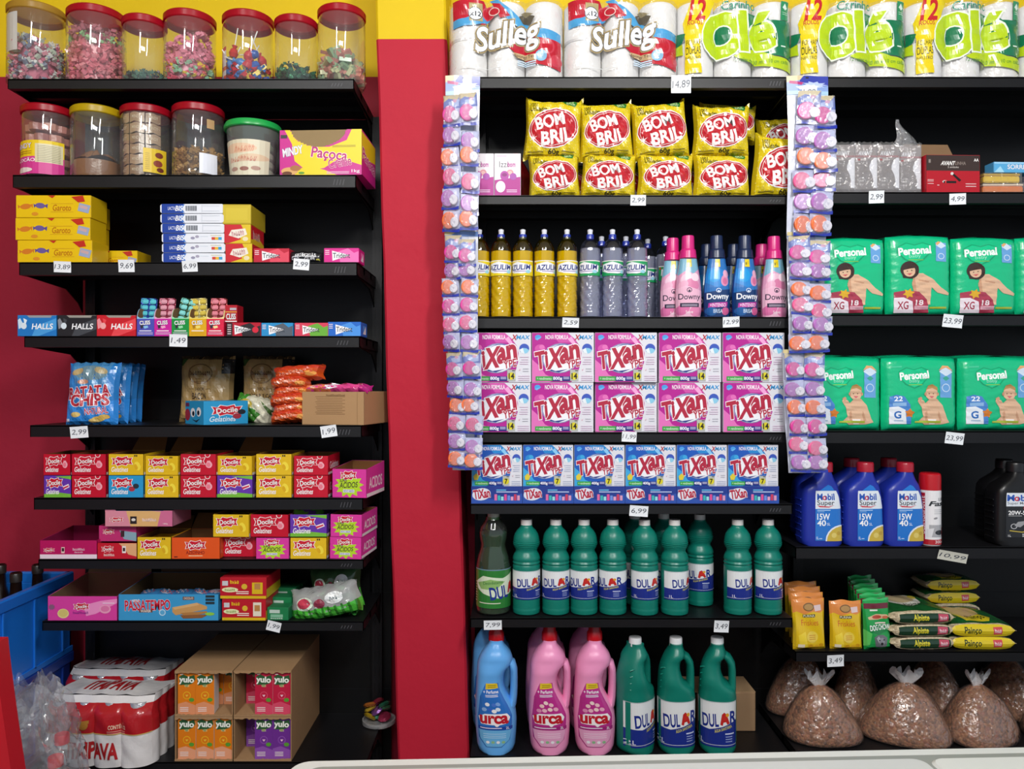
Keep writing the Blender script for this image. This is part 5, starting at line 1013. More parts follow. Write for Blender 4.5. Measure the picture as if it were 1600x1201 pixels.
# ============================================================ middle bay shelf three: bottles
def bottles3():
    z = MZ[2]; r = 16.6 * S
    prof = [(r * .86, 0), (r * .97, .003)]
    for k in range(1, 34): zz = .006 + k * .0045 * .88; prof.append((r * (1 - .035 * (k % 2) * (1 if 2 < k < 31 else 0)), zz))
    prof += [(r, .155), (r, .182), (r * .97, .19), (r * .82, .203), (r * .6, .212), (r * .42, .217), (r * .4, .222)]
    lp = [(r * 1.002, .1), (r * 1.002, .19)]
    def azu(liq, lab):
        t = thing('dish_soap_bottle'); b = MB()
        def flute(sc, lo=0, hi=9): return [[(q * sc * (1 + g * math.sin(7 * a + zz * 230)) * math.sin(a), -q * sc * (1 + g * math.sin(7 * a + zz * 230)) * math.cos(a), zz) for a in [2 * PI * j / 56 for j in range(56)]] for q, zz in prof if lo <= zz < hi for g in (.028 if .018 < zz < .106 else 0,)]
        b.rings(flute(1), clear(('fff080' if liq == 'y' else 'eef0fa'), .08, 1.8, .0), (1, 0)); b.build('bottle_body', t, 25)
        b = MB(); top = .19 if liq == 'y' else .202
        b.rings(flute(.94, .002, top), M('c8b800', 'gloss') if liq == 'y' else clear('d4d8ec', .08, 1.5, .25)); b.build('liquid', t)
        A = [R(0, 0, 200, 90, lab), R(0, 0, 200, 5, 'f0f0e8'), P([(20, 22), (90, 8), (184, 30), (180, 66), (120, 78), (60, 74), (16, 60)], 'eceef4'), T('AZULIM', 26, 26, 170, 56, '20307c', b=.06, sh=.15, rot=2, o='f4f4f8', ow=.03), L(60, 160, (62,), '8a6aa8', 4), E(156, 66, 16, 10, '9ad0e0'), R(6, 10, 18, 22, 'c03030')]
        art(A, 200, 90, lsurf(lp, .1135, .155, -92, 88), t, 'printed_label', 16, 1, kind='gloss', off=.0006)
        b = MB(); b.lathe([(.0105, .216), (.0105, .228), (.0095, .23)], M('2438a0', 'plastic'), 20); b.build('cap', t)
        b = MB(); b.lathe([(.008, .23), (.0065, .233), (.0075, .238), (.0075, .243), (.003, .245)], M('dfe2ea', 'plastic'), 16); b.build('nozzle', t)
        return t
    py, pg = azu('y', 'e0c81c'), azu('g', '1c9a58'); fy = fg = True
    for i, (px, rot, k) in enumerate(((749, 0, 'y'), (783, 3, 'y'), (817, 20, 'y'), (850.5, -24, 'y'), (886, -14, 'y'), (922, 28, 'g'), (957, -4, 'g'), (995.5, 26, 'g'))):
        if k == 'y': o = py if fy else dup(py); fy = False
        else: o = pg if fg else dup(pg); fg = False
        put(o, px, z, YF + .006 + r, math.radians(-rot)); j = i if k == 'y' else i - 5
        tag(o, '%s washing-up liquid bottle, %s from the red pillar' % ('yellow' if k == 'y' else 'clear, green-labelled', ORD[j]), 'bottle', 'washing-up liquid bottles')
    for i, (px, dy, k) in enumerate(((940, .1, 'g'), (978, .1, 'g'), (1012, .14, 'g'), (1040, .1, 'g'))):
        o = dup(pg); put(o, px, z, YF + .006 + r + dy, math.radians(rng(-60, 60))); tag(o, 'clear washing-up liquid bottle standing in the shade behind, %s from the pillar' % ORD[i], 'bottle', 'washing-up liquid bottles at the back')
    def downy(body, cap, navy):
        t = thing('softener_bottle'); w = 42 * S
        s = [(0, .40), (.004, .455), (.02, .475), (.05, .48), (.08, .475), (.105, .44), (.13, .385), (.15, .335), (.163, .315), (.166, .3)]
        lf = Loft([(zz, -k * w * 1.0, k * w * 1.0, k * w * 1.35, 2.3) for zz, k in s]); b = MB()
        for (za, zb) in ((0, .166),): lf.mesh(b, M('e08cb0' if not navy else '2450a0', 'hdpe'), 28)
        b.build('bottle_body', t)
        A = [R(0, 0, 170, 340, 'dc9cbc' if not navy else '2a70b8')]
        if not navy:
            A += [P([(0, 0), (170, 0), (170, 60), (120, 90), (60, 70), (0, 100)], '7ab0c8'), E(70, 120, 50, 34, 'e8c0d4', 15), E(110, 150, 46, 30, 'd880a8', -20), E(40, 160, 40, 26, 'e4a8c4', 30), E(130, 110, 30, 24, 'f0d4e0'), P([(0, 180), (60, 160), (170, 190), (170, 340), (0, 340)], 'e8b4cc'), E(40, 300, 50, 30, 'd870a4', 20), E(130, 310, 44, 30, 'dc80ac'), E(85, 186, 18, 14, '3a3048'), E(85, 186, 14, 10, 'e4b0c8'), E(85, 190, 7, 6, '3a3048'), T('Downy', 14, 208, 158, 252, '2c2840', b=.02), R(24, 262, 150, 286, '2c2840'), L(34, 140, (270, 277), 'c8b8cc', 3), T('Suave', 60, 306, 110, 322, 'f4e4ec')]
        else:
            A += [P([(0, 60), (60, 50), (170, 80), (170, 150), (80, 170), (0, 140)], '2484d0'), E(60, 100, 44, 40, '1c98dc', 20), E(136, 130, 28, 34, 'dc90b4', -20), E(136, 134, 16, 20, 'd06a98'), E(148, 90, 22, 22, 'e4a8c4'), P([(0, 200), (170, 180), (170, 340), (0, 340)], '15386c'), E(90, 188, 18, 13, 'dce4f0'), E(90, 188, 14, 9, '1c60a8'), E(90, 192, 7, 5, 'dce4f0'), T('Downy', 14, 206, 158, 250, 'f0f2f8', b=.05), P([(24, 262), (150, 256), (146, 284), (20, 290)], 'b8389c'), T('+INTENSO', 32, 264, 138, 284, 'f0d8ec', b=.03), E(40, 310, 40, 24, '1c5a9c'), E(136, 310, 26, 22, 'c8588c'), T('BRISA', 54, 298, 116, 320, 'c8d8ec', b=.02)]
        A += [P([(62, 4), (108, 4), (108, 50), (62, 50)], 'e4cc20'), R(70, 22, 80, 38, '5a5a28'), R(84, 16, 100, 34, 'd0b410')]
        art(A, 170, 340, lf.surf(.003, .162, .02, .98), t, 'printed_label', 12, 14, kind='gloss', off=.0007)
        b = MB(); m = M(cap, 'plastic'); k = .5 * w * 2 * .64 / 2 * 1.0
        n = 28; R1 = .0215; R2 = .0165
        b.rings([[(R * (1 + .02 * (j % 2)) * math.sin(2 * PI * j / n), -R * (1 + .02 * (j % 2)) * math.cos(2 * PI * j / n), zz) for j in range(n)] for R, zz in ((R1 + .002, .164), (R1, .183), (R1 - .001, .187), (R2 + .001, .189), (R2, .222), (R2 - .001, .226))], m); b.build('cap', t, 50); return t
    pk, bl = downy('p', 'd0287c', 0), downy('b', '1c2a4c', 1); f = {'p': True, 'b': True}
    for i, (px, dy, k, lab) in enumerate(((1075, 0, 'p', 'pink fabric softener bottle in front, nearer the washing-up liquid'), (1119.5, 0, 'b', 'dark blue capped softener bottle beside the front pink one'), (1163.5, 0, 'b', 'dark blue capped softener bottle, second from the front pink one'), (1209, .01, 'p', 'pink fabric softener bottle beside the hanging strip'),
                                        (1051, .035, 'p', 'pink fabric softener bottle half hidden by the front pink one'), (1104, .13, 'b', 'blue softener bottle in the back rank nearest the pillar'), (1146, .13, 'b', 'blue softener bottle in the back rank, next one along'), (1190, .13, 'p', 'shaded pink softener bottle in the back rank'))):
        q = pk if k == 'p' else bl; o = q if f[k] else dup(q); f[k] = False
        put(o, px, z, YF + .006 + .03 + dy, math.radians(rng(-5, 5))); tag(o, lab, 'bottle', 'fabric softener bottles')
bottles3()
# ============================================================ middle bay: washing powder
def tixan(mag):
    c, c2, c3 = ('b41c90', 'e070b8', 'd050a8') if mag else ('1a58b8', '3aa4dc', '2888d0')
    A = [R(0, 0, 690, 555, c), P([(0, 300), (90, 380), (150, 470), (260, 520), (200, 555), (0, 555)], c2), P([(200, 0), (420, 0), (540, 110), (300, 110)], c3), E(90, 180, 60, 50, c3), E(110, 160, 30, 26, c2),
         P([(400, 0), (690, 0), (690, 555), (440, 555), (520, 430), (548, 330), (552, 230), (528, 140), (480, 70)], 'dcdce4'), T('NOVA FORMULA', 150, 24, 405, 72, 'f6f0f6', b=.04), E(66, 48, 34, 26, '4a9ce0'), P([(30, 70), (110, 44), (60, 84)], '6ab4ec'), P([(400, 70), (440, 40), (490, 120), (470, 150)], 'f0a8d8' if mag else '8ac8f0'),
         T('X', 482, 22, 532, 80, 'b02838', b=.08, sh=.2), T('MAX', 532, 28, 674, 72, '2a90cc', b=.07, sh=.2), E(616, 178, 56, 56, '3c58b8'), P([(562, 190), (600, 170), (640, 174), (672, 196), (650, 226), (616, 236), (580, 222)], '8cc8e4'), P([(562, 190), (600, 170), (620, 236), (585, 226)], 'e4ecf0'),
         E(316, 286, 206, 168, '8c98bc', 10), E(318, 288, 192, 156, 'ececf2', 10), E(336, 268, 180, 140, '5a6aa8', 20), E(330, 276, 176, 138, 'f0f0f5', 16), P([(160, 392), (260, 430), (400, 410), (300, 446), (200, 428)], '2a3c88'),
         T('Ti', 40, 216, 172, 396, 'b02440', rot=12, sh=.12, b=.1, o='f4eef4', ow=.06), T('an', 312, 160, 526, 320, 'b02440', rot=13, sh=.12, b=.1, o='f4eef4', ow=.06), T('X', 186, 176, 330, 388, 'b02440', rot=10, sh=.25, b=.1, o='f4eef4', ow=.05), T('YPE', 386, 306, 528, 390, 'b02440', rot=13, sh=.1, b=.06, o='f4eef4', ow=.07),
         R(40, 490, 232, 540, '3aa044'), T('+ rendimento', 54, 500, 216, 530, 'c8e8c8', b=.03), R(230, 490, 426, 542, '22287c'), T('800g' if mag else '400g', 236, 496, 336, 540, 'f0f0f8', b=.06), L(350, 414, (498, 514), 'c8c8e0', 8), R(426, 416, 518, 542, 'b4b8b0'), E(472, 488, 42, 42, 'd8cc2c'), T('14' if mag else '7', 444 if mag else 456, 456, 502 if mag else 490, 520, '202018', b=.08), R(480, 422, 512, 432, '3a3a3a')]
    for y in (272, 300, 326, 350): A.append(L(582 - (y % 3) * 8, 660 + (y % 5) * 3, (y,), 'c8a0c0' if mag else 'a8b4d4', 5))
    A += [L(600, 664, (404, 430), 'a8a8b4', 5), P([(556, 408), (564, 420), (578, 402), (564, 428)], 'c84a6a'), L(548, 676, (486, 510, 532), 'd0a8c8' if mag else 'a8b8d8', 5)]
    if not mag: A.append(P([(20, 420), (60, 380), (100, 420), (80, 470), (30, 470)], 'dcc83a'))
    return A
def powder():
    AM, AB = tixan(1), tixan(0); z = MZ[3]; side = ([R(0, 0, 300, 555, 'c8a0c0'), R(0, 0, 300, 120, 'b41c90'), L(30, 260, range(160, 500, 30), '9a6090', 6)], 300, 555)
    p = carton('washing_powder_box', None, 'box', None, 97.5 * S, 78 * S, .14, 'd4d0da', AM, 690, 555, sideart=side); first = True
    for row in range(2):
        for i, px in enumerate((781, 879.5, 978.5, 1078, 1177) if row else (780, 879, 978, 1077.5, 1178)):
            o = p if first else dup(p); first = False; put(o, px + (rng(-.5, .5)), z + row * 78.4 * S, YF + .006 + rng(0, .004) + (.012 if row == 0 and i == 2 else 0), math.radians(rng(-.7, .7)))
            tag(o, 'magenta washing powder box in the %s row, %s from the red pillar' % (('lower', 'upper')[row], ORD[i]), None, 'magenta washing powder boxes')
    o = None
    for i in range(5):
        for row in range(1): o = dup(p); put(o, 781 + i * 99, z, YF + .16, 0); tag(o, 'magenta washing powder box in the hidden back rank, %s from the red pillar' % ORD[i], None, 'magenta washing powder boxes')
    z = MZ[4]; W, H = 690, 555
    p = carton('washing_powder_box', None, 'box', None, 79 * S, 91 * S, .1, 'd0d4e0', None, 1, 1)
    art(AB, 690, 555, flat(-79 * S / 2 + .0006, 79 * S / 2 - .0006, 26 * S, 91 * S - .0006, 0), p, 'printed_front', off=.0002)
    # display tray in front
    def tray2():
        w, h, d = 80 * S, 26.5 * S, .108; b = MB(); m = M('20388c'); k = M('8a7a60', 'kraft')
        b.box(-w / 2, w / 2, -.003, -.0018, 0, h, m); b.box(-w / 2, w / 2, d, d + .0012, 0, h * .8, m); b.box(-w / 2, w / 2, -.003, d, -.0012, 0, m)
        for s in (-1, 1): x = s * w / 2; b.box(*sorted((x, x - s * .0008)), -.002, d, 0, h, m)
        o = b.build('display_tray', ang=0)
        A = [R(0, 0, 220, 72, '20388c'), P([(0, 40), (120, 60), (220, 30), (220, 72), (0, 72)], '2a50a8'), E(44, 34, 40, 26, 'd8dce8', 8), T('TiXan', 10, 14, 80, 50, 'b02440', rot=8, b=.1, o='f0ecf4', ow=.05)] + [R(100 + i * 14, 34 + (i % 3) * 5, 111 + i * 14, 60, c) for i, c in enumerate(('dc6aa0', '3ab0b4', '9adce0', 'd84a90', '6a8ad8', 'e0a0c0', 'c83a5a', 'd898b8'))] + [L(108, 150, (14,), '6ac0e8', 4), L(108, 200, (22,), 'b8c8ec', 4)]
        art(A, 220, 72, flat(-w / 2, w / 2, 0, h, -.003), o, 'printed_front', off=.0002); return o
    q = tray2()
    for i in range(6):
        o = p if i == 0 else dup(p); t = q if i == 0 else dup(q); px = 776.3 + i * 80.1
        put(o, px, z + .0013, YF + .012 + rng(0, .003), 0); put(t, px, z + .0012, YF + .008)
        tag(o, 'blue washing powder box with yellow mark, %s from the red pillar' % ORD[i], None, 'blue washing powder boxes'); tag(t, 'blue cardboard display tray holding the %s blue powder box from the pillar' % ORD[i], 'tray', 'blue display trays')
powder()

# ============================================================ bleach bottles
def dular_label(W, H, big=0):
    kx, ox = (1.28, -29) if big else (1, 10)
    q = [R(0, 0, 260, 170, 'e4e8ea'), P([(0, 100), (60, 104), (140, 92), (260, 62), (260, 170), (0, 170)], '1e3088'), P([(60, 116), (130, 112), (230, 74), (230, 78), (130, 118)], '1e3088'), T('DUL', 40, 48, 112, 94, '1e3088', b=.06, rot=4), P([(120, 84), (128, 46), (140, 38), (152, 48), (166, 80), (154, 84), (148, 74), (136, 76), (132, 88)], 'c02a28'), E(142, 60, 10, 8, 'c83028'), E(154, 48, 8, 7, 'e0a030'), T('R', 168, 36, 194, 78, '1e3088', b=.08), T('ÁGUA SANITÁRIA', 92, 92, 176, 106, 'd8d060', rot=14, b=.03),
            T('%dL' % (2 if big else 1), 22, 142, 42, 158, 'd8dcec', b=.03), L(144, 186, (116,), 'c8d0ec', 5), L(146, 178, (128, 137, 146), '9aa8d8', 3), R(0, 160, 260, 162, 'c8ccd8'), R(0, 0, 260, 2, 'b8c0c8')]
    return q[:2] + [[([[(x * kx + ox, y) for x, y in pl] for pl in polys], c) for polys, c in it] for it in q[2:-2]] + q[-2:]
TEAL = '0e7868'
def bleach():
    z = MZ[5]; r = 21.8 * S
    pf = [(.82, 0), (.97, .004), (1, .012)]
    for k in range(8): pf.append((1 - .03 * (k % 2), .018 + k * .0035))
    pf += [(1, .048), (1, .128), (.985, .131)]
    for k in range(5): pf.append((1.01 - .06 * (k % 2), .136 + k * .005))
    pf += [(.98, .162), (.9, .170), (.8, .176), (.78, .181), (.86, .189), (.93, .198), (.955, .207), (.93, .216), (.86, .226), (.7, .236), (.5, .244), (.44, .248), (.44, .252)]
    prof = [(q * r, zz * .97) for q, zz in pf]
    t = thing('bleach_bottle'); b = MB(); b.lathe(prof, M(TEAL, 'hdpe'), 28); b.build('bottle_body', t, 40)
    b = MB()
    for k in range(5): q = .185 + k * .0048; rr = r * (.84, .9, .945, .955, .935)[k]; b.lathe([(rr, q * .985 - .0014), (rr + .0013, q * .985), (rr, q * .985 + .0014)], M(TEAL, 'hdpe'), 28, cap=(0, 0))
    b.build('grip_rib', t, 60)
    art(dular_label(260, 170), 260, 170, lsurf([(r, .04), (r, .13)], .0455, .123, -88, 112), t, 'printed_label', 20, 2, kind='gloss', off=.0007)
    b = MB(); n = 30; b.rings([[(R0 * (1 + .02 * (j % 2)) * math.sin(2 * PI * j / n), -R0 * (1 + .02 * (j % 2)) * math.cos(2 * PI * j / n), zz) for j in range(n)] for R0, zz in ((.0155, .24), (.0155, .2565), (.0148, .259))], M('dcd8d4', 'plastic')); b.build('cap', t, 50)
    first = True
    for i, (px, rot, dy) in enumerate(((822.5, 8, 0), (868.5, -8, 0), (912.5, -24, 0), (957.5, -38, 0), (1007, 8, -.004), (1054, 30, -.004), (1152.5, 26, 0), (1200, 12, 0), (992, -10, .1), (1037, 10, .1), (1093.5, -34, .085))):
        o = t if first else dup(t); first = False; put(o, px, z, YF + .012 + r + dy, math.radians(rot)); o['category'] = 'bottle'
        lab = 'teal one litre bleach bottle with cream cap, %s from the green disinfectant' % ORD[i] if i < 8 else ['teal bleach bottle in the shaded back rank behind the fifth one', 'teal bleach bottle in the shaded back rank behind the sixth one', 'teal bleach bottle set back in the gap of the front row'][i - 8]
        tag(o, lab, 'bottle', 'one litre bleach bottles')
    # green disinfectant
    R2 = 27.5 * S; pr = [(.84, 0), (.97, .006), (1, .02), (1, .13), (.97, .14), (.9, .158), (.76, .178), (.72, .19), (.8, .205), (.84, .222), (.76, .238), (.52, .254), (.46, .262), (.44, .266)]; pr = [(q * R2, zz) for q, zz in pr]
    t = thing('disinfectant_bottle', 'large dark green see-through disinfectant bottle next to the pillar', 'bottle'); b = MB(); b.lathe(pr, clear('9cc89c', .05, 1.6, .02), 32, cap=(1, 0)); b.build('bottle_body', t, 40)
    b = MB(); b.lathe([(q * .93, max(zz, .003)) for q, zz in pr if zz < .235], clear('2f7a30', .1, .5, .12), 28); b.build('liquid', t)
    b = MB(); b.lathe([(R2 * .9, .004), (R2 * .94, .016)], M('18a02c', 'gloss'), 28, cap=(1, 0)); b.build('base_glow_tint', t) if 0 else None
    art([R(0, 0, 200, 175, '2c7a34'), P([(20, 60), (60, 30), (140, 40), (200, 20), (200, 110), (120, 130), (60, 110), (30, 90)], 'd4e0c8'), P([(30, 64), (90, 44), (150, 56), (110, 90), (50, 90)], '8ab46a'), T('DUL', 88, 78, 162, 132, '22348c', b=.07, rot=8), P([(164, 110), (172, 66), (184, 58), (196, 70), (200, 104), (188, 106), (184, 96), (176, 98), (172, 112)], 'c02a28'), L(40, 130, (150,), 'd8dcc8', 4), T('Desinfetante', 60, 52, 140, 66, '3a7a3c', rot=6), R(0, 0, 200, 5, '6a8a9a'), L(6, 24, range(60, 150, 12), 'b0b890', 5)], 200, 175,
        lsurf([(R2, .0), (R2, .2)], .022, .128, -84, 84), t, 'printed_label', 16, 1, kind='gloss', off=.0008)
    b = MB(); b.lathe([(.0165, .258), (.0165, .275), (.0155, .277)], M('b8b4a8', 'plastic'), 24); b.build('cap', t); put(t, 771, z, YF + .01 + R2)
    b = MB(); b.grid(lambda u, v: Vector((.12 * (u - .5), .08 * v, .03 + .02 * math.sin(7 * u + 3 * v) + .01 * math.sin(19 * u))), 14, 8, clear('dfe4e8', .1, 1.5, .2)); o = b.build('clear_wrap_scrap', ang=20); tag(o, 'scrap of clear plastic wrap lying in shadow behind the end bleach bottles', 'plastic wrap'); put(o, 1190, z, YF + .14)
bleach()

# ============================================================ floor level: urca softener, two litre bleach
def handled(name, secs, hole, tube, col, capc, capart, z0, depth):
    pass
def base_mid():
    z = MZ[6]
    def urca(body, label_c, lab2, fl):
        t = thing('softener_jug'); H = 176 * S; W = 67 * S; k = S
        # z (px above base), left, right edge (px from centre)
        rows = [(0, -24, 24), (3, -28, 28), (10, -30.5, 30.5), (30, -32.5, 32), (48, -33.5, 32.5), (62, -33.5, 31), (74, -33.5, 26), (84, -33, 20), (94, -32.5, 14.5), (104, -32, 12), (114, -31.5, 12), (122, -31, 14), (130, -30.5, 18), (137, -30, 25), (144, -28, 26), (152, -24, 23), (160, -18, 17), (166, -12.5, 12), (170, -11, 11), (173, -11, 11)]
        lf = Loft([(a * k, l * k, r * k, min((r - l) * 1.25, 58) * k * (1 if a < 135 else .9), 2.5) for a, l, r in rows]); b = MB(); m = M(body, 'hdpe'); lf.mesh(b, m, 32)
        b.build('bottle_body', t, 60)
        b = MB(); P0 = [(18, 141), (24.5, 136), (27.5, 126), (28.2, 112), (28.2, 98), (27.5, 84), (25.5, 72), (21, 64)]; b.tube([(x * k, 0, zz * k) for x, zz in P0], [5 * k, 6.6 * k, 6.4 * k, 6 * k, 6 * k, 6.2 * k, 7 * k, 8 * k], m, 12, sx=2.2); b.build('handle', t, 60)
        A = [P([(60, 0), (150, 0), (165, 70), (172, 200), (160, 330), (120, 370), (40, 370), (6, 320), (4, 200), (20, 80)], label_c), P([(62, 0), (100, -6), (144, 4), (150, 30), (60, 34)], 'dcc030'), L(76, 134, (10, 20), '9a8420', 4), T('+ Perfume', 44, 40, 146, 58, 'f0f0f8', b=.04), L(56, 138, (66, 74), 'dcdcec', 4)] + [E(x, y, 13, 11, c) for x, y, c in fl] + [
             P([(8, 196), (40, 176), (150, 176), (162, 200), (150, 232), (110, 240), (96, 254), (84, 240), (20, 236)], 'f4eef0'), T('urca', 18, 188, 150, 230, 'c02030', b=.1), R(6, 250, 170, 268, lab2), L(16, 120, (256,), 'e8e0f0', 5), T('2L', 140, 252, 156, 266, 'f0f0f8'), P([(8, 270), (166, 272), (156, 330), (118, 366), (44, 366), (14, 320)], 'e0a0c4' if body[0] == 'e' else '6ab0e0')] + [E(50 + i * 26, 340, 9, 8, 'e8e8ec' if i % 2 == 0 else '8ab88a') for i in range(4)] + [L(30, 140, (290, 302, 312), 'f0d8e8' if body[0] == 'e' else 'b8d8f0', 3)]
        art(A, 176, 372, lf.surf(12 * k, 112 * k, .06, .92), t, 'printed_label', 12, 14, kind='gloss', off=.0009)
        b = MB(); n = 28; b.rings([[(R0 * (1 + .025 * (j % 2)) * math.sin(2 * PI * j / n), -R0 * (1 + .025 * (j % 2)) * math.cos(2 * PI * j / n), zz * k) for j in range(n)] for R0, zz in ((11.8 * k, 171), (12.2 * k, 173), (12 * k, 184), (10 * k, 187), (9.6 * k, 199), (9 * k, 200.5))], M('bc1420', 'plastic')); b.build('cap', t, 50); return t
    pinkfl = [(60, 130, 'f0c8c8'), (86, 112, 'f4d8d4'), (112, 124, 'f0c0c8'), (70, 156, 'eeb8c8'), (100, 150, 'f4d4d0'), (130, 150, 'e8a8c0'), (42, 158, 'e090b8')]
    bluefl = [(60, 120, 'e8ecf4'), (96, 124, '4a78d0'), (112, 150, 'dce8f4'), (70, 150, '3a68c8'), (40, 150, '88b0e4'), (120, 120, '7aa4e0'), (90, 160, 'f0f0f4')]
    u = urca('64acec', '2c70c4', '2448a0', bluefl); p = urca('ee98c4', 'b83088', 'a02878', pinkfl); f = [1, 1]
    for px, dy, k, lab in ((775.5, 0, 0, 'sky blue softener jug with red cap at the front, next to the pillar'), (858.5, 0, 1, 'pink softener jug with red cap, nearer the sky blue one'), (929, 0, 1, 'pink softener jug with red cap, beside the two litre bleach'),
                           (767, .14, 0, 'sky blue softener jug standing behind the front blue one'), (852, .14, 1, 'pink softener jug standing behind the first pink one'), (917, .14, 1, 'pink softener jug standing behind the second pink one')):
        q = (u, p)[k]; o = q if f[k] else dup(q); f[k] = 0; put(o, px, z, YF + .055 + dy); tag(o, lab, 'jug', 'softener jugs')
    def twol():
        t = thing('bleach_jug'); k = S; m = M(TEAL, 'hdpe')
        rows = [(0, -23, 23), (3, -27.5, 27.5), (8, -29, 29), (12, -29, 29), (86, -29.5, 29.5), (90, -29, 29), (96, -28.5, 28), (101, -28.5, 25), (106, -28, 17), (112, -27.5, 10), (120, -27, 7), (128, -26, 5), (136, -24, 5), (143, -21, 7), (148, -18.5, 12), (154, -15, 13.5), (160, -11.5, 11.5), (164, -10, 10), (168, -10, 10)]
        lf = Loft([(a * k, l * k, r * k, min((r - l) * 1.5, 56) * k, 2.4) for a, l, r in rows]); b = MB(); lf.mesh(b, m, 32); b.build('bottle_body', t, 60)
        b = MB(); b.tube([(x * k, 0, zz * k) for x, zz in ((9, 151), (16, 146), (21.5, 137), (23, 126), (23.3, 112), (23.3, 101), (22, 93))], [6 * k, 6.6 * k, 6.2 * k, 6 * k, 6 * k, 6.2 * k, 7 * k], m, 12, sx=2.0); b.build('handle', t, 60)
        b = MB()
        for i in range(4):
            zz = 102 + i * 10
            b.tube([((-27 + .1 * i) * k + x * k, -(.5 * 26 * math.sqrt(max(0, 1 - ((x - 14) / 17) ** 2)) + 4) * k, (zz + 2 * math.sin(x * .3)) * k) for x in range(0, 28, 3)], 1.3 * k, m, 6)
        b.build('grip_rib', t, 60)
        art(dular_label(1, 1, 1), 235, 170, lf.surf(13 * k, 84 * k, .0, 1), t, 'printed_label', 20, 2, kind='gloss', off=.0008)
        b = MB(); n = 30; b.rings([[(R0 * k * (1 + .02 * (j % 2)) * math.sin(2 * PI * j / n), -R0 * k * (1 + .02 * (j % 2)) * math.cos(2 * PI * j / n), zz * k) for j in range(n)] for R0, zz in ((10, 161), (10, 175), (9.4, 177))], M('e4e6e8', 'plastic')); b.build('cap', t, 50); return t
    q = twol()
    for i, (px, rz) in enumerate(((992.5, 42), (1056, 2), (1120.5, -9))):
        o = q if i == 0 else dup(q); put(o, px, z, YF + .05, math.radians(rz)); tag(o, 'teal two litre bleach jug with white cap, %s from the pink softener' % ORD[i], 'jug', 'two litre bleach jugs')
    b = MB(); w, h, d = .17, 65 * S, .12; b.bbox(-w / 2, w / 2, 0, d, 0, h, M('9a7c5e', 'kraft'), .002); b.box(-w / 2 - .02, w / 2, .001, d, h, h + .002, M('a88a68', 'kraft')); o = b.build('cardboard_carton', ang=0); tag(o, 'closed brown cardboard carton behind the last bleach jug', 'carton'); put(o, 1135, z, YF + .15)
base_mid()

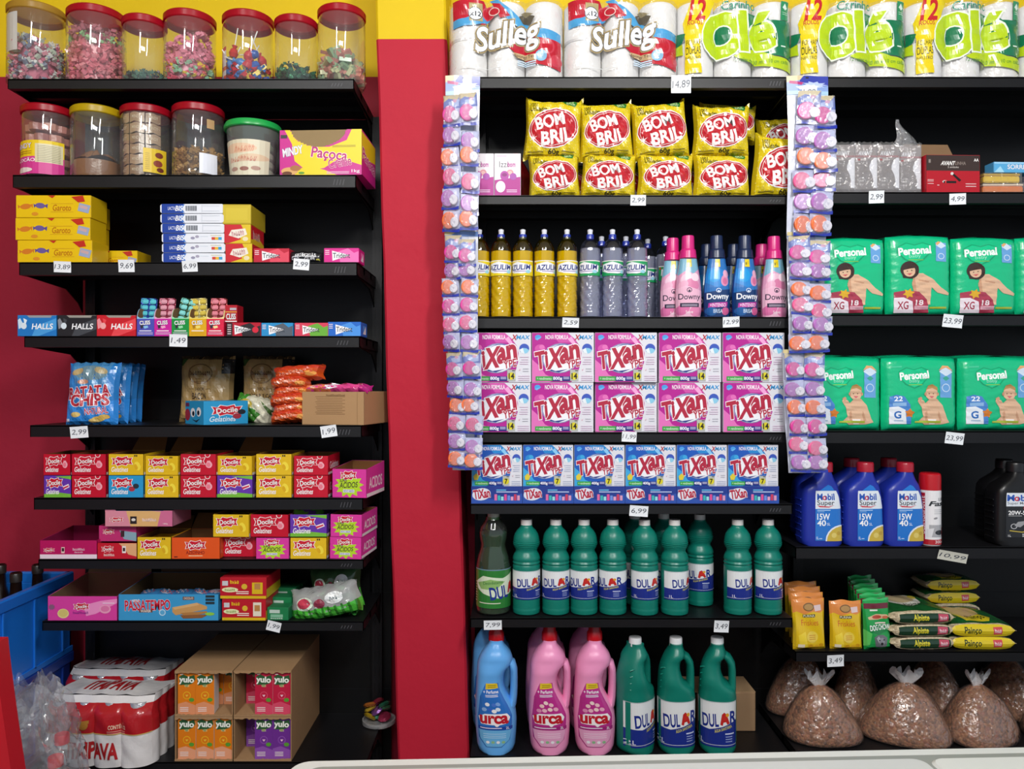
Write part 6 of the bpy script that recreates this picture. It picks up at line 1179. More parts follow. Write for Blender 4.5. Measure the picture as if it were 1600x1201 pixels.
# ============================================================ hanging blister strips
def strips():
    DC = {'p': ('d83a98', 'pink'), 'v': ('b068b8', 'violet'), 'o': ('f0743c', 'orange'), 'r': ('e25890', 'rose')}
    shared = {}
    def sachet(kind, tall):
        key = (kind, tall)
        if key in shared: return shared[key]
        w, h = 27 * S, (40 if tall else 27) * S; dw, dh = w, h
        root = bpy.data.objects.new('blister_sachet', None)
        f = pillow_fn(w, h, .022, 3 + tall, ex=4, wob=.01); b = MB(); b.grid(f(1), 12, 8, clear('f4f4fa', .1, 1.8, .14, 45)); s = b.build('blister_sachet', ang=40)
        b = MB(); b.box(-w / 2, w / 2, .001, .002, 0, h, M('c8d0ec', 'gloss'))
        if tall: art([R(0, 0, 100, 60, '4a6cc0'), P([(0, 0), (100, 0), (80, 24), (30, 14), (0, 30)], 'd8c890'), P([(30, 30), (90, 20), (90, 50), (40, 56)], 'a8c0e8'), E(66, 26, 12, 8, 'd89ab8')], 100, 140, flat(-w / 2, w / 2, 0, h, .001), mb=b)
        b.build('backing_card', s, 0)
        b = MB(); b.grid(lambda u, v: Vector((w * 1.03 * (u - .5), -.003 - .0008 * math.sin(u * 9), -.0015 + 4.2 * S * v + .001 * math.sin(u * 6))), 6, 1, M('2434a0', 'gloss')); b.build('blue_seal', s)
        c = DC[kind][0]; r = 10.6 * S; cz = h * (.5 if not tall else .38); b = MB(); b.lathe([(.0012, -.0045), (r * .92, -.0045), (r, -.003), (r, .003), (r * .9, .0045)], M(c, 'plastic'), 20); e = b.build('plastic_disc', s); e.rotation_euler = (PI / 2, 0, 0); e.location = (-w * .12, -.004, cz)
        b = MB(); b.lathe([(r * .16, -.0052), (r * .16, -.003)], M('8a2060' if kind != 'o' else 'a84820', 'plastic'), 8); b.build('hub', e)
        b = MB(); b.lathe([(r * .56, -.0045), (r * .6, -.0035), (r * .6, .004), (r * .54, .005)], M('d4d2dc', 'plastic'), 16); e = b.build('white_wheel', s); e.rotation_euler = (PI / 2, 0, 0); e.location = (w * .24, -.006, cz - r * .25)
        shared[key] = s; s.hide_render = False; return s
    def cp(o, parent):
        r = o.copy(); COL.objects.link(r); r.parent = parent
        for ch in list(o.children):
            c = ch.copy(); COL.objects.link(c); c.parent = r
        return r
    protos = {}
    def mk(kind, tall):
        return sachet(kind, tall)
    def strip(label, px, py0, py1, wpx, lean, seed, header, Y, colx, group):
        q = random.Random(seed); t = thing('blister_strip', label, 'blister strip', group, (X(px, Y), Y, Z(py1, Y))); H = (py1 - py0) * Y / F; k = Y / F
        w = wpx * k
        f = lambda u, v: Vector((w * (u - .5) * (1 - .12 * (1 - v)) + lean * k * (1 - v) - lean * k * .5, -.008 * math.sin(v * 5 + seed) - .004 * math.sin(u * 5), H * v)); b = MB(); b.grid(f, 8, 24, M('d0d4e4', 'film')); b.build('hanging_sheet', t, 60)
        A = [P([(70, 0), (100, 0), (100, 1000), (86, 1000), (92, 600), (84, 300)], 'e4e6ee')] + [R(76, y, 84, y + 70, '3450b0') for y in range(180, 960, 160)] + [R(80, y, 88, y + 24, 'c8a838') for y in range(250, 900, 200)]
        if header: A += [R(0, 0, 100, 120, '8aa4d8'), P([(30, 0), (100, 0), (100, 60), (60, 70), (30, 50)], '3c48a8'), P([(0, 0), (40, 0), (30, 30), (0, 40)], 'd8c8a0'), P([(6, 30), (40, 44), (34, 60), (6, 48)], 'b83a78'), burst(66, 56, 34, 22, 'b8c8ee', 9, .6, .4), burst(60, 66, 26, 14, 'dfe6f6', 7, .5), R(0, 96, 100, 120, 'a8cce4'), P([(20, 70), (50, 60), (60, 80), (30, 90)], 'e4ecf6')]
        else: A += [R(0, 0, 100, 40, '6a8cc8'), P([(0, 0), (40, 0), (20, 30), (0, 30)], 'd8c890')]
        art(A, 100, 1000, numnorm(f), t, 'printed_card', 4, 12, kind='gloss', off=.0008)
        order = 'pvorvo' if seed % 2 else 'pvoprv'
        y = py0 + (32 if header else 6); n = 0
        rows = 6
        hh = [40] + [27] * 5; tot = (py1 - 4) - y; sc = tot / (40 + 27 * 5) ; yy = y
        for r_ in range(rows):
            hp = hh[r_] * sc; kind = order[r_]
            for c in range(2):
                m = mk(kind, r_ == 0)
                s = cp(m, t); v = 1 - ((yy + hp) - py0) / (py1 - py0); base = f(.5, max(0, v)); jit = q.uniform(-2, 2)
                s.location = (base.x + (colx[c] + jit + q.uniform(-1, 1)) * k, base.y - .012 - .006 * c - q.uniform(0, .005), H * v + (q.uniform(-2, 2) + (-8 if (c == 1 and q.random() < .3) else 0)) * k)
                s.rotation_euler = (math.radians(q.uniform(-6, 4)), math.radians(q.uniform(-4, 4)), math.radians(q.uniform(-24, -8) if c == 0 and px < 800 else q.uniform(-10, 10))); s.scale = (wpx / 54 * 1.02, 1, sc)
            yy += hp
        if header:
            b = MB(); b.box(-.004, .004, -.001, .03, 0, .004, BLK); e = b.build('hook', t); e.location = (0, 0, H - .008)
        return t
    Y = YF - .02
    strip('top strip of the hanging blister sachets at the pillar side, with blue header card', 722, 118, 368, 54, -2, 1, True, Y, (-15, 12), 'blister strips at the pillar side')
    strip('middle strip of the hanging blister sachets at the pillar side', 722, 362, 553, 52, 2, 2, False, Y - .005, (-16, 10), 'blister strips at the pillar side')
    strip('lowest strip of the hanging blister sachets at the pillar side', 728, 546, 734, 52, 4, 3, False, Y - .01, (-14, 10), 'blister strips at the pillar side')
    strip('top strip of the blister sachets hanging between the two bays, with price tag', 1261, 118, 372, 66, -3, 5, True, Y, (-6, 20), 'blister strips between the bays')
    strip('middle strip of the blister sachets hanging between the two bays', 1260, 362, 553, 62, -4, 7, False, Y - .005, (-12, 16), 'blister strips between the bays')
    strip('lowest strip of the blister sachets hanging between the two bays', 1254, 546, 738, 58, 4, 8, False, Y - .01, (-12, 16), 'blister strips between the bays')
    for s in shared.values():
        for ch in list(s.children):
            for g in list(ch.children): bpy.data.objects.remove(g)
            bpy.data.objects.remove(ch)
        bpy.data.objects.remove(s)
    price('1,99', 1264, 144.5, 23, 18, -2, 'stuck on the hanging strip between the bays', Y=Y - .016)
strips()

# ============================================================ right bay
def right_bay():
    z = RZ[1]
    # light bulbs
    t = thing('light_bulb_pack'); w, h, d = 35 * S, 78 * S, .065
    b = MB(); b.bbox(-w / 2, w / 2, 0, d, 0, h * .97, M('8c8480'), .002); b.build('card_box', t, 0)
    art([R(0, 0, 120, 270, '8a8380'), R(0, 0, 120, 84, '9c9490'), R(0, 60, 120, 70, 'a87878'), T('AVANT', 20, 36, 92, 58, 'f0f0f0', b=.06, sh=.2), R(16, 78, 30, 88, 'b04040'), R(32, 78, 60, 88, 'c8c0bc'), P([(120, 72), (104, 74), (88, 92), (78, 120), (80, 140), (94, 170), (100, 206), (98, 240), (120, 244)], 'f2f2f4'), E(36, 204, 22, 20, 'b8b4b0'), E(36, 206, 20, 18, '8a8380'), T('9W', 24, 196, 48, 210, 'd8d4d0'), T('BIV', 26, 218, 46, 230, 'd8d4d0'), R(0, 250, 120, 270, '6c6664')], 120, 270, flat(-w / 2, w / 2, 0, h * .97, 0), t, 'printed_front', off=.0002)
    f = pillow_fn(w * 1.04, h * 1.02, .01, 4, ex=8, wob=.005); b = MB(); b.grid(lambda u, v: f(1)(u, v) + Vector((0, -.002, 0)), 10, 12, clear('f0f0f2', .1, 1.8, .08, 40)); b.build('clear_bag', t, 40)
    for i, px in enumerate((1318, 1353, 1387.5, 1421)):
        o = t if i == 0 else dup(t); put(o, px, z, YF + .01 + (.01 if i == 3 else 0), math.radians(-4 if i == 3 else 0)); tag(o, 'grey light bulb pack in a clear bag, %s from the hanging strip' % ORD[i], 'light bulb pack', 'light bulb packs')
    def tuft(u, v): a = u * 2 * PI; r = .03 * (1 - v) ** 1.5 + .003; return Vector((r * math.cos(a) * (1.2 + .4 * math.sin(3 * a)) + .012 * math.sin(5 * v), r * .5 * math.sin(a), .085 * v))
    b = MB(); b.grid(tuft, 22, 12, clear('f0f0f2', .1, 2.2, .12, 60)); o = b.build('bag_knot', ang=20); tag(o, 'twisted top of a clear bag sticking up behind the light bulb packs', 'plastic bag'); put(o, 1409, z + 74 * S, YF + .05)
    # batteries
    A = [R(0, 0, 300, 210, 'b01424'), R(0, 0, 300, 88, '3a2c28'), T('AVANT', 84, 34, 160, 56, 'f0ece8', b=.07, sh=.3), T('LINHA', 162, 36, 222, 54, '8a7c74', b=.03), T('2 unidades', 120, 62, 182, 72, 'c8c0b8'), T('AA', 268, 18, 294, 34, 'f0ece8', b=.05), R(12, 24, 24, 44, '8a807a'), E(104, 150, 14, 8, 'dcd8d4'), R(96, 146, 168, 158, '181414'), P([(140, 106), (150, 100), (196, 140), (186, 150)], '181414'), E(144, 104, 9, 8, 'd8d4d0', 40), R(104, 144, 112, 160, 'c83030'), L(6, 40, (138, 146, 160), 'e8c8c8', 3), L(220, 280, (160, 174), 'e8c8c8', 4), R(60, 168, 72, 172, 'e8c8c8')]
    o = tray('battery_box', 'black and red battery display box with its lid open', 'box', None, 86 * S, 59 * S, .1, 'b01424', A, 300, 210, inner='8a6c50', flap=(.075, 65), flapc='8a6c50', hb=60 * S)
    put(o, 1489, z, YF + .006, math.radians(2))
    for i in range(5):
        b = MB(); b.lathe([(.007, 0), (.007, .046), (.003, .047), (.003, .05)], M('1a1818', 'plastic'), 10); b.lathe([(.0072, .01), (.0072, .02)], M('b83a20', 'plastic'), 10, cap=(0, 0)); e = b.build('battery'); tag(e, 'black battery standing in the battery box, %s across' % ORD[i], 'battery', 'batteries in the display box'); put(e, 1462 + i * 13, z + .003); e.location.y += .05
    # sponges
    def sponge(label, px, zz, wp, c1, c2, Y=YF + .012, wrap=None):
        t = thing('sponge_pack', label, 'sponge'); b = MB(); w = wp * S; b.bbox(-w / 2, w / 2, 0, .07, 0, .019, M(c1, 'matt'), .004); b.build('sponge_foam', t); b = MB(); b.bbox(-w / 2, w / 2, 0, .07, .0192, .025, M(c2, 'matt'), .002); b.build('scouring_face', t)
        b = MB(); b.box(-w / 2 - .002, w / 2 + .002, -.0025, .072, -.0005, .0265, clear('f4f4f4', .1, 1.6, .06, 40)); b.build('clear_wrap', t, 0)
        put(t, px, zz, Y, math.radians(rng(-2, 2)))
    sponge('orange and white sponge pack at the bottom of the sponge pile', 1568, z + .0008, 64, 'e07a2c', 'e8d8c0'); sponge('yellow sponge pack on the orange one', 1566, z + .0285, 58, 'e4c024', 'cfa818')
    o = carton('sponge_box', 'light blue toothpaste carton lying on the yellow sponge pack', 'box', None, 66 * S, 17 * S, .04, '4a9cd0', [R(0, 0, 200, 50, '58a8d8'), R(0, 0, 200, 8, '9accec'), T('SORRISO', 66, 12, 186, 34, 'e8ecf4', b=.05, o='2a3c88', ow=.04), P([(0, 50), (30, 20), (50, 50)], 'a0d4ec')], 200, 50); o.name = 'toothpaste_carton'; put(o, 1585, z + .0565, YF + .014, math.radians(2))
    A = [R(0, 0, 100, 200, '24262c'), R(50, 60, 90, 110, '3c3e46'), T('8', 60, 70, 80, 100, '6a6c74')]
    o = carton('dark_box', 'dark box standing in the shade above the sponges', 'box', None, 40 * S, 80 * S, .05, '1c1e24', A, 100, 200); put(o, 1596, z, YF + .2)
    # nappies
    def logo(cx, cy, s=1.0):
        A = [P([(cx - 78, cy - 30), (cx - 40, cy - 50), (cx, cy - 38), (cx + 40, cy - 50), (cx + 76, cy - 36), (cx + 74, cy + 4), (cx + 40, cy + 44), (cx, cy + 62), (cx - 46, cy + 40), (cx - 80, cy + 0)], '08a06c'), P([(cx - 72, cy - 27), (cx - 38, cy - 44), (cx, cy - 33), (cx + 38, cy - 44), (cx + 70, cy - 32), (cx + 68, cy + 3), (cx + 36, cy + 38), (cx, cy + 56), (cx - 42, cy + 36), (cx - 74, cy)], '10c68a'),
             T('Personal', cx - 72, cy - 26, cx + 74, cy + 12, 'f4faf6', rot=4, b=.09), T('baby', cx - 26, cy + 12, cx + 28, cy + 36, '9ae0c4', b=0, rot=2), L(cx - 30, cx + 40, (cy + 40,), '7ac04a', 4)]
        return A
    def kid(k):   # child in the print
        sk, sk2 = 'dcb494', 'c89878'
        if k == 'x': return [P([(70, 170), (110, 168), (160, 200), (196, 240), (238, 268), (232, 280), (180, 268), (150, 240), (146, 330), (90, 330), (76, 260), (60, 230)], sk), P([(70, 170), (80, 250), (94, 330), (84, 330), (66, 250), (60, 220)], sk2), P([(90, 200), (140, 210), (136, 216), (92, 208)], sk2), E(50, 150, 42, 46, '3a2620', 20), P([(8, 140), (20, 190), (60, 196), (90, 160), (80, 120)], '3a2620'), E(48, 156, 27, 30, sk, 10), P([(20, 136), (60, 116), (78, 140), (50, 144), (22, 150)], '3a2620'), E(38, 156, 3, 2.5, '2a1c18'), E(58, 153, 3, 2.5, '2a1c18'), P([(36, 170), (62, 166), (50, 178)], 'c8505a')]
        return [P([(60, 200), (84, 176), (120, 176), (150, 210), (176, 280), (190, 300), (150, 310), (60, 312), (30, 290), (50, 270), (40, 220), (20, 190), (26, 176), (50, 186)], sk), P([(70, 240), (76, 300), (64, 304), (58, 250)], sk2), P([(130, 240), (150, 290), (138, 296), (126, 260)], sk2), P([(76, 284), (120, 284), (112, 308), (84, 308)], 'ece8e4'), E(92, 148, 32, 37, sk), P([(62, 136), (74, 108), (96, 100), (122, 116), (124, 134), (96, 122), (70, 128)], 'b08850'), E(80, 150, 3, 2.5, '2a1c18'), E(102, 150, 3, 2.5, '2a1c18'), P([(80, 164), (106, 164), (92, 174)], 'c8606a'), E(60, 152, 6, 9, sk2), E(125, 152, 6, 9, sk2), P([(20, 176), (36, 166), (44, 176), (34, 190)], sk2)]
    def sh(items, dx, dy, k=1): return [[([[(x * k + dx, y * k + dy) for x, y in pl] for pl in polys], c) for polys, c in it] for it in items]
    def nappy(kind):
        W, H = (300, 420) if kind == 'x' else (390, 385); w, h = (101 * S, 125 * S) if kind == 'x' else (118 * S, 114 * S); d = .15; m = M('0cbc82', 'film')
        def fs(u, v):
            a, c = abs(2 * u - 1), abs(2 * v - 1); k = max(0, 1 - a ** 7) ** .4 * max(0, 1 - c ** 9) ** .35
            return Vector((w * (u - .5) * (1 - .02 * c ** 4 + .008 * math.sin(9 * v)), .022 * (1 - k) - .006 * (1 - a * a) * (1 - c * c) - .0012 * math.sin(60 * v + 3 * math.sin(7 * u)) * math.sin(5 * u + 2), h * v + .004 * math.sin(3.3 * u) * v))
        b = MB(); b.grid(fs, 26, 30, m)
        e0 = lambda v: fs(0, v); e1 = lambda v: fs(1, v)
        for e, s in ((e0, -1), (e1, 1)): b.grid(lambda u, v: Vector((e(v).x - s * .004 * math.sin(PI * u), e(v).y + (d - .02) * u, e(v).z)), 6, 16, m)
        b.grid(lambda u, v: Vector((fs(u, 1).x, fs(u, 1).y + (d - .02) * v, fs(u, 1).z + .006 * math.sin(PI * v) - .003 * math.sin(9 * u + 6 * v))), 16, 8, m); b.box(-w * .49, w * .49, d - .004, d - .002, 0, h * .97, m)
        o = b.build('nappy_pack', ang=60)
        if kind == 'x':
            A = logo(120, 92) + [R(218, 40, 268, 140, '6aa4dc'), P([(218, 56), (243, 34), (268, 56), (243, 72)], 'd0e0f0'), P([(218, 48), (232, 34), (244, 38), (226, 56)], 'e0a870'), E(243, 112, 16, 16, 'c8dcf0'), E(243, 112, 12, 12, '6aa4dc')] + sh(kid('x'), 46, 36) + \
                [P([(28, 408), (28, 300), (80, 292), (140, 300), (176, 340), (190, 408)], 'a83a50'), P([(28, 408), (28, 330), (70, 328), (110, 350), (118, 408)], 'e8dce4'), T('XG', 44, 350, 92, 388, 'a02440', b=.04), T('18', 126, 342, 160, 368, 'f0e4e8', b=.05), burst(92, 308, 28, 28, 'd8a824', 6, .55, .3), R(120, 372, 184, 390, 'd09aa8'), R(190, 376, 270, 386, 'a8b83a')]
        else:
            A = [R(40, 46, 90, 54, '40c898')] + logo(152, 104, 1) + [R(286, 60, 350, 212, '6aa4dc'), P([(282, 76), (318, 44), (354, 76), (318, 100)], 'd0e0f0'), P([(280, 70), (300, 44), (330, 44), (356, 70), (340, 64), (318, 54), (294, 64)], 'e0a870'), P([(300, 110), (318, 96), (336, 110), (318, 124)], '3aa890'), E(318, 160, 22, 22, 'c8dcf0'), E(318, 160, 18, 18, '6aa4dc')] + sh(kid('g'), 148, 42) + \
                [P([(28, 350), (28, 206), (60, 196), (100, 206), (130, 250), (138, 350)], '4a84cc'), T('22', 50, 206, 90, 230, 'f0f4f8', b=.05), R(44, 238, 110, 256, '8ab4e0'), P([(28, 350), (28, 262), (70, 258), (106, 276), (114, 350)], 'e4eaf2'), T('G', 52, 284, 84, 320, '2a6ab8', b=.08), burst(128, 294, 26, 26, 'd07a2c', 5, .6, .4), L(50, 96, (330,), '9ab4d0', 6), R(156, 334, 290, 344, 'a8b83a')]
        art(A, W, H, numnorm(fs), o, 'printed_front', 26, 30, kind='gloss', off=.0008)
        art([R(60, 60, 80, 92, 'e4ece8'), L(62, 78, range(64, 90, 3), '3a4a44', 1), T('XG' if kind == 'x' else 'G', 40, 10, 70, 40, 'd0ece0')], 100, 100, (lambda u, v: (Vector((-w / 2 + .002, d * (1 - u) + .01, h * v)), Vector((-1, 0, 0)))), o, 'printed_side', off=.003)
        return o
    a, g = nappy('x'), nappy('g')
    for i, (px, sx, sz, rz) in enumerate(((1337, .98, .97, 1), (1438, 1, 1.0, -1), (1541, 1, .975, 0), (1642, 1, .98, 0))):
        o = a if i == 0 else dup(a); put(o, px, RZ[2], YF + .02, math.radians(rz)); o.scale = (sx, 1, sz); tag(o, 'tall green nappy pack with a dark-haired child, %s from the hanging strip' % ORD[i], 'nappy pack', 'tall green nappy packs')
    for i, (px, rz) in enumerate(((1322, 1), (1440, 0), (1561, -1.5), (1682, 0))):
        o = g if i == 0 else dup(g); put(o, px, RZ[3], YF + .02, math.radians(rz)); tag(o, 'square green nappy pack with a seated baby, %s from the hanging strip' % ORD[i], 'nappy pack', 'square green nappy packs')
    # motor oil
    def oil(body, dark):
        t = thing('oil_bottle'); k = S; m = M(body, 'hdpe')
        rows = [(0, -28, 29), (3, -31.5, 32), (10, -32.5, 32.5), (30, -32, 32), (60, -31.5, 31), (80, -30.5, 29), (88, -29, 27), (95, -24, 25.5), (102, -15, 23), (108, -6, 20.5), (113, -2, 19), (117, 0, 18.5)]
        lf = Loft([(a_ * k, l * k, r * k, .075 if a_ < 90 else .075 - (a_ - 90) * .0014, 4.5 if a_ < 96 else 3) for a_, l, r in rows]); b = MB(); lf.mesh(b, m, 40)
        b.build('bottle_body', t, 50)
        b = MB()
        for i in range(7): zz = 12 + i * 10; b.tube([(-32.6 * k, -.02, zz * k), (-32.9 * k, 0, zz * k), (-32.6 * k, .02, zz * k)], 1 * k, m, 6)
        b.build('grip_rib', t)
        b = MB(); c = 9.2 * k; n = 32; r1 = 12.6 * k
        b.rings([[(c + r1 * (1 + .02 * (j % 2)) * math.sin(2 * PI * j / n) * s_, -r1 * (1 + .02 * (j % 2)) * math.cos(2 * PI * j / n) * s_, zz * k) for j in range(n)] for s_, zz in ((1, 115), (1, 127), (.93, 129.5), (.9, 129.8))], M('a81c30' if not dark else '18181a', 'plastic')); b.build('cap', t, 50)
        if not dark:
            A = [P([(2, 90), (30, 66), (72, 40), (110, 40), (150, 84), (168, 130), (170, 345), (2, 345)], '1a70c8'), P([(2, 40), (150, 40), (164, 80), (170, 150), (2, 150)], 'dfe6ee'), P([(30, 40), (60, 20), (90, 4), (118, 14), (140, 40)], '1a70c8'), T('Mobil', 14, 58, 130, 96, '1a50b0', b=.07), E(62, 84, 13, 13, 'dfe6ee'), E(62, 84, 13, 13, 'c82838'), E(62, 84, 6, 7, 'dfe6ee'), T('Super', 14, 98, 128, 136, '30343c', b=.02), P([(14, 130), (90, 136), (130, 126), (90, 142), (30, 140)], 'c83040'), L(14, 100, (156,), 'a8ccf0', 5), L(14, 60, (166,), '8ab8e8', 4), T('15W', 14, 180, 94, 216, 'f0f4f8', b=.05), T('40', 14, 220, 68, 254, 'f0f4f8', b=.05), T('SL', 76, 236, 98, 252, 'c8dcf4'), E(170, 345, 104, 96, 'dfe6ee'), E(172, 348, 98, 90, 'c8ac40'), E(120, 312, 16, 16, 'd8c46a'), E(150, 300, 12, 12, 'b89830'), T('1L', 8, 320, 22, 336, 'e0ecf8'), L(26, 44, (330,), 'b8d4f0', 5)]
            A = [A[0], A[2], A[1]] + A[3:]
            art(A, 172, 348, lf.surf(8 * k, 97 * k, .28, .94), t, 'printed_label', 10, 10, kind='gloss', off=.0007)
        else:
            A = [R(0, 0, 172, 300, '1c1d20'), P([(2, 2), (140, 2), (160, 40), (168, 92), (2, 92)], 'dfe6ee'), T('Mobil', 8, 16, 138, 56, '1a50b0', b=.07), E(62, 42, 14, 15, 'c82838'), E(62, 42, 6, 7, 'dfe6ee'), T('Super Moto', 8, 62, 138, 84, '5a6068', b=.01), R(100, 96, 172, 112, 'b02028'), T('20W-50', 14, 122, 128, 148, 'f0f0f0', b=.06), L(14, 90, (154,), 'a8a8a8', 4), E(44, 226, 18, 18, 'c8c8ca'), E(44, 226, 14, 14, '1c1d20'), E(140, 226, 18, 18, 'c8c8ca'), E(140, 226, 14, 14, '1c1d20'), P([(46, 222), (66, 196), (104, 190), (120, 200), (138, 224), (120, 230), (100, 214), (80, 232), (60, 228)], '9a9a9c'), P([(112, 172), (122, 168), (144, 222), (138, 226)], 'b8b8ba'), P([(20, 252), (90, 262), (170, 244), (170, 248), (90, 268), (20, 258)], 'c8b040'), T('1L', 12, 282, 28, 296, 'e0e0e0'), L(90, 160, (276, 288), 'b8b8b8', 8)]
            art(A, 172, 300, lf.surf(14 * k, 84 * k, .2, .95), t, 'printed_label', 10, 8, kind='gloss', off=.0007)
        return t
    z = RZ[4]; q = oil('1c2f9a', 0)
    for i, (px, dy) in enumerate(((1279, 0), (1343, 0), (1405, 0), (1322, .13), (1376 + 4, .13), (1268, .13))):
        o = q if i == 0 else dup(q); put(o, px, z, YF + .045 + dy, math.radians(2 if i == 1 else 0)); tag(o, 'blue motor oil bottle with red cap, %s' % ('nearest the middle bay', 'in the middle of the front three', 'beside the red spray can', 'in the back rank, middle one', 'in the back rank nearest the spray can', 'in the back rank nearest the middle bay')[i], 'bottle', 'blue motor oil bottles')
    q = oil('121214', 1)
    for i, (px, dy) in enumerate(((1577, 0), (1560, .09), (1646, 0))):
        o = q if i == 0 else dup(q); put(o, px, z, YF + .045 + dy); tag(o, 'black motorcycle oil bottle, %s' % ('foremost one in the frame', 'in shadow behind the foremost one', 'beyond the foremost one')[i], 'bottle', 'black motor oil bottles')
    # spray can
    t = thing('spray_can', 'white and red spray can with a tall red cap beside the oil', 'spray can'); r = 15.8 * S; b = MB(); b.lathe([(r * .95, 0), (r, .002), (r, .15), (r * .97, .153)], M('e4e2e4', 'gloss'), 32); b.build('can_body', t); b = MB(); b.lathe([(r * 1.01, .151), (r * 1.01, .188), (r * .97, .194), (r * .85, .197)], M('b81420', 'plastic'), 32); b.build('cap', t)
    art([R(0, 0, 130, 350, 'e8e6e8'), R(4, 12, 24, 320, 'b01c30'), T('DESINGRIPANTE', -110, 148, 138, 166, 'f0dce0', rot=90, b=.02), T('LUB', 80, 44, 112, 62, '30343c'), T('Fast', 44, 66, 124, 96, '202428', b=.08, sh=.3), L(60, 112, (120, 132, 144), 'b8b8bc', 4), R(40, 220, 130, 300, 'a8a8ac'), E(84, 270, 20, 16, '2a2c30'), R(100, 240, 118, 296, '7a3038'), P([(30, 250), (60, 240), (50, 300), (30, 300)], 'd8d8dc'), R(0, 316, 130, 350, 'b01c28'), T('300ml', 64, 322, 116, 340, 'e8d8d8'), E(66, 176, 9, 6, '8a8a90', 30)], 130, 350, lsurf([(r, 0), (r, .2)], .003, .149, -84, 84), t, 'printed_label', 14, 1, kind='gloss'); put(t, 1453, z, YF + .01 + r)
    # pouches
    z = RZ[5]
    def cat(): return [R(0, 0, 180, 270, 'dcb81c'), P([(0, 0), (180, 0), (180, 60), (150, 76), (110, 66), (60, 80), (20, 66), (0, 76)], 'dc8a44'), E(86, 42, 32, 22, '7a5a34'), E(86, 42, 26, 16, 'b08850'), P([(116, 36), (158, 32), (160, 62), (122, 66)], 'e0c8c8'), R(50, 80, 120, 96, '303028'), T('PURINA', 54, 82, 116, 94, 'e8e0b0', b=.04), T('Friskies', 40, 108, 138, 140, 'c8542c', b=-.005), P([(20, 190), (60, 170), (70, 250), (30, 262)], 'e8cc3c'), R(20, 236, 54, 254, 'f0e4c8'), E(90, 250, 14, 12, 'c89418'), E(124, 254, 14, 12, 'd0a020'), E(150, 244, 12, 10, 'c89418'), E(100, 200, 34, 30, 'e4c84c'), L(80, 120, (190, 200, 210), 'c88a2c', 4)]
    def dog(): return [R(0, 0, 140, 270, '1c9a48'), R(0, 0, 140, 10, '3ab868'), R(4, 24, 136, 52, '6a1c2c'), R(30, 56, 70, 64, 'e8e8e0'), P([(16, 96), (60, 80), (120, 84), (130, 100), (70, 110), (20, 108)], 'd8b890'), E(64, 96, 26, 10, 'b84a34'), E(110, 98, 16, 8, 'c86a4a'), L(50, 110, (124,), 'f0d8d0', 7), P([(20, 140), (130, 132), (130, 168), (70, 190), (20, 170)], '128040'), T('DOG CHOW', 22, 136, 132, 164, 'f0f4f0', b=.06, rot=2), P([(40, 200), (60, 190), (96, 192), (116, 206), (110, 250), (80, 262), (50, 250)], '6a6c72'), P([(52, 206), (66, 196), (78, 214), (66, 232)], 'a8aab0'), E(84, 226, 16, 20, '8a8c92'), E(84, 238, 8, 8, '2a2a2c'), E(70, 218, 4, 4, '18181a'), E(96, 218, 4, 4, '18181a'), P([(0, 160), (30, 180), (20, 240), (0, 250)], '5ac060')]
    def pouch(cols, art_, lab, w, h, seed): 
        return bag('pet_food_pouch', lab, 'pouch', None, w * S, h * S, .032, cols, art_, 180 if cols[0] == 'd' else 140, 270, seed=seed, ex=5, wob=.006, lean=.06, nu=16, nv=16, low=.35, kind='gloss', wav=7)
    p1 = pouch('d8b018', cat(), None, 51, 78, 3); i = 0
    for px, dy, s, lab in ((1264, .0, 1, 'yellow cat food pouch nearest the bleach bottles, in front of its row'), (1321.5, .0, .96, 'yellow cat food pouch standing alone over the price tag'), (1262, .05, 1.02, 'yellow cat food pouch second in the row behind the first'), (1258, .1, 1.04, 'yellow cat food pouch third in the row behind the first'), (1252, .15, 1.06, 'rearmost yellow cat food pouch in the row')):
        o = p1 if i == 0 else dup(p1); i += 1; put(o, px, z, YF + .02 + dy, math.radians(rng(-4, 4))); o.scale = (s, 1, s); tag(o, lab, None, 'yellow cat food pouches')
    p2 = pouch('128a40', dog(), None, 44, 78, 5)
    for i in range(6):
        o = p2 if i == 0 else dup(p2); put(o, 1370 - i * 5, z, YF + .022 + i * .045, math.radians(rng(4, 8))); o.scale = (1, 1, 1 + .01 * i); tag(o, 'green dog food pouch, %s from the front of its row' % ORD[i], None, 'green dog food pouches')
    # bird seed bags
    def seed(kind):
        w, d, h = (104 * S, .19, 21 * S); b = MB(); c, c2 = ('1c4a2c', 'e8e8e0') if kind == 'a' else ('d8bc20', 'e4cc30')
        def top(s):
            def g(u, v):
                a, q = abs(2 * u - 1), abs(2 * v - 1); k = max(0, 1 - a ** 4) ** .5 * max(0, 1 - q ** 4) ** .5
                return Vector((w * (u - .5) * (1 + .02 * math.sin(5 * v)), d * v, h * .5 + s * h * .5 * k + .0015 * math.sin(17 * u + 9 * v) * k))
            return g
        sm = seedmat(); b.grid(top(1), 22, 18, sm); b.grid(top(-1), 22, 18, sm)
        o = b.build('bird_seed_bag', ang=60)
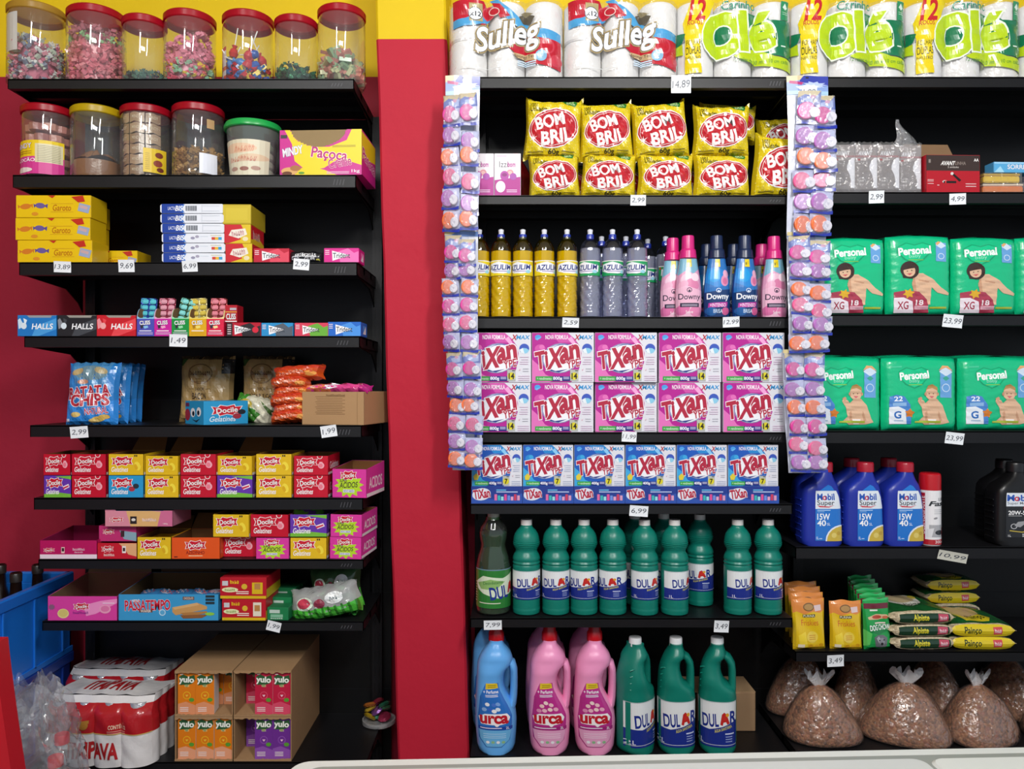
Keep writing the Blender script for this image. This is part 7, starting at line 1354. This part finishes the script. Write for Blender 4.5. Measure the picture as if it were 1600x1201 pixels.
        if kind == 'a': A = [R(0, 0, 360, 150, '1c5a2c'), E(170, 56, 110, 60, 'ece8dc'), E(170, 46, 90, 44, 'c8b48c'), P([(60, 0), (180, 0), (176, 22), (60, 30)], 'b83a50'), T('~abcdefg', 74, 5, 168, 20, 'f0d4d8'), T('Alpiste', 136, 96, 236, 122, '1c3a20', b=.05), P([(240, 0), (330, 60), (360, 20), (360, 0)], '3a7a2c'), E(268, 40, 20, 14, 'd8c04a')]
        else: A = [R(0, 0, 360, 150, '1c5a2c'), P([(90, 70), (200, 60), (290, 110), (250, 140), (120, 140)], 'dcc828'), E(170, 56, 100, 50, 'c8aa7c'), P([(60, 0), (180, 0), (176, 22), (60, 30)], 'b83a50'), T('~abcdefg', 74, 5, 168, 20, 'f0d4d8'), T('Painço', 150, 100, 250, 128, '2c3a18', b=.05), P([(240, 0), (330, 60), (360, 20), (360, 0)], '3a7a2c')]
        art(A, 360, 150, lambda u, v: (top(1)(.03 + .94 * u, .1 + .84 * v), Vector((0, 0, 1))), o, 'printed_top', 14, 10, kind='gloss', off=.0012)
        def ff(u, v): a = abs(2 * u - 1); k = max(0, 1 - a ** 4) ** .5; return Vector((w * (u - .5) * .96, .004 - .008 * k * math.sin(PI * v) - .002, h * .5 + (v - .5) * h * .9 * k))
        B = MB(); B.grid(ff, 16, 6, M(c, 'gloss') if kind != 'a' else sm)
        B.build('front_fold', o, 60)
        if kind == 'a': A = [R(40, 6, 330, 44, '1a3a26'), T('Alpiste', 118, 10, 206, 40, 'd8cc30', b=.07), P([(262, 8), (320, 8), (318, 40), (258, 38)], 'c04a60'), T('~abcd', 270, 16, 310, 32, 'f0dce0')]
        else: A = [R(0, 0, 360, 50, 'dcc420'), T('Painço', 74, 10, 166, 42, '24381c', b=.05), P([(230, 10), (282, 8), (280, 38), (234, 40)], 'd04a50'), T('~abcd', 238, 16, 276, 32, 'f0dce0')]
        art(A, 360, 50, numnorm(ff), o, 'printed_fold', 14, 4, kind='gloss', off=.0008); return o
    al, pa = seed('a'), seed('p')
    for i in range(3):
        o = al if i == 0 else dup(al); put(o, 1444 + (0, -2, -1)[i], z + i * 20 * S, YF + .008, math.radians(2)); tag(o, 'white and dark green bird seed bag, %s of the stack of three' % ('bottom', 'middle', 'top')[i], 'bag', 'white and green bird seed bags')
    for i in range(2):
        o = pa if i == 0 else dup(pa); put(o, 1536, z + i * 20 * S, YF + .01, math.radians(-2)); tag(o, 'yellow-fronted bird seed bag, %s of the front pair' % ('lower', 'upper')[i], 'bag', 'yellow bird seed bags')
    for i in range(2):
        o = dup(pa); put(o, 1490, z + (42 + i * 22) * S, YF + .20, math.radians(2)); o.scale = (.92, .5, .9); tag(o, 'yellow-fronted bird seed bag, %s one at the shaded back of the pile' % ('lower', 'upper')[i], 'bag', 'yellow bird seed bags at the back')
    o = dup(al); put(o, 1490, z, YF + .2); o.scale = (1, .5, 2.1); tag(o, 'plump bird seed bag at the back holding up the two yellow ones', 'bag')
    # kibble
    z = RZ[6]
    def kb(seed_, w, h):
        q = random.Random(seed_); t = thing('kibble_bag'); ph = [q.uniform(0, 6.3) for _ in range(8)]; n = 40; rs = []; clr = []
        prof = [(0, .9), (.03, .98), (.1, 1), (.22, .95), (.36, .86), (.5, .75), (.64, .63), (.76, .5), (.86, .36), (.93, .2), (.97, .1)]
        sk = q.uniform(-.05, .08)
        def ring(v, k, ex=0):
            r = []
            for j in range(n):
                a = 2 * PI * j / n; wob = 1 + .05 * math.sin(2 * a + ph[0]) + .03 * math.sin(3 * a + ph[1] + 4 * v) + .012 * math.sin(9 * a + ph[2]) * (v > .3) * (1 + v)
                cr = math.copysign(abs(math.sin(a)) ** .8, math.sin(a))
                r.append((w / 2 * k * wob * cr + sk * v * w + ex * math.sin(a), -w * .36 * k * wob * math.cos(a) - ex * math.cos(a), h * v))
            return r
        b = MB(); b.rings([ring(v, k) for v, k in prof], kibble()); b.build('kibble', t, 80)
        b = MB(); b.rings([ring(v, k, .0035) for v, k in prof], clear('f2ece8', .14, 2.0, .05, 38), (0, 0)); b.build('clear_film', t, 80)
        b = MB(); top = ring(.97, .12)
        def kn(u, v): a = u * 2 * PI; r = (.012 + .024 * v * (.6 + .4 * math.sin(5 * a + ph[3]))); return Vector((sk * w + r * math.cos(a) * 1.3, r * .6 * math.sin(a), h * .93 + .035 * v + .012 * math.sin(7 * a + ph[4]) * v))
        b.grid(kn, 44, 6, clear('ffffff', .2, 2.5, .6, 60)); b.lathe([(.014, h * .93), (.011, h * .945), (.014, h * .96)], clear('ffffff', .2, 2.5, .6, 60), 12, c=(sk * w, 0), cap=(0, 0)); b.build('tied_knot', t, 50); return t
    ks = [kb(1, 124 * S, 88 * S), kb(2, 136 * S, 92 * S), kb(3, 132 * S, 88 * S)]; us = [1, 1, 1]
    for i, (px, dy, k, rz, lab) in enumerate(((1284, .0, 0, 5, 'clear knotted bag of dog kibble nearest the bleach jugs, front row'), (1412, 0, 1, -12, 'clear knotted bag of dog kibble, middle of the front row'), (1528, 0, 2, 20, 'clear knotted bag of dog kibble, third in the front row'), (1650, .02, 0, 40, 'clear bag of dog kibble cut off by the frame'),
                                            (1336, .17, 1, 60, 'shaded bag of dog kibble behind the first two'), (1458, .17, 2, 100, 'shaded bag of dog kibble behind the middle front bag'), (1570, .17, 0, 120, 'shaded bag of dog kibble behind the third front bag'), (1250, .19, 2, 200, 'shaded bag of dog kibble in the dark corner by the middle bay'))):
        o = ks[k] if us[k] else dup(ks[k]); us[k] = 0; put(o, px, z, YF + .085 + dy, math.radians(rz)); tag(o, lab, 'kibble bag', 'kibble bags')
        if dy > .1: o.scale = (1, .8, 1.12)
right_bay()
